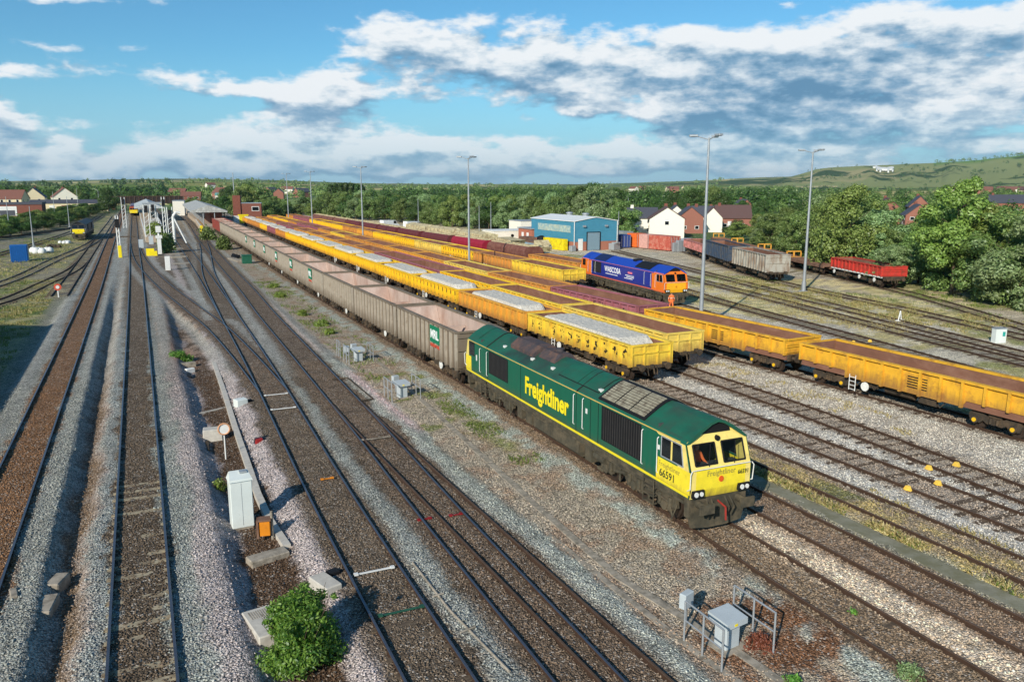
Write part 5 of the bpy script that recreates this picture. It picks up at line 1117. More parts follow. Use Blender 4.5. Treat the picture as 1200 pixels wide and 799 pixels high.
# tall white location cabinet, orange box, slabs
root = thing('location_cabinet', 'tall narrow white trackside cabinet left of the concrete cable trough', 'cabinet', (2.42, 27.3, -.48), R(3))
MB().box(-.36, .36, -.28, .28, .08, 1.72, 0, .02).build('body', M['cabwhite'], root); MB().box(-.33, .33, -.26, .26, -.15, .1).build('plinth', M['conc'], root)
MB().add([(-.39, -.32, 1.72), (.39, -.32, 1.72), (.39, .32, 1.72), (-.39, .32, 1.72), (-.36, -.3, 1.8), (.36, -.3, 1.8), (.3, .25, 1.95), (-.3, .25, 1.95)], [(3, 2, 1, 0), (4, 5, 6, 7), (0, 1, 5, 4), (1, 2, 6, 5), (2, 3, 7, 6), (3, 0, 4, 7)]).build('lid', M['cabwhite'], root)
MB().box(.02, .26, .0, .2, 1.9, 1.96).build('patch', M['greyw'], root); MB().box(.33, .37, -.3, -.285, .9, 1.05).build('handle', M['greyw'], root); MB().box(-.005, .005, -.286, -.281, .15, 1.66).build('door_seam', M['greyw'], root)
root = thing('signal_phone_box', 'small orange trackside box on a short post below the white cabinet', 'equipment box', (2.98, 25.75, -.35), R(-12))
MB().box(-.17, .17, -.14, .14, .12, .62, 0, .02).build('box', M['orange'], root); MB().box(-.2, .2, -.17, .17, .62, .68).build('lid', M['rust'], root); MB().tube((.22, 0, -.2), (.22, 0, .9), .045).build('post', M['conc'], root); MB().box(-.26, -.19, -.17, .17, .05, .66).build('side_plate', M['rust'], root)
tag(MB().box(-.62, .62, -.26, .26, -.1, .1, 0, .03).build('concrete_slab', M['conc'], None, (2.85, 24.35, -.38), R(14)), 'long concrete slab lying in front of the orange box', 'concrete slab')
def blk(x, y, z, sx, sy, sz, rz, label, cat='concrete block', m='conc', nm='concrete_block'):
    return tag(MB().box(-sx, sx, -sy, sy, -.12, sz, 0, .03).build(nm, M[m], None, (x, y, z), R(rz)), label, cat)
blk(-3.35, 23.6, -.32, .46, .52, .16, -8, 'flat dark concrete cover lying between the ridges at lower left', nm='concrete_cover'); blk(-2.95, 25.0, -.45, .2, .38, .3, -20, 'upright concrete stub just behind the flat dark cover'); blk(-3.95, 24.4, -.25, .1, .3, .2, 10, 'thin concrete edge left of the flat dark cover')
root = thing('concrete_cabinet', 'pale weathered concrete cabinet beside the green bush', 'cabinet', (2.15, 20.0, -.5), R(10))
MB().box(-.38, .38, -.75, .75, -.1, .42, 0, .03).build('body', M['conc2'], root)
b = MB()
for i in range(9): b.box(-.25 + i * .06, -.22 + i * .06, .2, .6, .42, .426)
b.build('slots', M['conc'], root)
blk(4.0, 21.3, -.18, .26, .5, .22, 18, 'pale concrete box touching the line right of the bush', m='conc2')
def point_motor(x, y, rz, label, m='cabwhite', s=1.):
    root = thing('point_machine', label, 'point machine', (x, y, -.2), R(rz))
    MB().box(-.3 * s, .3 * s, -.24 * s, .24 * s, -.1, .3 * s, 0, .03).build('cover', M[m], root); MB().box(.3 * s, .62 * s, -.1 * s, .12 * s, -.1, .16 * s).build('crank_box', M['blackgap'], root)
    MB().path([(.5 * s, 0, .05), (1.5 * s, .05, -.02)], .025).build('rod', M['under'], root); return root
point_motor(4.1, 42.6, 20, 'cream point machine beside the dark line, end of the cable trough'); 
redm = mat('deep_red_paint', (140, 34, 34), .5)
M['redbox'] = redm; point_motor(4.1, 35.8, 8, 'small dark red point box on pink stone', 'redbox', .55)
point_motor(4.35, 21.9, 15, 'black iron point crank beside the pale concrete box', 'blackgap', .6)
# stretcher bars and painted rail ends in the points (parts of the scene's point gear)
def stretcher(x, y, w, rz, label, m, dz=-.06):
    return tag(MB().box(-w / 2, w / 2, -.03, .03, 0, .03).box(-w / 2, -w / 2 + .12, -.06, .06, 0, .05).box(w / 2 - .12, w / 2, -.06, .06, 0, .05).build('stretcher_bar', m, None, (x, y, dz), R(rz)), label, 'stretcher bar', 'stretcher bars of the points')
stretcher(5.45, 21.4, 1.2, 0, 'white stretcher bar of the points right of the bush', M['white']); stretcher(5.5, 18.9, 1.25, 0, 'dark green stretcher bar nearest the viewer', mat('dark_green_paint', (40, 84, 66), .6))
stretcher(6.0, 43.3, 1.25, 0, 'white stretcher bar near the cream point machine, upper', M['white']); stretcher(5.9, 40.3, 1.25, 0, 'white stretcher bar near the cream point machine, lower', M['white'])
stretcher(8.85, 33.6, 1.3, 0, 'pale stretcher bar in the main line points', M['conc']); stretcher(5.8, 29.5, .5, 0, 'small orange-brown block between the rails near the shadow of the white cabinet', M['orange'])
stretcher(8.0, 24.4, .5, 0, 'left red-brown rod beside the main line', redm, -.1); stretcher(9.1, 24.3, .5, 0, 'right red-brown rod between the diverging rails', redm, -.1)
tag(MB().box(-.16, .16, -.16, .16, 0, .12).build('rail_clamp', M['yellow'], None, (5.2, 13.9, -.1)), 'yellow clamp between the rails at the bottom edge', 'clamp')
tag(MB().path([(0, 0, 0), (.05, -3, .0), (.35, -6.2, 0)], .035).path([(-.12, -2.2, .02), (.2, -2.15, .02)], .03).path([(-.1, -4.2, .02), (.35, -4.1, .02)], .03).build('point_rodding', M['conc'], None, (6.65, 21.5, -.08)), 'thin rod running along the dark line towards the bottom edge', 'rodding')
tag(MB().path([(0, 0, 0), (.1, -5.2, 0)], .04).path([(-.9, .1, 0), (0, 0, 0)], .04).path([(-.7, -5.3, 0), (.1, -5.2, 0)], .04).build('point_rodding', M['under'], None, (10.4, 45.4, -.05)), 'dark rodding frame beside the main line points', 'rodding')
# cable troughs
def trough(pts, w, h, z, label, m='conc'):
    b = MB(); n = len(pts); P_ = [Vector(p) for p in pts]; seg = []
    for a, c in zip(P_, P_[1:]):
        L_ = (c - a).length; k = max(1, int(L_ / 1.0)); d = (c - a) / k; nn = Vector((d.y, -d.x)).normalized() * w / 2
        for i in range(k):
            p = a + d * i; q = a + d * (i + .975)
            v = [p - nn, p + nn, q + nn, q - nn]; dz = _ri.uniform(-.012, .012)
            b.add([(*t_, z - .2) for t_ in v] + [(*t_, z + h + dz) for t_ in v], [(4, 5, 6, 7), (0, 1, 5, 4), (1, 2, 6, 5), (2, 3, 7, 6), (3, 0, 4, 7)])
    return tag(b.build('cable_trough', M[m]), label, 'cable trough')
trough([(3.75, 54.5), (3.6, 46), (3.42, 39), (3.33, 33.7), (3.25, 29.6), (3.3, 27), (3.5, 24.7)], .24, .14, -.4, 'pale concrete cable trough curving past the white cabinet', 'conc2')
trough([(1.5, 42.3), (3.4, 43.2)], .08, .05, -.45, 'thin pale pipe branching left from the curved cable trough', 'conc2')
trough([(13.9, 60), (13.2, 45), (12.6, 33), (12.1, 24), (11.9, 18.5), (12.5, 14), (12.9, 9)], .26, .05, -.26, 'flush concrete cable trough lids running past the grey cabinets')
trough([(11.4, 22), (11.45, 18), (11.6, 14), (12.1, 9)], .2, .05, -.27, 'second narrower line of trough lids near the nearest cabinet')
pb = MB(); pb.add([(20.5, 2, -.118), (21.15, 2, -.118), (21.15, 62, -.118), (20.5, 62, -.118), (20.5, 2, -.3), (21.15, 2, -.3), (21.15, 62, -.3), (20.5, 62, -.3)], [(0, 1, 2, 3), (4, 5, 1, 0), (5, 6, 2, 1), (7, 4, 0, 3)])
tag(pb.build('path', mat('path_concrete', (140, 136, 116), .95, var=.2, scale=2, c2=(120, 116, 90))), kind='structure')
# debris and boxes left of the trough
blk(2.35, 37.9, -.45, .42, .3, .5, -6, 'pale lidded concrete box beside the round orange-rimmed sign', 'cable pit', 'conc2', 'cable_pit'); blk(1.6, 36.7, -.45, .5, .7, .12, -4, 'dark sunken frame left of the pale concrete box', 'cable pit', 'under', 'cable_pit')
blk(2.75, 38.9, -.42, .35, .12, .12, 5, 'orange-brown plank on the pale concrete box', 'plank', 'orange', 'plank')
blk(2.15, 54.5, -.45, .5, .22, .26, 10, 'grey concrete pit lid behind the green weeds', 'cable pit', 'conc', 'cable_pit'); blk(1.75, 51.4, -.45, .45, .5, .14, 0, 'black open pit with white debris below the green weeds', 'cable pit', 'blackgap', 'cable_pit'); blk(2.2, 52.8, -.42, .28, .14, .2, 25, 'white plastic scrap by the open pit', 'debris', 'white', 'debris')
root = thing('speed_sign', 'small round white sign with orange rim on a thin white post', 'sign', (2.6, 34.8, -.45), 0)
MB().tube((0, 0, -.1), (0, 0, 1.15), .03).build('post', M['white'], root); sg = MB().tube((0, -.02, 1.32), (0, -.05, 1.32), .26, n=24).build('disc', M['white'], root)
b = MB(); rr = .235
for i in range(24): a0 = 2 * math.pi * i / 24; a1 = 2 * math.pi * (i + 1) / 24; b.tube((rr * math.cos(a0), -.055, 1.32 + rr * math.sin(a0)), (rr * math.cos(a1), -.055, 1.32 + rr * math.sin(a1)), .035, n=5)
b.build('rim', mat('faded_orange', (214, 160, 120), .6), sg)
root = thing('stop_sign', 'round red and white stop sign at the end of the stub siding', 'sign', (-7.9, 92.4, -.2), 0)
MB().tube((0, 0, 0), (0, 0, .8), .06).build('post', M['white'], root); MB().tube((0, -.05, 1.1), (0, -.1, 1.1), .34, n=20).build('disc', logo_r, root); MB().tube((0, -.1, 1.1), (0, -.13, 1.1), .17, n=16).build('centre', M['white'], root)
# yellow wheel stops
for x, y, rz, w in ((29.1, 20.4, 5, 'right rail of the second siding from the yellow wagon'), (27.75, 20.6, 5, 'left rail of that same siding'), (26.6, 19.3, 2, 'right rail of the next siding nearer'), (25.1, 19.4, 2, 'left rail of the next siding nearer'), (47.2, 40.7, 18, 'empty dark siding, right one'), (45.8, 40.9, 18, 'empty dark siding, left one')):
    tag(MB().prism([(-.15, -.08), (.15, -.08), (.06, .09), (-.06, .09)], 'x', -.06, .06).box(-.1, .1, -.06, .06, -.08, .02).build('wheel_stop', M['yellow'] if False else mat('stop_yellow', (232, 190, 80), .6), None, (x, y, 0), R(rz)), f'yellow wheel stop on the {w}', 'wheel stop', 'yellow wheel stops')
root = thing('relay_cabinet', 'white cabinet with a teal patch standing at the right edge of the sidings', 'cabinet', (55.7, 36.9, -.15), R(-15)); root.scale = (.78, .78, .82)
MB().box(-.55, .55, -.3, .3, 0, 1.25, 0, .02).build('body', M['cabwhite'], root); MB().box(-.58, .58, -.33, .33, 1.25, 1.32).build('lid', M['greyw'], root); MB().box(.12, .4, -.31, -.302, .6, 1.0).build('label_plate', mat('teal_paint', (30, 150, 140)), root); MB().box(-.62, .62, -.36, .36, -.2, .0).build('plinth', M['conc'], root)
tag(MB().path([(-.35, 0, 0), (0, 0, .8), (.35, 0, 0), (-.35, 0, 0)], .05).box(-.5, .6, -.2, .2, -.05, .05).build('ground_marker', M['white'], None, (57.3, 46.6, -.12), R(20)), 'small white triangular marker frame on the grass before the right hand sidings', 'marker')
def bin_(x, y, s, m, label, nm='equipment_box', cat='equipment box'):
    root = thing(nm, label, cat, (x, y, -.2)); MB().box(-.5 * s, .5 * s, -.4 * s, .4 * s, 0, .9 * s, 0, .03).build('body', M[m] if isinstance(m, str) else m, root); MB().box(-.54 * s, .54 * s, -.44 * s, .44 * s, .9 * s, 1.0 * s).build('lid', M[m] if isinstance(m, str) else m, root)
gbox = mat('box_green', (34, 92, 70), .5)
bin_(13.9, 122, 1.3, gbox, 'dark green box beside the grey wagon train with black pipes behind')
b = MB()
for i in range(5): b.tube((-.8 + i * .12, -1.5 + i, .1), (.9, 2.5 + i, .15), .12, n=8)
tag(b.build('pipe_heap', M['blackgap'], None, (13.6, 131, -.1), R(8)), 'heap of black pipes behind the green box', 'pipes')
tag(MB().box(-.5, .5, -3, 3, -.1, .25, 0, .03).build('concrete_block', M['conc'], None, (12.9, 128, -.2), R(6)), 'long low concrete edging left of the black pipes', 'concrete block')
# left: blue container, bags
root = thing('storage_container', 'blue steel container with a lighter door standing by the left sidings', 'container', (-16.5, 140, -.3), R(4))
bluec = mat('container_blue', (24, 92, 160), .5, c2=(40, 80, 120), thr=(.6, .8))
MB().box(-1.1, 1.1, -1.2, 1.2, .1, 2.55, 0, .03).build('body', bluec, root); MB().box(1.1, 1.16, -1.1, 1.1, .2, 2.45).build('door', mat('container_light_blue', (110, 160, 196), .5), root)
b = MB()
for i in range(9): b.box(-1.0 + i * .24, -.92 + i * .24, -1.24, -1.2, .15, 2.5)
b.build('ribs', bluec, root)
def bag(x, y, s, label, seed, m='white'):
    r_ = random.Random(seed); b = MB()
    for i in range(7): b.sphere((r_.uniform(-1, 1) * s, r_.uniform(-1, 1) * s * 1.6, .35 * s), .5 * s, .55 * s, .5 * s, 9, 5)
    return tag(b.build('bag_heap', M[m] if isinstance(m, str) else m, None, (x, y, -.3)), label, 'bags')
bag(-15.2, 156, 1.3, 'heap of white bulk bags right of the blue container', 3); bag(-13.4, 180, .8, 'smaller heap of white bags nearer the dark locomotive', 5); bag(-14.3, 168, .9, 'dark scrap heap between the two heaps of white bags', 8, 'under')

# ================================================================ buildings
def ribbed(name, c, sc=3.2):
    m = mat(name, c, .5, var=.08, scale=1.2); nt = m.node_tree; b = nt.nodes['Principled BSDF']; w = nt.nodes.new('ShaderNodeTexWave'); w.bands_direction = 'DIAGONAL'; w.inputs['Scale'].default_value = sc
    tc = nt.nodes.new('ShaderNodeTexCoord'); mp = nt.nodes.new('ShaderNodeMapping'); mp.inputs['Scale'].default_value = (1, 1, 0); nt.links.new(tc.outputs['Object'], mp.inputs[0]); nt.links.new(mp.outputs[0], w.inputs[0])
    bp = nt.nodes.new('ShaderNodeBump'); bp.inputs['Distance'].default_value = .05; nt.links.new(w.outputs['Fac'], bp.inputs['Height']); nt.links.new(bp.outputs[0], b.inputs['Normal']); return m
slate = mat('roof_slate', (76, 78, 86), .7, var=.15, scale=4); tile_b = mat('roof_brown_tile', (96, 74, 70), .8, var=.18, scale=5); tile_r = mat('roof_red_tile', (122, 82, 70), .8, var=.2, scale=4); render_w = mat('render_white', (232, 226, 210), .8, var=.05); creamw = mat('render_cream', (214, 200, 166), .8, var=.06)
def gable_house(x, y, rz, w, l, h, rh, wall, roof, label, group=None, wins=True, chim=True, cat='house', name='house', extra=None, z=0):
    """ridge along local Y, gables at +-l/2"""
    root = thing(name, label, cat, (x, y, z), rz, group)
    MB().prism([(-w / 2, -.5), (w / 2, -.5), (w / 2, h), (0, h + rh - .02), (-w / 2, h)], 'y', -l / 2, l / 2).build('wall', wall, root)
    o = .35; sl = rh / (w / 2); b = MB()
    for s in (-1, 1):
        b.add([(s * (w / 2 + o), -l / 2 - .25, h - o * sl + .04), (s * (w / 2 + o), l / 2 + .25, h - o * sl + .04), (0, l / 2 + .25, h + rh + .04), (0, -l / 2 - .25, h + rh + .04),
               (s * (w / 2 + o), -l / 2 - .25, h - o * sl + .2), (s * (w / 2 + o), l / 2 + .25, h - o * sl + .2), (0, l / 2 + .25, h + rh + .2), (0, -l / 2 - .25, h + rh + .2)], [(4, 5, 6, 7), (0, 1, 5, 4), (0, 4, 7, 3), (1, 2, 6, 5), (0, 3, 2, 1)])
    rf = b.build('roof', roof, root)
    if chim: MB().box(-.35, .35, l / 2 - 1.3, l / 2 - .6, h + rh * .4, h + rh + .7).build('chimney', M['brick'] if 'joined' not in label else wall, rf)
    if wins:
        hs = .72 if h < 6 and group == 'new houses beyond the yard' else 1; nf = max(1, int(h / hs // 2.6))
        for s in (-1, 1):
            k = max(1, int(l // 3))
            for f in range(nf):
                for i in range(k):
                    yy = -l / 2 + (i + .5) * l / k; zz = (1.0 + f * 2.6) * hs
                    fr = MB().box(*sorted((s * w / 2, s * (w / 2 + .05))), yy - .55, yy + .55, zz, zz + 1.2 * hs).build('window', M['white'], root)
                    MB().box(*sorted((s * (w / 2 + .05), s * (w / 2 + .06))), yy - .45, yy + .45, zz + .1, zz + 1.1 * hs).build('pane', M['glass'], fr)
            yy = s * l / 2
            for f in range(nf):
                for xx in ((-w / 4, w / 4) if extra != 'plain' else (0,)):
                    if extra == 'plain' and f == 0: continue
                    fr = MB().box(xx - .5, xx + .5, *sorted((yy, yy + s * .05)), (1.0 + f * 2.6) * hs, (2.2 + f * 2.6) * hs).build('window', M['white'], root)
                    MB().box(xx - .4, xx + .4, *sorted((yy + s * .05, yy + s * .06)), (1.1 + f * 2.6) * hs, (2.1 + f * 2.6) * hs).build('pane', M['glass'], fr)
        MB().box(*sorted((-w / 2, -w / 2 - .04)), l * .12 - .45, l * .12 + .45, 0, 2.1).build('door', M['white'], root)
    return root
# blue shed (near corner measured at 68,121.7)
root = thing('workshop_shed', 'blue ribbed workshop shed with a grey roller door and brick base', 'shed', (72.1, 129.8, -.1), R(0))
bluesh = ribbed('shed_blue', (70, 142, 168)); brm = mat('shed_brick', (164, 108, 88), .9, var=.2, scale=9)
hw_, hl_ = 4.25, 8.4
MB().box(-hw_, hw_, -hl_, hl_, 1.5, 4.9).prism([(-hw_, 4.9), (hw_, 4.9), (0, 5.55)], 'y', -hl_, hl_).build('wall', bluesh, root)
MB().box(-hw_ + .03, hw_ - .03, -hl_ + .03, hl_ - .03, -.3, 1.5).build('brick_base', brm, root)
rf = MB(); whr = mat('roof_white_sheet', (224, 226, 222), .6, var=.06)
for s in (-1, 1): rf.add([(s * (hw_ + .15), -hl_ - .15, 4.93), (s * (hw_ + .15), hl_ + .15, 4.93), (0, hl_ + .15, 5.62), (0, -hl_ - .15, 5.62), (s * (hw_ + .15), -hl_ - .15, 5.05), (s * (hw_ + .15), hl_ + .15, 5.05), (0, hl_ + .15, 5.74), (0, -hl_ - .15, 5.74)], [(4, 5, 6, 7), (0, 1, 5, 4), (0, 4, 7, 3), (0, 3, 2, 1), (1, 2, 6, 5)])
rf = rf.build('roof', whr, root)
for yy in (-3, 3): MB().tube((1.0, yy, 5.4), (1.0, yy, 6.0), .5, n=12).sphere((1.0, yy, 6.0), .7, .7, .25).build('vent', M['greyw'], rf)
dr = MB()
for i in range(12): dr.box(-1.7, .75, -hl_ - .06 - (.015 if i % 2 else 0), -hl_ - .01, i * .25, i * .25 + .25)
dr.build('roller_door', mat('roller_door_grey', (132, 156, 168), .5, .2, var=.06), root)
MB().box(-1.85, -1.72, -hl_ - .1, -hl_, 0, 3.1).box(.77, .9, -hl_ - .1, -hl_, 0, 3.1).box(-1.85, .9, -hl_ - .1, -hl_, 3.02, 3.15).build('door_frame', M['blackgap'], root)
MB().box(-3.5, -2.6, -hl_ - .04, -hl_ + .02, 0, 2.0).build('door', M['white'], root)
for xx in (-2.4, 2.0): MB().box(xx - .25, xx + .25, -hl_ - .35, -hl_, 4.0, 4.3).build('floodlight', M['greyw'], root)
for xx, yy in ((-hw_ - .06, -hl_ - .06), (hw_ + .06, -hl_ - .06)): MB().tube((xx, yy, 0), (xx, yy, 4.9), .07).build('drainpipe', M['white'], root)
MB().box(-hw_ - .05, -hw_ - .01, -7, 5.5, 3.0, 4.2).build('sign_board', mat('sign_faded_cream', (176, 186, 170), .7, var=.3, scale=2, c2=(120, 160, 170)), root)
tag(MB().box(-.5, .5, -3.4, 3.4, 0, 1.9, 0, .05).build('yellow_skip', mat('skip_yellow', (236, 212, 20), .6, var=.12, c2=(190, 170, 30)), None, (66.7, 126.2, -.1), R(3)), 'tall yellow container leaning along the left wall of the blue shed', 'container')
tag(MB().tube((0, 0, 0), (0, 0, 1.7), .9, n=16).tube((0, 0, 1.7), (0, 0, 1.95), .9, .3, n=16).build('water_tank', M['blackgap'], None, (67.6, 133.4, -.1)), 'black round tank between the brick hut and the yellow container', 'tank')
tag(MB().box(-.9, .9, -.6, .6, 0, 1.1, 0, .05).box(-.5, .5, -.9, .2, 1.1, 1.3).build('scrap_pile', M['greyw'], None, (75.6, 120.9, -.1), R(20)), 'pale scrap metal pile right of the roller door', 'scrap')
tag(MB().box(-.5, .5, -.4, .4, 0, .9, 0, .05).build('crate', M['greyw'], None, (67.2, 120.9, -.1), R(10)), 'grey crate by the near left corner of the blue shed', 'crate')
# brick hut and white office blocks
gable_b = thing('brick_hut', 'flat roofed brick hut left of the blue shed', 'hut', (69.6, 140.0, -.1), R(0)); MB().box(-2.2, 2.2, -3, 3, 0, 2.9).build('wall', mat('hut_brick', (168, 104, 82), .9, var=.2, scale=8), gable_b); MB().box(-2.4, 2.4, -3.2, 3.2, 2.9, 3.08).build('roof', M['greyw'], gable_b)
for yy in (-1.6, .6): MB().box(-2.24, -2.2, yy, yy + .9, .2, 2.2).build('door', M['white'], gable_b)
ob = thing('office_block', 'taller white site office rising behind the brick hut', 'office', (77.0, 159.5, -.1), 0); MB().box(-2.7, 2.7, -3, 3, 0, 3.5).build('wall', render_w, ob); MB().box(-2.8, 2.8, -3.1, 3.1, 3.5, 3.62).build('roof', M['greyw'], ob); MB().box(.6, 1.3, -3.04, -3, 2.2, 2.9).build('window', M['glass'], ob)
ob = thing('site_office', 'long low white site cabin left of the brick hut', 'office', (67.6, 148, -.1), R(0)); MB().box(-4.6, 4.6, -3, 3, 0, 2.2).build('wall', render_w, ob); MB().box(-4.7, 4.7, -3.1, 3.1, 2.2, 2.32).build('roof', M['white'], ob); MB().tube((-.6, -3.01, 1.3), (-.6, -3.06, 1.3), .32, n=14).build('window', M['glass'], ob); MB().box(2.2, 2.6, -3.05, -3.01, .7, 1.7).build('window', M['glass'], ob); MB().box(-4.64, -4.6, -1.5, -.6, .2, 1.9).build('door', M['greyw'], ob)
# machinery in front: blue-white tamper and rusty carriers
tm = thing('track_machine', 'pale blue and rust track machine in front of the white site cabin', 'track machine', (57.2, 117.5, 0), R(-4)); MB().box(-1.3, 1.3, -5.2, 4.5, 1.0, 2.1, 0, .1).build('body', mat('machine_pale_blue', (134, 166, 180), .6, c2=(150, 140, 130)), tm)
MB().box(-1.2, 1.2, -4.2, 3.4, 2.1, 2.35).box(-.9, .9, -1, 2, 2.35, 2.8).build('deck_load', M['rust'], tm); MB().prism([(-6.9, 1.6), (-5.2, 2.6), (-5.2, 1.0), (-6.4, .9)], 'x', -1.2, 1.2).build('plough_end', P['cream'], tm); running_gear(tm, 9.5, full=False)
tm = thing('track_machine', 'cream sloping hopper end machine just behind the brown hopper wagon', 'track machine', (50.7, 110.5, 0), 0); MB().prism([(-3, 3.0), (2.6, 3.2), (3.2, 1.3), (-1.2, 1.2)], 'x', -1.2, 1.2).build('hopper', P['cream'], tm); MB().box(-.9, .9, -3.8, 3.4, .9, 1.15).path([(0, -3.4, 1.0), (0, -2.4, 2.9)], .1).build('frame', M['under'], tm); running_gear(tm, 7.2, full=False)
# shipping containers
def container(x, y, rz, l, m, label, h=2.5, w=2.4):
    root = thing('shipping_container', label, 'container', (x, y, -.1), R(rz), 'steel containers near the blue shed')
    MB().box(-w / 2, w / 2, -l / 2, l / 2, .08, h, 0, .03).build('body', m, root); b = MB()
    for s in (-1, 1):
        n = int(l / .5)
        for i in range(n): yy = -l / 2 + .25 + i * .5; b.box(*sorted((s * w / 2, s * (w / 2 + .04))), yy - .08, yy + .08, .2, h - .12)
    b.build('ribs', m, root); d = MB()
    for xx in (-.9, -.3, .3, .9): d.tube((xx, -l / 2 - .04, .2), (xx, -l / 2 - .04, h - .15), .03, n=5)
    d.build('door_bars', M['greyw'], root)
cblue = mat('cont_navy', (54, 74, 130), .6); cor = mat('cont_orange', (226, 112, 48), .6); cred = mat('cont_red', (178, 84, 68), .6, c2=(196, 130, 110)); cgr = mat('cont_grey', (146, 152, 150), .6)
container(79.5, 124.8, 0, 3.0, cblue, 'dark blue container against the right end of the blue shed', 2.3, 2.2)
container(83.5, 131.5, 5, 5, cgr, 'pale grey container behind the orange one'); container(83.8, 138.5, 5, 4, cred, 'dull red container furthest back beside the shed')
container(82.4, 124.2, 6, 2.6, cor, 'bright orange container at the far end of the container row'); container(82.7, 121.0, 6, 2.2, mat('cont_pale_pink', (206, 160, 148), .6), 'pale pink container between the orange and the red ones'); container(83.1, 116.6, 6, 5.6, cred, 'long faded red container in the middle of the container row')
tag(MB().box(-.5, .5, -.4, .4, 0, 1.9, 0, .04).box(.6, 1.0, -.4, .4, 0, 1.8).box(-1.2, -.6, -.3, .3, 0, 1.5).build('gas_bottle_rack', M['greyw'], None, (83.3, 112.6, -.1)), 'grey stack of racks at the near end of the red container', 'rack')
# cars
def car(x, y, rz, m, label, van=False):
    root = thing('parked_van' if van else 'parked_car', label, 'van' if van else 'car', (x, y, -.1), R(rz), 'parked vehicles')
    if van: pl = [(-2.5, .35), (2.4, .35), (2.5, 1.0), (1.9, 1.25), (1.4, 2.1), (-2.5, 2.2)]
    else: pl = [(-2.1, .35), (2.1, .35), (2.15, .85), (1.3, .95), (.6, 1.4), (-1.0, 1.42), (-1.7, 1.0), (-2.15, .95)]
    MB().prism(pl, 'x', -.85, .85).build('body', m, root)
    b = MB()
    for s in (-1, 1):
        pg = [(1.3, 1.3), (1.7, 1.3), (1.35, 2.0), (.7, 2.0), (.7, 1.3)] if van else [(-1.5, .98), (1.1, .98), (.55, 1.34), (-.95, 1.36)]
        b.prism(pg, 'x', *sorted((s * .851, s * .86)))
    b.build('windows', M['glass'], root)
    for s in (-1, 1):
        for yy in (-1.35, 1.35): MB().tube((s * .7, yy, .32), (s * .88, yy, .32), .32, n=14).build('wheel', M['blackgap'], root)
cw = paint('car_white', (226, 228, 228)); cs = paint('car_silver', (150, 156, 162)); cb = paint('car_dark', (40, 44, 52)); cr_ = paint('car_red', (190, 54, 44))
car(59.5, 205, -70, cw, 'white van with dark side writing area parked behind the cream hoppers, left one', True); car(63, 196, -70, cw, 'second white van parked by the trees, right of the first', True); car(61.5, 186, -75, cb, 'dark car between the white vans'); car(56.5, 214, -70, cs, 'silver car parked left of the white vans'); car(65, 178, -75, cs, 'silver car right of the white vans')
car(90.5, 124, -60, cb, 'dark car parked in front of the white house'); car(92.6, 122.6, -60, cs, 'silver car parked right of the dark one by the white house'); car(90.2, 116.5, -50, cr_, 'small red car beyond the container row')
car(-32, 250, -60, cs, 'silver car parked above the dark trees at far left'); car(-29, 262, -60, cw, 'white car parked above the dark trees at far left'); car(-27, 240, -60, cb, 'dark car in the far left car park')
# housing beyond the trees
brick_h = mat('house_brick', (150, 100, 84), .9, var=.14, scale=6)
gable_house(105.3, 147.4, R(-33), 7.4, 9, 3.9, 2.4, render_w, tile_b, 'large white rendered house with a brown roof and blank gable', 'new houses beyond the yard', extra='plain')
gable_house(103.9, 154.7, R(57), 6, 6.5, 3.9, 2.0, render_w, slate, 'white house with slate roof joined left of the large white gable', 'new houses beyond the yard')
gable_house(122.2, 167.2, R(-32), 4.6, 7, 4.0, 2.0, render_w, slate, 'small white gable peeping behind the brick house', 'new houses beyond the yard')
gable_house(120.4, 159.2, R(-30), 5.8, 7, 3.6, 2.3, brick_h, slate, 'brick house with pointed gable just right of the white house', 'new houses beyond the yard')
gable_house(126.4, 161.9, R(58), 5, 5, 3.6, 2.2, brick_h, slate, 'brick house hidden behind the first tall lamp', 'new houses beyond the yard')
gable_house(128.5, 161.0, R(-33), 4.6, 7, 3.2, 2.4, render_w, tile_b, 'white gabled end right of the first tall lamp', 'new houses beyond the yard', extra='plain')
gable_house(137.1, 163.6, R(58), 6.5, 8.5, 3.1, 2.8, brick_h, tile_b, 'long brown roof stretching behind the bushes', 'new houses beyond the yard')
gable_house(203.1, 236.7, R(-20), 5, 7, 3.6, 2.2, brick_h, slate, 'brick house with slate roof standing above the brown roof', 'new houses beyond the yard')
gable_house(174.3, 139.8, R(-42), 5.8, 7, 3.9, 2.4, brick_h, slate, 'brick house with white window frames between the big trees', 'new houses beyond the yard')
gable_house(207.7, 166.3, R(-45), 5.6, 8, 5.0, 2.8, brick_h, slate, 'brick gable with chimney behind the house among the trees', 'new houses beyond the yard')
gable_house(200.9, 171.6, R(-40), 6.4, 8, 4.4, 2.8, brick_h, tile_b, 'brown roofed house left of the brick gable among the trees', 'new houses beyond the yard')
gable_house(257.6, 169.7, R(35), 8, 16, 5.5, 2.3, brick_h, slate, 'long dark slate roof near the right edge', 'new houses beyond the yard')
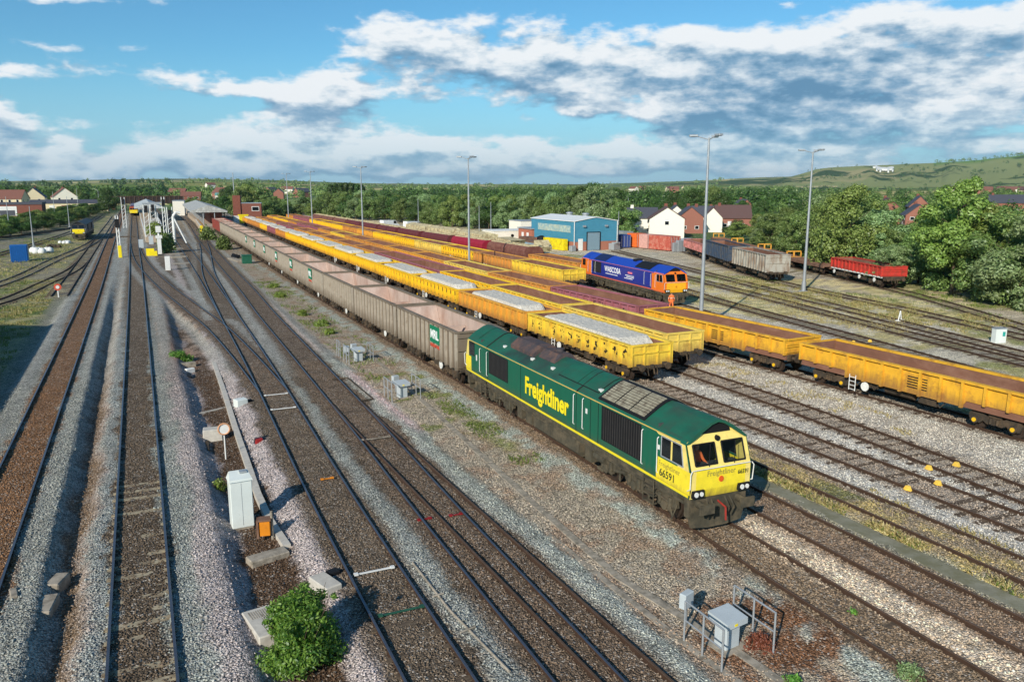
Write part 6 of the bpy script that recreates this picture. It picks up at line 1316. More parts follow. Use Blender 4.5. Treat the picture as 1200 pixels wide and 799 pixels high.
# brick signal cabin
sc = thing('signal_cabin', 'flat roofed dark brick cabin with stair tower at the far end of the sidings', 'cabin', (32.2, 262, -.1), R(-10))
MB().box(-3, 3, -3, 3, 0, 5.6).build('wall', M['brick'], sc); MB().box(-5.2, -3, -3.4, 2, 0, 8.0).build('tower', mat('tower_brick', (124, 74, 60), .9), sc); MB().box(-3.1, 3.1, -3.1, 3.1, 5.6, 5.8).build('roof', M['greyw'], sc); f_ = MB().box(.2, 2.4, -3.08, -3, 3.3, 4.7).build('window', M['white'], sc); MB().box(.35, 2.25, -3.1, -3.08, 3.45, 4.55).build('pane', M['glass'], f_)
bin_(28.7, 254, 2.6, 'yellow', 'bright yellow box at the foot of the brick cabin')
bin_(26.9, 254, 2.2, 'white', 'white box left of the bright yellow box')
# left background
gable_house(-55, 420, R(75), 9, 22, 5.2, 3.6, creamw, tile_r, 'long red tiled roof house row at upper left', 'houses at upper left', chim=False)
gable_house(-68, 400, R(5), 9, 10, 5.4, 4, creamw, slate, 'cream gabled house at the left edge', 'houses at upper left'); gable_house(-74, 380, R(10), 9, 12, 5.2, 3.6, render_w, slate, 'white gabled house cut by the left edge', 'houses at upper left')
gable_house(-43, 440, R(0), 9, 12, 5.5, 4.2, creamw, slate, 'cream gabled house right of the long red roof', 'houses at upper left'); gable_house(-33, 470, R(8), 11, 16, 5.2, 4.4, render_w, tile_r, 'wide white gable with red roof at upper left', 'houses at upper left')
gable_house(-62, 430, R(70), 8, 12, 6.4, 3.6, creamw, slate, 'dark roofed house behind the long red roof', 'houses at upper left')
iu = thing('industrial_unit', 'long low industrial unit with white panels above the dark trees', 'industrial unit', (-48, 345, -.1), R(86)); MB().box(-4, 4, -17, 17, 0, 4.2).build('wall', M['brick'], iu); MB().box(-4.2, 4.2, -17.2, 17.2, 4.2, 5.0).build('roof', slate, iu)
for q in (-9, 3): MB().box(-4.1, -4, q, q + 6, .3, 3.6).build('panel', M['white'], iu); MB().box(-4.14, -4.1, q + .6, q + 5.4, .4, 2.2).build('shutter', slate, iu)
iu = thing('industrial_unit', 'grey roofed low building with pale doors right of the long industrial unit', 'industrial unit', (-26, 400, -.1), R(84)); MB().box(-4, 4, -15, 15, 0, 3.4).build('wall', creamw, iu); MB().prism([(-4.3, 3.4), (4.3, 3.4), (0, 5.0)], 'y', -15.2, 15.2).build('roof', slate, iu)
for q in range(6): MB().box(-4.06, -4, -13 + q * 4.6, -11 + q * 4.6, .4, 2.6).build('door', M['brick'] if q % 2 else M['white'], iu)
# far buildings right of the bridge
gable_house(38, 660, R(80), 9, 14, 3, 3.0, M['brick'], tile_r, 'long red roofed building beyond the bridge', 'buildings beyond the station', chim=True); gable_house(62, 690, R(30), 9, 11, 5, 4, brick_h, tile_r, 'orange gabled building beyond the station trees', 'buildings beyond the station')
gable_house(43, 440, R(80), 8, 12, 6.0, 1.0, render_w, mat('roof_green_sheet', (110, 160, 150), .6), 'white building with a green roof behind the station canopy', 'buildings beyond the station', chim=False)
# girder bridge over the far end
br = thing('girder_bridge', 'dark riveted girder bridge crossing all lines behind the station', 'bridge', (3, 430, 0), R(2))
gm = mat('bridge_rust_black', (56, 46, 42), .85); MB().box(-14, 18, -3, -2.6, 2.3, 5.7).box(-14, 18, 2.6, 3, 2.3, 5.7).box(-14, 18, -2.6, 2.6, 2.4, 2.7).build('girder', gm, br)
b = MB()
for i in range(17): b.box(-13.6 + i * 1.95, -13.4 + i * 1.95, -3.25, -3, 2.3, 5.7)
b.box(-14, 18, -3.3, -3.0, 5.6, 5.85).build('stiffener', mat('bridge_rust_light', (104, 80, 68), .85), br)
for x in (-13, -3.4, 3.8, 16.5): MB().box(x - .5, x + .5, -3, 3, -.3, 2.3).build('pier', M['brick'], br)
# station platforms and canopies
pf = mat('platform_surface', (176, 158, 136), .9, var=.12, scale=1)
p1 = thing('station_platform', 'island platform with white edges left of the main lines', 'platform', (0, 0, 0))
MB().prism([(1.1, 176), (4.9, 176), (5.9, 260), (6.2, 400), (.6, 400), (.8, 260)], 'z', -.2, .92).build('platform_body', pf, p1)
for a_ in ([(1.1, 176), (1.35, 176), (1.05, 260), (.85, 400), (.6, 400), (.8, 260)], [(4.65, 176), (4.9, 176), (5.9, 260), (6.2, 400), (5.95, 400), (5.65, 260)]): MB().prism(a_, 'z', .921, .935).build('edge_line', M['white'], p1)
c1 = thing('station_canopy', 'wide pale ridged canopy over the island platform', 'canopy', (3.4, 275, .9)); wht = mat('canopy_sheet', (190, 194, 192), .6, var=.1, c2=(150, 154, 154))
b = MB()
for i in range(9):
    y = i * 7.0
    b.add([(-4.2, y, 3.3), (-4.2, y + 7, 3.3), (0, y + 7, 5.0), (0, y, 5.0), (4.2, y, 3.3), (4.2, y + 7, 3.3), (-4.2, y, 3.0), (4.2, y, 3.0)], [(0, 1, 2, 3), (3, 2, 5, 4), (0, 3, 4, 7, 6)])
b.build('roof', wht, c1)
for i in range(9):
    for s in (-1, 1): MB().tube((s * 1.6, i * 7 + .5, 0), (s * 1.6, i * 7 + .5, 4.2), .12).build('column', M['greyw'], c1)
p2 = thing('station_platform', 'second platform with yellow lines on the right of the main lines', 'platform', (0, 0, 0))
MB().prism([(13.7, 212), (17.6, 214), (22, 262), (24, 400), (19.5, 400), (16.2, 300), (15.6, 260)], 'z', -.2, .92).build('platform_body', pf, p2)
for o_ in (0, .7): MB().prism([(13.8 + o_, 213), (14.1 + o_, 213), (16.0 + o_, 262), (15.7 + o_, 262)], 'z', .921, .935).build('edge_line', M['white'] if not o_ else P['deep'], p2)
c2 = thing('station_canopy', 'long pale canopy with glazed ridge over the right hand platform', 'canopy', (17.0, 226, .9), R(-1.5))
b = MB()
for i in range(12):
    y = i * 7.; b.add([(-4.6, y, 3.5), (-4.6, y + 6.9, 3.5), (0, y + 6.9, 4.9), (0, y, 4.9), (4.6, y, 3.5), (4.6, y + 6.9, 3.5), (-4.6, y, 3.1), (4.6, y, 3.1), (0, y, 4.8)], [(0, 1, 2, 3), (3, 2, 5, 4), (6, 0, 3, 4, 7)])
b.build('roof', mat('canopy_grey', (160, 160, 154), .7, var=.15, c2=(190, 190, 184)), c2)
for i in range(12):
    for s in (-1, 1): MB().tube((s * 1.4, i * 7 + .4, 0), (s * 1.4, i * 7 + .4, 4.2), .12).build('column', M['greyw'], c2)
MB().box(.4, 3.6, 6, 34, 0, 3.2).build('platform_building', M['brick'], c2)
sb = thing('station_hut', 'white boxy building rising above the right hand canopy', 'building', (14.5, 330, 0), R(-5)); MB().box(-2.0, 2.0, -5, 5, -.2, 5.2).build('wall', render_w, sb); MB().box(-2.1, 2.1, -5.1, 5.1, 5.2, 5.4).build('roof', M['greyw'], sb)
MB_ = MB().prism([(17.4, 206), (19.6, 206), (21, 222), (17.8, 222)], 'z', -.2, 2.2); tag(MB_.build('ramp_wall', M['conc']), 'grey concrete ramp wall at the near end of the right hand platform', 'wall')
# white steel stairs and signal structures at the end of the island platform
def lattice(x, y, w, h, label, n=4, arm=0):
    root = thing('signal_post', label, 'signal', (x, y, -.1), 0, 'signal structures at the platform end'); b = MB()
    for s in (-1, 1): b.tube((s * w / 2, 0, 0), (s * w / 2, 0, h), .09, n=6)
    for i in range(int(h / .9)): b.tube((-w / 2, 0, i * .9), (w / 2, 0, i * .9 + .8), .04, n=5)
    b.build('post', M['white'], root)
    if arm: MB().box(-w / 2 - .1, w / 2 + arm, -.2, .3, h - .3, h).build('platform', M['greyw'], root)
    MB().box(-.3, .3, -.35, -.1, h - 1.8, h - .5).build('signal_head', M['blackgap'], root)
lattice(-3.0, 141, .34, 6.4, 'slim white signal post with yellow foot cover left of the long straight line'); tag(MB().box(-.26, .26, -.2, .2, 0, 1.9, 0, .03).build('foot_guard', M['yellow'], None, (-2.95, 140.4, -.2)), 'bright yellow foot guard of the white signal post on the left', 'guard panel')
lattice(-3.2, 236, .8, 8, 'white latticed signal mast left of the standing passenger train'); lattice(1.6, 178, .9, 7.6, 'white latticed mast at the near end of the island platform, left', 4, 2.0); lattice(3.0, 186, 1.1, 7.6, 'tall white lattice mast behind the first at the platform end', 4, 1.2); lattice(4.8, 176, .5, 8.8, 'single white mast at the right side of the platform end')
lattice(5.6, 168, .9, 7.0, 'curved white signal post beside the main line'); tag(MB().path([(0, 0, 0), (0, 0, 5.4), (.6, 0, 6.2), (1.3, 0, 6.0)], .26, 8).path([(.1, 0, 5.2), (2.0, -1, .4)], .14).build('signal_ladder', M['white'], None, (6.05, 166, -.2)), 'hooked white post with sloping ladder beside the main line', 'signal')
tag(MB().box(-.3, .3, -.25, .25, 0, 2.6, 0, .02).box(-.5, .5, -.3, .3, 2.6, 3.1).box(-.4, .4, -.3, .3, 3.6, 4.6).tube((0, 0, 0), (0, 0, 4.4), .14).build('signal_cabinet', M['white'], None, (2.9, 145, -.2)), 'white post with stacked boxes left of the round green bush near the station', 'cabinet')
tag(MB().box(-.32, .32, -.2, .2, 0, 1.9, 0, .02).build('marker_post', M['white'], None, (3.15, 116.5, -.2)), 'short white cabinet in front of the round green bush near the station', 'cabinet')
tag(MB().box(-.6, .6, -.3, .3, 0, 1.2, 0, .02).box(-.2, 1.0, -.5, -.3, -.1, .8).build('yellow_cabinet', M['yellow'], None, (1.4, 142, -.2)), 'squat yellow and white box right of the long straight line', 'cabinet')
tag(MB().box(-.3, .3, -.2, .2, 0, 1.8, 0, .02).build('yellow_guard', M['yellow'], None, (13.5, 205, -.2)), 'yellow guard panel near the end of the right hand platform', 'guard panel')
st = thing('steel_stairs', 'blue-grey steel staircase and railings at the end of the island platform', 'stairs', (3.3, 196, .5)); b = MB()
for i in range(12): b.box(-.9, .9, i * 1.0, i * 1.0 + .7, i * .25, i * .25 + .06)
b.build('steps', M['cabgrey'], st)
for s in (-1, 1): MB().path([(s * .95, 0, 1.1), (s * .95, 12, 4.2)], .06).path([(s * .95, 0, .1), (s * .95, 12, 3.1)], .08).build('handrail', M['white'], st)
for x, y in ((.2, 160), (2.0, 170), (3.9, 164)): tag(MB().box(-.4, .4, -.3, .3, 0, 1.6, 0, .02).build('equipment_cabinet', M['cabgrey'], None, (x, y, -.2)), f'grey cabinet at the foot of the platform end, {["left", "middle", "right"][(x > 1) + (x > 3)]} one', 'cabinet')
# footbridge-like boarded crossing on the left
tag(MB().box(-4.6, 4.6, -1.2, 1.2, -.2, .0).build('boarded_crossing', M['wood'], None, (-5.6, 196, 0)), 'dark boarded crossing across the left lines beside the dark locomotive', 'crossing')
for i in range(4): tag(MB().box(-1.2, 1.2, -1, 1, -.1, .1 + .1 * (i % 2), 0, .03).build('concrete_block', M['conc'], None, (5.3 + i * .1, 126 + i * 9 + (i % 2) * 2, -.2), R(4 * i)), f'low grey concrete slab beside the black pit shadow near the station, {ORD[i]} from the viewer', 'concrete slab', 'slabs left of the crossover')

# off-frame brick building, added unseen to cast the shadow on the left grass
gs = thing('shadow_building', 'unseen brick building added beyond the left edge to cast the grass shadow', 'shed', (-27.2, 46, 0), 0)
MB().box(-7, 7, -28, 17.5, -.5, 8.4).build('wall', M['brick'], gs); MB().prism([(-7.4, 8.4), (7.4, 8.4), (0, 10.4)], 'y', -28.3, 17.8).build('roof', slate, gs)

# ================================================================ trees (zone, x, y, height, habit, rank behind the edge)
TREES = [('Y',111.0,187.6,12.2,'dark',0), ('Y',106.7,189.6,10.6,'round',0), ('Y',110.4,178.4,10.8,'dark',0), ('Y',155.9,213.9,9.0,'dark',0), ('Y',161.4,211.4,10.4,'dark',0), ('Y',166.4,209.1,11.2,'round',0), ('Y',170.3,207.3,9.2,'dark',0), ('Y',42.4,359.3,12.6,'dark',0), ('Y',36.5,362.0,11.2,'dark',0), ('R',72.0,40.9,9.2,'round',0), ('R',73.9,45.9,8.4,'pale',0), ('R',74.9,50.3,8.8,'round',0), ('R',78.3,56.7,9.6,'round',0), ('R',81.1,64.0,6.8,'round',0), ('R',83.8,69.8,6.0,'round',0), ('R',85.6,74.1,8.4,'pale',0), ('R',88.0,78.1,10.0,'round',0), ('R',90.1,82.4,10.4,'round',0), ('R',91.9,86.5,10.4,'round',0), ('R',95.2,93.4,8.8,'round',0), ('R',95.9,98.4,6.8,'round',0), ('R',99.5,101.6,6.8,'pale',0), ('R',102.1,106.5,6.8,'round',0), ('R',103.9,113.0,6.4,'round',0), ('R',108.1,118.8,6.0,'pale',0), ('R',109.1,122.1,6.0,'olive',0), ('R',78.8,43.7,9.6,'round',1), ('R',80.1,48.3,8.8,'olive',1), ('R',84.4,54.2,8.4,'round',1), ('R',86.5,59.7,9.6,'olive',1), ('R',89.4,65.5,9.6,'round',1), ('R',93.1,72.7,8.0,'round',1), ('R',95.9,79.7,6.0,'round',1), ('R',98.8,87.1,9.2,'round',1), ('R',101.1,93.1,11.2,'olive',1), ('R',103.2,100.3,10.0,'pale',1), ('R',106.1,104.0,9.2,'round',1), ('R',108.2,110.1,6.8,'round',1), ('R',111.3,116.4,7.2,'round',1), ('R',113.3,119.9,7.2,'round',1), ('R',91.3,52.1,8.8,'round',2), ('R',92.8,58.9,8.4,'olive',2), ('R',96.1,65.3,8.8,'round',2), ('R',98.4,71.6,9.6,'round',2), ('R',100.0,77.7,8.0,'round',2), ('R',105.4,85.8,5.2,'pale',2), ('R',108.8,92.3,6.0,'round',2), ('R',112.7,99.4,8.8,'pale',2), ('R',115.1,105.4,10.8,'round',2), ('R',119.9,115.9,9.6,'olive',2), ('M',102.6,128.9,4.0,'dark',0), ('M',99.0,136.3,4.4,'pale',0), ('M',96.4,144.5,6.8,'pale',0), ('M',95.0,148.0,8.0,'round',0), ('M',93.6,157.3,11.2,'pale',0), ('M',92.6,161.8,9.6,'pale',0), ('M',89.7,169.8,8.8,'round',0), ('M',86.3,174.3,8.8,'round',0), ('M',84.8,184.3,8.0,'pale',0), ('M',81.9,191.7,7.2,'dark',0), ('M',80.0,196.8,8.4,'pale',0), ('M',77.3,206.3,8.8,'olive',0), ('M',76.8,211.7,6.8,'round',0), ('M',74.6,218.8,6.8,'round',0), ('M',74.7,229.4,7.2,'dark',0), ('M',72.6,236.2,7.6,'round',0), ('M',72.0,240.7,8.0,'dark',0), ('M',70.2,247.0,6.8,'dark',0), ('M',68.0,257.0,9.2,'round',0), ('M',65.0,263.4,7.2,'pale',0), ('M',64.1,269.9,8.0,'dark',0), ('M',65.2,276.8,9.2,'round',0), ('M',61.3,282.9,8.4,'round',0), ('M',60.6,289.5,8.4,'dark',0), ('M',62.5,296.0,9.2,'round',0), ('M',58.8,299.0,6.0,'olive',0), ('M',58.2,305.3,4.8,'round',0), ('M',55.8,312.9,4.4,'round',0), ('M',58.0,321.6,6.8,'pale',0), ('M',55.8,327.5,4.0,'round',0), ('M',51.8,335.2,4.8,'round',0), ('M',50.1,343.9,5.2,'pale',0), ('M',112.4,131.9,4.0,'olive',1), ('M',109.7,139.6,4.0,'dark',1), ('M',105.9,144.7,4.0,'round',1), ('M',103.8,151.1,4.8,'dark',1), ('M',101.8,161.5,8.4,'round',1), ('M',96.7,170.4,11.2,'dark',1), ('M',93.6,178.7,9.6,'pale',1), ('M',90.8,184.5,10.0,'pale',1), ('M',91.3,193.8,8.8,'dark',1), ('M',87.0,198.3,8.8,'olive',1), ('M',84.4,207.7,9.2,'round',1), ('M',83.0,212.1,8.8,'olive',1), ('M',81.8,221.6,8.4,'dark',1), ('M',79.8,229.1,8.4,'round',1), ('M',80.7,238.1,8.8,'pale',1), ('M',79.5,245.0,8.0,'dark',1), ('M',77.2,252.7,7.6,'dark',1), ('M',75.4,259.1,7.2,'olive',1), ('M',75.1,267.8,8.0,'round',1), ('M',70.7,278.4,8.4,'round',1), ('M',72.1,282.4,9.6,'pale',1), ('M',67.6,292.7,9.2,'round',1), ('M',66.7,299.4,8.4,'round',1), ('M',65.3,307.1,8.0,'olive',1), ('M',63.7,313.9,8.0,'dark',1), ('M',65.7,323.4,7.6,'pale',1), ('M',60.2,327.7,6.8,'dark',1), ('M',61.4,337.0,7.2,'round',1), ('M',56.5,345.9,6.0,'round',1), ('M',120.5,132.0,4.0,'round',2), ('M',118.9,140.1,4.0,'dark',2), ('M',114.9,147.0,4.0,'round',2), ('M',114.1,155.4,4.0,'olive',2), ('M',109.0,163.8,6.4,'dark',2), ('M',107.2,172.6,10.0,'pale',2), ('M',103.7,178.4,10.8,'olive',2), ('M',102.6,186.2,9.6,'round',2), ('M',100.7,194.3,9.2,'dark',2), ('M',98.2,203.2,8.8,'pale',2), ('M',94.5,207.3,8.8,'olive',2), ('M',94.0,214.1,8.8,'dark',2), ('M',90.8,222.6,8.0,'olive',2), ('M',90.5,231.7,8.4,'dark',2), ('M',88.0,238.6,8.4,'round',2), ('M',88.9,247.6,7.6,'round',2), ('M',84.9,253.0,8.4,'pale',2), ('M',84.5,260.7,8.0,'pale',2), ('M',81.3,269.6,8.0,'olive',2), ('M',81.9,278.2,6.8,'dark',2), ('M',81.5,285.5,7.6,'round',2), ('M',78.7,296.8,7.6,'pale',2), ('M',78.6,303.8,8.8,'round',2), ('M',76.7,314.3,8.4,'pale',2), ('M',75.2,324.3,8.8,'dark',2), ('M',70.6,332.3,8.8,'olive',2), ('M',69.6,338.8,8.0,'olive',2), ('M',65.5,348.2,6.4,'round',2), ('B',117.7,178.9,6.4,'round',0), ('B',125.6,183.7,5.6,'dark',0), ('B',139.0,183.8,8.0,'dark',0), ('B',152.0,186.3,9.2,'dark',0), ('B',162.9,183.3,5.2,'dark',0), ('B',172.7,181.4,5.2,'dark',0), ('B',179.9,178.6,5.2,'round',0), ('B',186.9,176.8,4.8,'round',0), ('B',199.1,168.8,7.6,'round',0), ('B',112.9,191.8,6.8,'dark',1), ('B',125.1,195.7,7.6,'dark',1), ('B',138.0,198.8,7.6,'dark',1), ('B',148.8,196.0,10.0,'dark',1), ('B',168.2,196.2,6.8,'dark',1), ('B',177.3,197.7,6.8,'dark',1), ('B',184.9,191.1,6.0,'dark',1), ('B',193.0,187.9,6.4,'dark',1), ('B',205.8,182.6,6.4,'dark',1), ('S',27.8,301.0,7.6,'dark',0), ('S',33.6,297.0,9.6,'olive',0), ('S',39.3,288.7,8.0,'round',0), ('S',43.5,293.3,7.6,'round',0), ('S',47.3,299.9,5.6,'round',0), ('S',46.9,307.3,6.8,'olive',0), ('S',51.1,312.6,5.6,'olive',0), ('S',35.3,305.8,12.0,'olive',1), ('S',39.1,301.7,10.0,'olive',1), ('S',32.6,295.4,10.4,'round',1), ('S',34.8,299.5,10.4,'olive',1), ('S',39.0,301.6,10.8,'round',1), ('S',37.5,310.0,10.8,'dark',1), ('S',42.3,315.4,10.4,'dark',1), ('S',17.0,470.4,4.4,'round',0), ('S',20.5,461.7,4.0,'round',0), ('S',25.1,457.6,4.0,'round',0), ('S',27.7,447.5,5.6,'round',0), ('S',24.8,442.5,5.2,'round',0), ('S',27.1,431.7,4.0,'round',0), ('S',29.4,424.0,4.4,'round',0), ('S',31.3,418.5,6.8,'dark',0), ('S',32.1,410.3,6.0,'round',0), ('S',36.0,402.3,7.6,'round',0), ('S',36.3,393.5,6.8,'dark',0), ('S',34.5,381.3,8.4,'round',0), ('S',35.2,374.5,10.0,'dark',0), ('S',37.8,368.1,8.4,'dark',0), ('S',41.5,359.9,9.2,'dark',0), ('L',-30.6,195.1,4.0,'olive',0), ('L',-28.0,201.6,4.0,'dark',0), ('L',-27.6,207.9,4.0,'olive',0), ('L',-26.1,211.3,4.4,'dark',0), ('L',-24.8,218.6,4.0,'dark',0), ('L',-25.9,224.8,4.0,'olive',0), ('L',-22.9,230.1,4.0,'dark',0), ('L',-21.8,236.1,4.0,'dark',0), ('L',-21.7,242.1,4.0,'dark',0), ('L',-22.8,249.7,4.0,'olive',0), ('L',-19.6,254.5,4.0,'dark',0), ('L',-22.0,263.0,4.0,'dark',0), ('L',-20.5,268.7,4.0,'olive',0), ('L',-19.8,276.0,4.0,'dark',0), ('L',-20.7,280.1,4.0,'dark',0), ('L',-19.7,287.5,4.0,'dark',0), ('L',-19.0,293.4,4.0,'olive',0), ('L',-17.4,299.6,4.0,'dark',0), ('L',-17.1,307.2,4.0,'dark',0), ('L',-18.7,312.5,4.0,'olive',0), ('L',-18.1,320.1,4.0,'olive',0), ('L',-17.5,326.1,4.0,'olive',0), ('L',-15.5,333.5,4.0,'dark',0), ('L',-16.6,337.7,4.0,'dark',0), ('L',-15.3,345.7,4.0,'dark',0), ('L',-16.3,351.8,4.0,'dark',0), ('L',-15.7,357.6,4.0,'dark',0), ('L',-15.6,362.9,4.0,'dark',0), ('L',-14.5,371.7,4.0,'dark',0), ('L',-12.9,378.1,4.0,'dark',0), ('L',-13.0,384.3,4.0,'dark',0), ('L',-36.2,205.2,4.8,'olive',1), ('L',-33.1,213.1,4.4,'dark',1), ('L',-31.1,221.5,4.0,'dark',1), ('L',-31.7,228.4,4.0,'dark',1), ('L',-30.4,235.6,4.0,'olive',1), ('L',-30.3,243.7,4.0,'olive',1), ('L',-27.7,248.2,4.0,'olive',1), ('L',-27.6,256.7,4.0,'dark',1), ('L',-27.3,263.1,4.0,'dark',1), ('L',-27.7,271.2,4.0,'olive',1), ('L',-27.6,278.9,4.0,'olive',1), ('L',-27.3,286.5,4.0,'olive',1), ('L',-24.0,293.8,4.0,'dark',1), ('L',-23.7,298.9,4.0,'dark',1), ('L',-25.3,308.1,4.0,'dark',1), ('L',-23.9,316.3,4.0,'dark',1), ('L',-24.7,324.3,4.0,'olive',1), ('L',-24.4,331.2,4.0,'dark',1), ('L',-22.6,338.3,4.0,'dark',1), ('L',-23.4,345.3,4.0,'dark',1), ('L',-23.2,352.6,4.0,'dark',1), ('L',-22.4,360.6,4.0,'olive',1), ('L',-20.4,368.6,4.0,'dark',1), ('L',-19.4,375.7,4.0,'dark',1), ('L',-19.2,384.1,4.0,'dark',1), ('L',-15.2,400.0,6.4,'dark',0), ('L',-11.5,406.4,10.0,'dark',0), ('L',-21.4,402.3,6.8,'dark',1), ('L',-16.7,409.4,7.2,'dark',1), ('L',-42.6,300.6,4.0,'dark',0), ('T',-82.6,473.7,4.8,'dark',0), ('T',-69.7,477.4,6.0,'dark',0), ('T',-56.2,495.0,8.8,'round',0), ('T',-46.3,499.2,5.6,'round',0), ('T',-43.3,516.0,9.2,'dark',0), ('T',-34.2,524.8,5.2,'round',0), ('T',-36.8,532.7,5.2,'round',0), ('T',-29.6,549.9,5.6,'round',0), ('T',-16.0,558.1,8.0,'round',0), ('T',-7.9,570.4,6.8,'dark',0), ('T',-6.4,590.0,4.8,'dark',0), ('T',-64.5,457.8,8.0,'dark',1), ('T',-58.9,469.7,9.2,'dark',1), ('T',-47.8,479.0,8.4,'round',1), ('T',-28.4,493.2,9.2,'round',1), ('T',-25.5,502.7,7.2,'dark',1), ('T',-15.0,518.0,8.8,'dark',1), ('T',-9.6,534.0,8.4,'dark',1), ('T',-2.1,546.7,8.4,'dark',1), ('T',7.0,560.5,7.6,'dark',1), ('T',13.3,571.8,6.4,'dark',1), ('X',75.6,55.6,12.2,'birch',0), ('X',82.2,75.6,11.6,'olive',0), ('X',73.5,47.5,8.6,'pale',0), ('X',76.3,63.5,4.8,'pale',0), ('X',76.9,53.1,9.2,'birch',0), ('X',-10.1,360.4,10.4,'dark',0), ('X',74.8,345,11.6,'poplar',0), ('X',76.9,345,12.0,'poplar',0), ('X',79.1,345,12.2,'poplar',0), ('X',81.3,345,12.4,'poplar',0), ('X',83.5,345,12.2,'poplar',0), ('X',85.8,345,11.8,'poplar',0), ('X',88.0,345,11.6,'poplar',0)]

def leafmat(name, c, c2, trans=.25):
    m = bpy.data.materials.new(name); m.use_nodes = True; nt = m.node_tree; N = nt.nodes; L = nt.links; N.clear()
    g = N.new('ShaderNodeNewGeometry'); oi = N.new('ShaderNodeObjectInfo'); out = N.new('ShaderNodeOutputMaterial')
    mx = N.new('ShaderNodeMix'); mx.data_type = 'RGBA'; L.new(g.outputs['Random Per Island'], mx.inputs[0]); mx.inputs[6].default_value = lin4(c); mx.inputs[7].default_value = lin4(c2)
    hs = N.new('ShaderNodeHueSaturation'); mr = N.new('ShaderNodeMapRange'); L.new(oi.outputs['Random'], mr.inputs[0]); mr.inputs[3].default_value = .482; mr.inputs[4].default_value = .515; L.new(mr.outputs[0], hs.inputs['Hue'])
    m2 = N.new('ShaderNodeMapRange'); L.new(oi.outputs['Random'], m2.inputs[0]); m2.inputs[3].default_value = .8; m2.inputs[4].default_value = 1.2; L.new(m2.outputs[0], hs.inputs['Value']); L.new(mx.outputs[2], hs.inputs['Color'])
    d = N.new('ShaderNodeBsdfDiffuse'); t = N.new('ShaderNodeBsdfTranslucent'); gl = N.new('ShaderNodeBsdfGlossy'); gl.inputs['Roughness'].default_value = .45
    L.new(hs.outputs[0], d.inputs[0]); L.new(hs.outputs[0], t.inputs[0]); a = N.new('ShaderNodeMixShader'); a.inputs[0].default_value = trans; L.new(d.outputs[0], a.inputs[1]); L.new(t.outputs[0], a.inputs[2])
    b = N.new('ShaderNodeMixShader'); b.inputs[0].default_value = .04; L.new(a.outputs[0], b.inputs[1]); L.new(gl.outputs[0], b.inputs[2]); L.new(b.outputs[0], out.inputs[0]); return m
LM = dict(round=leafmat('leaf_green', (84, 112, 50), (142, 164, 92)), olive=leafmat('leaf_olive', (98, 120, 52), (154, 172, 92)), pale=leafmat('leaf_pale_willow', (100, 128, 74), (160, 182, 124)),
          dark=leafmat('leaf_dark', (46, 74, 34), (92, 122, 54)), birch=leafmat('leaf_birch', (98, 124, 50), (152, 172, 86)), poplar=leafmat('leaf_poplar', (52, 82, 38), (86, 116, 54)), bush=leafmat('leaf_bush', (56, 112, 34), (140, 182, 76), .35), weed=leafmat('leaf_weed', (96, 124, 40), (150, 160, 78)))
bark = mat('bark', (92, 78, 64), .95, var=.3, scale=6, bump=.4)
def leaf_quads(P, Nn, size, rng, asp=.6):
    n = len(P); t = rng.normal(size=(n, 3)); t -= Nn * (t * Nn).sum(1)[:, None]; t /= np.linalg.norm(t, axis=1)[:, None] + 1e-9; b = np.cross(Nn, t)
    s = size * rng.uniform(.6, 1.3, (n, 1)); a = t * s; b = b * s * asp
    V = np.stack([P - a, P - b * .9 + Nn * s * .12, P + a, P + b * .9 + Nn * s * .12], 1).reshape(-1, 3)
    return V
def quads_mesh(name, V, m):
    n = len(V) // 4; me = bpy.data.meshes.new(name); me.vertices.add(len(V)); me.vertices.foreach_set('co', V.ravel()); me.loops.add(len(V)); me.loops.foreach_set('vertex_index', np.arange(len(V)))
    me.polygons.add(n); me.polygons.foreach_set('loop_start', np.arange(0, len(V), 4)); me.polygons.foreach_set('loop_total', np.full(n, 4)); me.update(); me.materials.append(m); return me
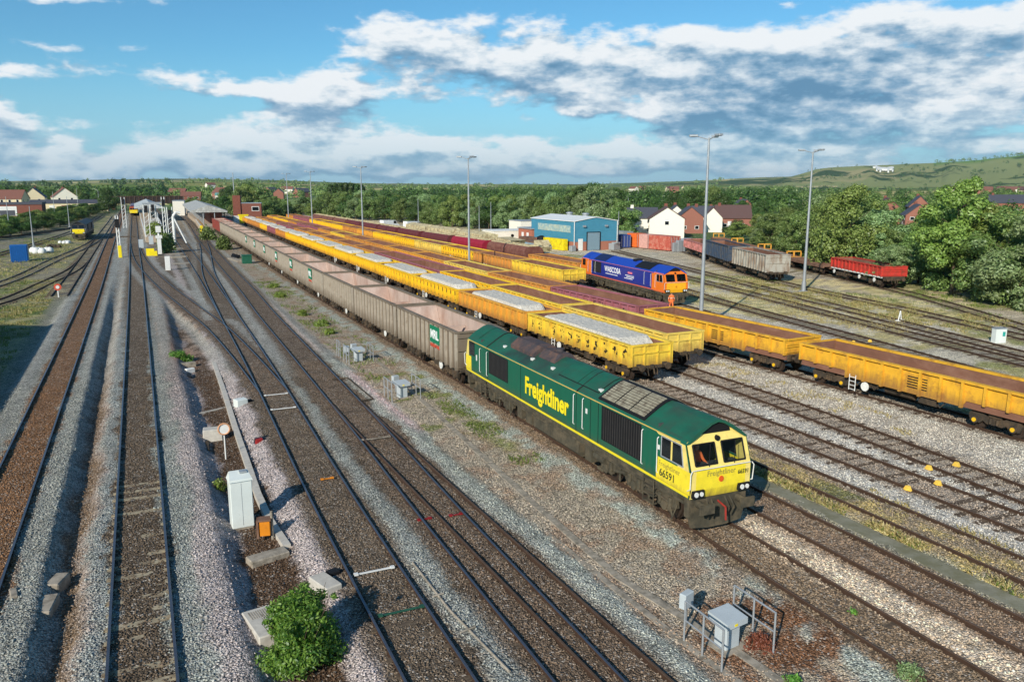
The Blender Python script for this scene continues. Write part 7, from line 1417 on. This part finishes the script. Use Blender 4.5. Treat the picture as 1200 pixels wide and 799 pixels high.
def crown(kind, seed, n=9000):
    """crown for a tree 10 m tall"""
    rng = np.random.RandomState(seed); lobes = []
    if kind == 'poplar': shp = dict(r=1.35, z0=1.6, z1=9.4, k=26, lr=(.6, 1.0))
    elif kind == 'birch': shp = dict(r=2.6, z0=2.4, z1=9.4, k=30, lr=(.5, 1.0))
    elif kind == 'dark': shp = dict(r=3.9, z0=2.0, z1=9.0, k=26, lr=(1.0, 1.7))
    elif kind == 'pale': shp = dict(r=4.2, z0=.5, z1=8.9, k=34, lr=(.8, 1.4))
    else: shp = dict(r=3.9, z0=.6, z1=9.0, k=32, lr=(.8, 1.55))
    for i in range(shp['k']):
        u = rng.rand(); z = shp['z0'] + (shp['z1'] - shp['z0']) * u
        prof = math.sin(math.pi * min(1, .18 + .80 * u)) ** .6 if kind != 'birch' else math.sin(math.pi * (.12 + .83 * u)) ** .8
        rr = shp['r'] * prof * rng.uniform(.35, 1.0); a = rng.uniform(0, 2 * math.pi); lr = rng.uniform(*shp['lr']) * (.7 + .3 * prof)
        lobes.append((rr * math.cos(a), rr * math.sin(a), z, lr))
    for i in range(12):
        a = rng.uniform(0, 2 * math.pi); u = rng.uniform(.25, 1); rr = shp['r'] * rng.uniform(.85, 1.18) * math.sin(math.pi * min(1, .2 + .75 * u)) ** .6
        lobes.append((rr * math.cos(a), rr * math.sin(a), shp['z0'] + (shp['z1'] - shp['z0']) * u + rng.uniform(-.2, .6), shp['lr'][0] * rng.uniform(.35, .7)))
    if kind not in ('poplar',): lobes.append((rng.uniform(-.6, .6), rng.uniform(-.6, .6), shp['z1'] - .35, shp['lr'][0] * 1.1))
    Lb = np.array(lobes); w = Lb[:, 3] ** 2; idx = rng.choice(len(Lb), n, p=w / w.sum())
    d = rng.normal(size=(n, 3)); d[:, 2] = d[:, 2] * .9 + .25; d /= np.linalg.norm(d, axis=1)[:, None]
    rad = Lb[idx, 3] * np.where(rng.rand(n) < .8, rng.uniform(.8, 1.12, n), rng.uniform(.3, .8, n))
    # clump the leaves: quantised directions give sprays with gaps between
    rad = rad * (1 + .22 * np.sin(d[:, 0] * 7 + idx * 2.1) * np.sin(d[:, 1] * 8 + idx) )
    P_ = Lb[idx, :3] + d * rad[:, None] * np.array([1, 1, .85]); P_[:, 2] = np.maximum(P_[:, 2], .25)
    P_ *= 10 / max(P_[:, 2].max(), 1)
    Nn = d + rng.normal(size=(n, 3)) * .45; Nn[:, 2] += .2; Nn /= np.linalg.norm(Nn, axis=1)[:, None]
    return leaf_quads(P_, Nn, {'poplar': .2, 'birch': .13, 'pale': .16}.get(kind, .155), rng)
def trunk(kind, seed):
    r = random.Random(seed); b = MB(); top = 7.5 if kind in ('birch', 'poplar') else 5.2; n = 5; p = Vector((0, 0, -.3)); R0 = .11 if kind == 'birch' else .2
    for i in range(n):
        q = p + Vector((r.uniform(-.15, .15), r.uniform(-.15, .15), top / n)); b.tube(p, q, R0 * (1 - i / n * .75), R0 * (1 - (i + 1) / n * .75), n=8, cap=False); 
        if i >= 1:
            for k in range(3):
                a = r.uniform(0, 6.28); l = (2.4 if kind not in ('birch', 'poplar') else 1.0) * r.uniform(.6, 1.2); e = q + Vector((math.cos(a) * l, math.sin(a) * l, l * .8)); b.tube(q, e, R0 * .35, R0 * .1, n=5, cap=False)
        p = q
    return b.mesh('trunk', bark)
TV = {k: [(quads_mesh('crown', crown(k, 31 * j + len(k) * 7 + 3, 18000 if k in ('round', 'pale', 'olive') else 13000), LM[k]), trunk(k, j)) for j in range(v)] for k, v in dict(round=3, olive=2, pale=2, dark=2, birch=2, poplar=1).items()}
ZL = {'R': 'in the thicket along the right hand sidings', 'M': 'in the long belt behind the wagons and sheds', 'B': 'behind the new houses', 'S': 'near the station and the brick cabin', 'L': 'on the dark bank along the left lines', 'T': 'among the houses at upper left'}
KL = {'round': 'rounded mid green tree', 'olive': 'yellowish green tree', 'pale': 'pale willow-like tree', 'dark': 'dark green dense tree', 'birch': 'thin airy birch', 'poplar': 'tall narrow poplar'}
XL = ['tall airy birch rising highest at the right, beyond the red wagon', 'big yellow-green tree behind the red wagon, highest of its clump', 'pale silvery tree at the right edge of the frame', 'low pale bush-like tree right behind the red wagon', 'thin birch between the tall birch and the right edge', 'large dark round tree left of the girder bridge']
YL = ['big dark round tree, highest behind the blue shed', 'rounded tree left of the big dark one behind the blue shed', 'dark tree between the blue shed and the white house skyline', 'dark tree on the skyline behind the white gabled house', 'large dark tree behind the brick houses, left', 'large green tree behind the first tall lamp', 'dark tree behind the brown roofed house', 'high dark tree left of the brick signal cabin', 'dark tree by the station canopy, left of the high one']
_rt = random.Random(3); _x = 0; _y = 0
def in_front_of_houses(x, y):
    a = math.degrees(math.atan2(x, y)); return 33.0 < a < 38.6 and math.hypot(x, y) < 205
for z, x, y, h, kd, rk in TREES:
    if z in 'MB' and in_front_of_houses(x, y): continue
    if z == 'X':
        lb = XL[_x] if _x < 6 else 'tall narrow poplar in the tight row on the skyline'; grp = None if _x < 6 else 'row of poplars on the skyline'; _x += 1
    elif z == 'Y': lb = YL[_y]; grp = None; _y += 1
    else: lb = f'{KL[kd]}, {["front", "middle", "back"][rk]} rank, {ZL[z]}' if z in 'RM' else f'{KL[kd]} {ZL[z]}'; grp = f'trees {ZL[z]}'
    cm, tm_ = _rt.choice(TV[kd]); root = thing('tree' if kd not in ('birch', 'poplar') else kd + '_tree', lb, 'tree', (x, y, -.25), _rt.uniform(0, 6.28), grp)
    s = h / 10; w = s * _rt.uniform(.95, 1.2)
    if h > 9 and kd in ('round', 'dark', 'pale', 'olive'): w = max(w * .9, .95)
    if h < 7 and kd != 'poplar': w = max(w, .62)
    root.scale = (w, w, s)
    link('crown', cm, root); link('trunk', tm_, root)
# foreground bush and smaller bushes
def bush(x, y, z, r, h, n, size, m, label, seed, stems=True, nm='bush', cat='bush'):
    rng = np.random.RandomState(seed); root = thing(nm, label, cat, (x, y, z)); k = 46
    _a = rng.uniform(0, 6.28, k); _d = rng.rand(k) ** .6 * .78; C_ = np.stack([_d * np.cos(_a) * r, _d * np.sin(_a) * r, rng.uniform(.08, .86, k) * h, rng.uniform(.14, .36, k) * r], 1); q_ = 1 - .55 * C_[:, 2] / h; C_[:, 0] *= q_; C_[:, 1] *= q_; C_[:, 2] *= 1 - .25 * _d; ns = 16; sh_ = rng.randint(0, k, ns); aa = rng.uniform(0, 6.28, ns); C_ = np.concatenate([C_, np.stack([C_[sh_, 0] + np.cos(aa) * r * .42, C_[sh_, 1] + np.sin(aa) * r * .42, np.minimum(C_[sh_, 2] + rng.uniform(0, .3, ns) * h, h * 1.08), rng.uniform(.05, .13, ns) * r], 1)]); wt = C_[:, 3] ** 1.6; idx = rng.choice(k + ns, n, p=wt / wt.sum())
    d = rng.normal(size=(n, 3)); d /= np.linalg.norm(d, axis=1)[:, None]; P_ = C_[idx, :3] + d * (C_[idx, 3] * rng.uniform(.4, 1.15, n))[:, None]; P_[:, 2] = np.maximum(P_[:, 2], .02)
    Nn = d * .6 + rng.normal(size=(n, 3)) * .6; Nn[:, 2] += .5; Nn /= np.linalg.norm(Nn, axis=1)[:, None]
    link('foliage', quads_mesh('foliage', leaf_quads(P_, Nn, size, rng, .5), m), root)
    if stems:
        b = MB(); rr = random.Random(seed)
        for i in range(14): a = rr.uniform(0, 6.28); b.tube((rr.uniform(-.1, .1), rr.uniform(-.1, .1), -.1), (math.cos(a) * r * .7, math.sin(a) * r * .7, h * rr.uniform(.6, 1)), .014 * max(1, r), .005, n=5)
        b.build('stem', bark, root)
    return root
bush(2.75, 18.3, -.45, 1.2, 1.95, 26000, .05, LM['bush'], 'bright green leafy bush growing beside the pale concrete cabinet at the bottom', 4)
bush(3.9, 147, -.2, 2.0, 4.2, 2600, .22, LM['round'], 'round green bush near the station between the main lines', 6); bush(3.2, 184, .8, 2.2, 3.0, 2600, .25, LM['olive'], 'olive bush at the end of the island platform', 7)
bush(13.3, 150, -.2, 1.8, 2.6, 2400, .2, LM['round'], 'green bush beside the grey wagons, nearer of two', 8); bush(12.9, 178, -.2, 2.2, 3.0, 2400, .22, LM['round'], 'green bush beside the grey wagons, further of two', 9)
bush(12.75, 12.3, -.3, .3, .35, 900, .04, LM['bush'], 'small bright weed at the bottom edge right of the railings', 10, nm='weed', cat='weed'); bush(15.3, 11.3, -.3, .55, .55, 1500, .035, LM['pale'], 'grey-green weed between the rails at the bottom edge', 12, nm='weed', cat='weed')
bush(16.4, 13.9, -.2, .18, .2, 400, .03, LM['bush'], 'tiny green weed in the siding bed lower right', 15, nm='weed', cat='weed')
dead = leafmat('leaf_dead_red', (110, 54, 40), (150, 90, 70)); bush(13.25, 13.9, -.32, .55, .35, 1600, .04, dead, 'reddish dead weeds below the right railing', 16, nm='weed', cat='weed')
bush(1.75, 56.3, -.45, .95, .7, 4200, .06, LM['bush'], 'fresh green weeds beside the grey concrete pit lid', 13, nm='weed', cat='weed'); bush(2.0, 31.0, -.45, .4, .5, 500, .05, LM['weed'], 'dry grass tuft behind the white cabinet', 14, nm='weed', cat='weed')
for i, (x, y, r_) in enumerate([(13.2, 92, 1.0), (12.6, 84, .8), (12.5, 71, .7), (12.9, 65, .9), (12.7, 61, .5)]): bush(x, y, -.3, r_, .5, 1200, .08, LM['weed'], f'low weed patch on the cess left of the grey wagons, {ORD[i]} from far end', 20 + i, False, nm='weed', cat='weed')
# grass: dry and green blades scattered over the grassy ground
def grass(boxes, label, m, seed):
    rng = np.random.RandomState(seed); Vs = []
    for x0, x1, y0, y1, n, hh in boxes:
        X = rng.uniform(x0, x1, n * 3); Y = rng.uniform(y0, y1, n * 3); k = (fbm(X * .7 + 11, Y * .7) > .5); X = X[k][:n]; Y = Y[k][:n]; n_ = len(X)
        Z = gheight(X, Y); a = rng.uniform(0, 6.28, n_); w = .035; h = hh * rng.uniform(.5, 1.2, n_); lx = rng.normal(0, .12, n_); ly = rng.normal(0, .12, n_)
        p0 = np.stack([X - np.cos(a) * w, Y - np.sin(a) * w, Z - .05], 1); p1 = np.stack([X + np.cos(a) * w, Y + np.sin(a) * w, Z - .05], 1); p2 = np.stack([X + lx + .01, Y + ly, Z + h], 1); p3 = np.stack([X + lx - .01, Y + ly, Z + h], 1)
        Vs.append(np.stack([p0, p1, p2, p3], 1).reshape(-1, 3))
    tag(link('grass', quads_mesh('grass', np.concatenate(Vs), m)), label, 'grass', kind='stuff')
drym = leafmat('grass_dry', (158, 140, 84), (196, 180, 124)); grm = leafmat('grass_green', (88, 112, 40), (132, 146, 66))
grass([(21.2, 21.75, 6, 40, 2200, .12), (21.9, 23.2, 8, 30, 1100, .08), (23.4, 24.0, 10, 20, 500, .12), (30.8, 33, 24, 40, 900, .12), (57, 66, 40, 75, 9000, .2), (-12, -8.5, 76, 110, 3000, .16), (-20, -9.5, 100, 190, 3500, .2), (50, 58, 42, 70, 3000, .18)], 'dry yellow grass among the sidings', drym, 1)
grass([(21.2, 21.7, 6, 40, 1000, .10), (13.3, 14.6, 28, 42, 1100, .10), (11.6, 14.4, 44, 100, 2500, .14), (57, 68, 38, 80, 6000, .16), (-14, -8.4, 54, 110, 5000, .16), (-22, -12, 110, 200, 3500, .2), (70, 76, 40, 60, 2500, .2)], 'green grass patches among the sidings', grm, 2)

# ================================================================ far country: woods, town, downs
def hill_h(az, d):
    """height of the downs (m) at azimuth az (deg, clockwise from +Y) and distance d"""
    ridge = np.interp(az, [-60, 34, 37, 39.1, 41.8, 43.4, 44.2, 45.1, 46, 46.9, 49, 50.8, 52.5, 55, 57.4, 62, 75, 95], [0, 0, 20, 30, 36, 42, 56, 74, 82, 85, 89, 90, 94, 106, 124, 138, 145, 130])
    rise = sstep(2300, 3500, d) * .78 + sstep(3100, 3560, d) * .22
    h = ridge * rise
    sp = .5 + .5 * np.sin(az * 2.6 + d * .0016); h = h * (1 - .13 * sp * sstep(2300, 2900, d) * (1 - sstep(3300, 3560, d)))
    far = np.interp(az, [-60, -8, 2, 8, 12, 20, 30, 36, 42, 50], [26, 24, 32, 30, 22, 14, 16, 34, 64, 70]) * sstep(3000, 6000, d)
    mid = np.interp(az, [-40, -8, -2, 4, 10, 14, 40], [6, 8, 15, 20, 14, 4, 0]) * sstep(900, 2200, d)
    return np.maximum(h, far) + mid * (h < 20)
def build_hills():
    az = np.concatenate([np.linspace(-40, 36, 180), np.linspace(36.3, 62, 330), np.linspace(62.5, 90, 30)]); ds = np.concatenate([np.linspace(820, 2300, 34), np.linspace(2330, 3600, 90), np.geomspace(3650, 7600, 30)])
    A, D = np.meshgrid(az, ds); X = D * np.sin(np.radians(A)); Y = D * np.cos(np.radians(A)); H = hill_h(A, D) + (fbm(X / 260, Y / 260) - .5) * 12 * sstep(2300, 3000, D) + (np.abs(fbm(A * .9 + 3, D / 2600. + A * .15, 2) - .5) - .1) * 34 * sstep(2350, 2900, D) * (1 - sstep(3150, 3420, D)) * (A > 43) - 2.0 * (1 - sstep(850, 1000, D)) - .2
    n1 = fbm(X / 420 + 9, Y / 420); n2 = fbm(X / 90 + 4, Y / 90, 5); n3 = vnoise(np.floor(X / 210 + .5 * np.floor(Y / 260)) * 3.3, np.floor(Y / 260) * 2.9)
    def L_(c): return np.array(lin(c))
    C = np.where(n3[..., None] > .66, L_((196, 182, 124)), np.where(n3[..., None] > .38, L_((112, 134, 66)), L_((140, 142, 84))))
    down = (sstep(2350, 2600, D) * (A > 40))[..., None]
    dc = L_((136, 144, 92)) * (1 - sstep(.4, .6, n1)[..., None]) + L_((164, 156, 110)) * sstep(.4, .6, n1)[..., None]
    pale = (sstep(2330, 2400, D) * (1 - sstep(2560, 2640, D)) * (A < 46.5) * (n3 > .3))[..., None]; dc = dc * (1 - pale) + L_((192, 180, 132)) * pale
    C = C * (1 - down) + dc * down
    lush = (sstep(3350, 3500, D) * (A > 52))[..., None]; C = C * (1 - lush) + L_((98, 134, 62)) * lush
    scrub = sstep(.51, .56, n2 * .6 + n1 * .4) * np.where(D > 2350, 1, .9); C = C * (1 - scrub[..., None]) + L_((58, 82, 44)) * scrub[..., None]
    band = (np.abs(D - 2360) < 70) | (np.abs(D - 1900 - 60 * np.sin(A)) < 40) | (np.abs(D - 1350 - 50 * np.sin(A * 1.3)) < 30)
    C = np.where((band & (n2 > .42))[..., None], L_((44, 66, 36)), C)
    v = np.stack([X, Y, H], -1).reshape(-1, 3); ny, nx = X.shape; i = np.arange(nx * ny).reshape(ny, nx); f = np.stack([i[:-1, 1:], i[:-1, :-1], i[1:, :-1], i[1:, 1:]], -1).reshape(-1, 4)[:, ::-1]
    me = bpy.data.meshes.new('hills'); me.from_pydata(v.tolist(), [], f.tolist()); at = me.color_attributes.new('Col', 'FLOAT_COLOR', 'POINT')
    at.data.foreach_set('color', np.concatenate([C.reshape(-1, 3), np.ones((len(v), 1))], 1).ravel())
    m = bpy.data.materials.new('hill_turf'); m.use_nodes = True; N = m.node_tree.nodes; ca = N.new('ShaderNodeVertexColor'); ca.layer_name = 'Col'; m.node_tree.links.new(ca.outputs[0], N['Principled BSDF'].inputs['Base Color']); N['Principled BSDF'].inputs['Roughness'].default_value = 1; N['Principled BSDF'].inputs['Specular IOR Level'].default_value = 0
    me.materials.append(m); tag(link('hills', me), kind='structure')
build_hills()
def on_hill(a, d, up=0): return (d * math.sin(R(a)), d * math.cos(R(a)), float(hill_h(np.array(a), np.array(d))) + up)
# chalk horse on the downs: outline in (across, up-slope) units
hs = [(-32, 52), (-27, 62), (-22, 56), (-14, 50), (8, 50), (24, 54), (30, 50), (33, 30), (31, 8), (27, 8), (26, 26), (18, 28), (17, 2), (12, 2), (11, 26), (-8, 26), (-10, 2), (-15, 2), (-16, 24), (-20, 26), (-22, 4), (-27, 4), (-26, 30), (-30, 42), (-38, 40), (-40, 46)]
az0 = 24.778 + math.degrees(math.atan((1034.5 - 600) / 940 * .9817)); b = MB()
pt = []
for u, v_ in hs: pt.append(on_hill(az0 + math.degrees(u / 3300.), 3200 + v_ * 3.2, 6.5))
n_ = len(pt); b.add([(p[0], p[1], p[2] - 6) for p in pt] + pt, [tuple(range(2 * n_ - 1, n_ - 1, -1))] + [(i, (i + 1) % n_, n_ + (i + 1) % n_, n_ + i) for i in range(n_)])
hm = b.mesh('chalk_figure', mat('chalk_white', (226, 226, 218), .9, var=.03)); bm = bmesh.new(); bm.from_mesh(hm); bmesh.ops.triangulate(bm, faces=bm.faces); bm.to_mesh(hm); bm.free()
tag(link('chalk_figure', hm), 'white chalk horse figure on the green hillside', 'hill figure')
# distant woods as merged leaf masses
def far_wood():
    rng = np.random.RandomState(5); Vs = []
    def patch(n, a0, a1, d0, d1, hh, q=46, sz=1.5, keep=.46):
        A = rng.uniform(a0, a1, n * 3); D = np.exp(rng.uniform(np.log(d0), np.log(d1), n * 3)); X = D * np.sin(np.radians(A)); Y = D * np.cos(np.radians(A)); k = fbm(X / 90 + 3, Y / 90 + 8) > keep
        clear_ = (X > -22) & (X < 55) & (Y < 560); k &= ~clear_; X, Y, A, D = X[k][:n], Y[k][:n], A[k][:n], D[k][:n]; m = len(X)
        Z = np.where(D > 830, hill_h(A, D), -.3); H = rng.uniform(.7, 1.25, m) * hh; Rr = H * rng.uniform(.42, .62, m)
        d = rng.normal(size=(m, q, 3)); d[..., 2] = np.abs(d[..., 2]) * .9; d /= np.linalg.norm(d, axis=2)[..., None]; rr = rng.uniform(.65, 1.08, (m, q))
        P_ = np.stack([X[:, None] + d[..., 0] * rr * Rr[:, None], Y[:, None] + d[..., 1] * rr * Rr[:, None], Z[:, None] + H[:, None] * .28 + d[..., 2] * rr * H[:, None] * .72], -1).reshape(-1, 3)
        low = rng.rand(len(P_)) < .16; P_[low, 2] -= np.repeat(H, q)[low] * .25
        Nn = (d + rng.normal(size=d.shape) * .3).reshape(-1, 3); Nn /= np.linalg.norm(Nn, axis=1)[:, None]; s_ = np.repeat(Rr, q) * .15 * sz
        V = leaf_quads(P_, Nn, 1.0, rng, .8).reshape(-1, 4, 3); V = (V - P_[:, None]) * s_[:, None, None] + P_[:, None]; Vs.append(V.reshape(-1, 3))
    patch(300, -12, 2, 520, 2400, 9, 130); patch(200, 2, 12, 700, 2600, 8, 90, keep=.52); patch(520, 12, 44, 330, 1000, 7.0, 200, 1.0, keep=.42); patch(360, 12, 44, 1000, 2400, 9, 90, keep=.47); patch(200, 36, 62, 210, 900, 6.2, 240, .8, keep=.42); patch(230, 36, 62, 210, 900, 6.2, 240, .8, keep=.44); patch(150, 40, 66, 900, 2300, 7, 90, keep=.55); patch(150, 40, 66, 900, 2300, 7, 90, keep=.58); patch(120, 43, 58, 2380, 3400, 8, 30, 2, .55); patch(200, -14, 40, 2400, 5200, 14, 30, 2.2, .44); patch(160, 44, 62, 2900, 3560, 9, 24, 2, .55); patch(60, 52, 60, 3480, 3570, 12, 24, 2, .3)
    tag(link('far_woodland', quads_mesh('far_woodland', np.concatenate(Vs[::2]), LM['dark'])), 'dark green distant woods', 'woodland', kind='stuff')
    tag(link('far_woodland', quads_mesh('far_woodland', np.concatenate(Vs[1::2]), LM['round'])), 'mid green distant hedgerow trees and copses', 'woodland', kind='stuff')
far_wood()
# distant town at the foot of the downs
def town():
    rng = random.Random(9); meshes = []
    for wall, roof in ((brick_h, tile_r), (render_w, tile_r), (brick_h, slate), (creamw, tile_b)):
        w = MB().prism([(-4, -1), (4, -1), (4, 5), (0, 8.4), (-4, 5)], 'y', -7, 7).mesh('wall', wall); b = MB()
        for s in (-1, 1): b.add([(s * 4.3, -7.2, 4.9), (s * 4.3, 7.2, 4.9), (0, 7.2, 8.55), (0, -7.2, 8.55), (s * 4.3, -7.2, 5.2), (s * 4.3, 7.2, 5.2), (0, 7.2, 8.85), (0, -7.2, 8.85)], [(4, 5, 6, 7), (0, 1, 5, 4), (0, 4, 7, 3), (0, 3, 2, 1), (1, 2, 6, 5)])
        meshes.append((w, b.mesh('roof', roof)))
    for i in range(64):
        if i < 46: a = rng.uniform(53.0, 60.0); d = rng.uniform(1050, 1900)
        elif i < 56: a = rng.uniform(30, 38); d = rng.uniform(1200, 2200)
        else: a = rng.uniform(2, 12); d = rng.uniform(700, 1500)
        w, r_ = rng.choice(meshes); p = on_hill(a, d, .5) if d > 830 else (d * math.sin(R(a)), d * math.cos(R(a)), 0)
        z = p[2] + (12 if i < 46 else 6)*0
        root = thing('town_house', 'small house in the distant town below the downs' if i < 56 else 'small house in the fields beyond the station', 'house', (p[0], p[1], p[2]), rng.uniform(0, 3.1), 'houses of the distant town' if i < 56 else 'houses beyond the station'); root.scale = (1, 1, .95)
        link('wall', w, root); link('roof', r_, root)
town()

# ================================================================ air
hb = MB().box(-6600, 8200, -900, 8400, -14, 185).build('haze', [], None); tag(hb, kind='stuff')
hz_ = bpy.data.materials.new('haze_air'); hz_.use_nodes = True; nt = hz_.node_tree; nt.nodes.clear()
pv = nt.nodes.new('ShaderNodeVolumePrincipled'); pv.inputs['Color'].default_value = (.80, .90, 1, 1); pv.inputs['Density'].default_value = .00006; pv.inputs['Anisotropy'].default_value = .2
ho = nt.nodes.new('ShaderNodeOutputMaterial'); nt.links.new(pv.outputs[0], ho.inputs['Volume']); hb.data.materials.clear(); hb.data.materials.append(hz_)
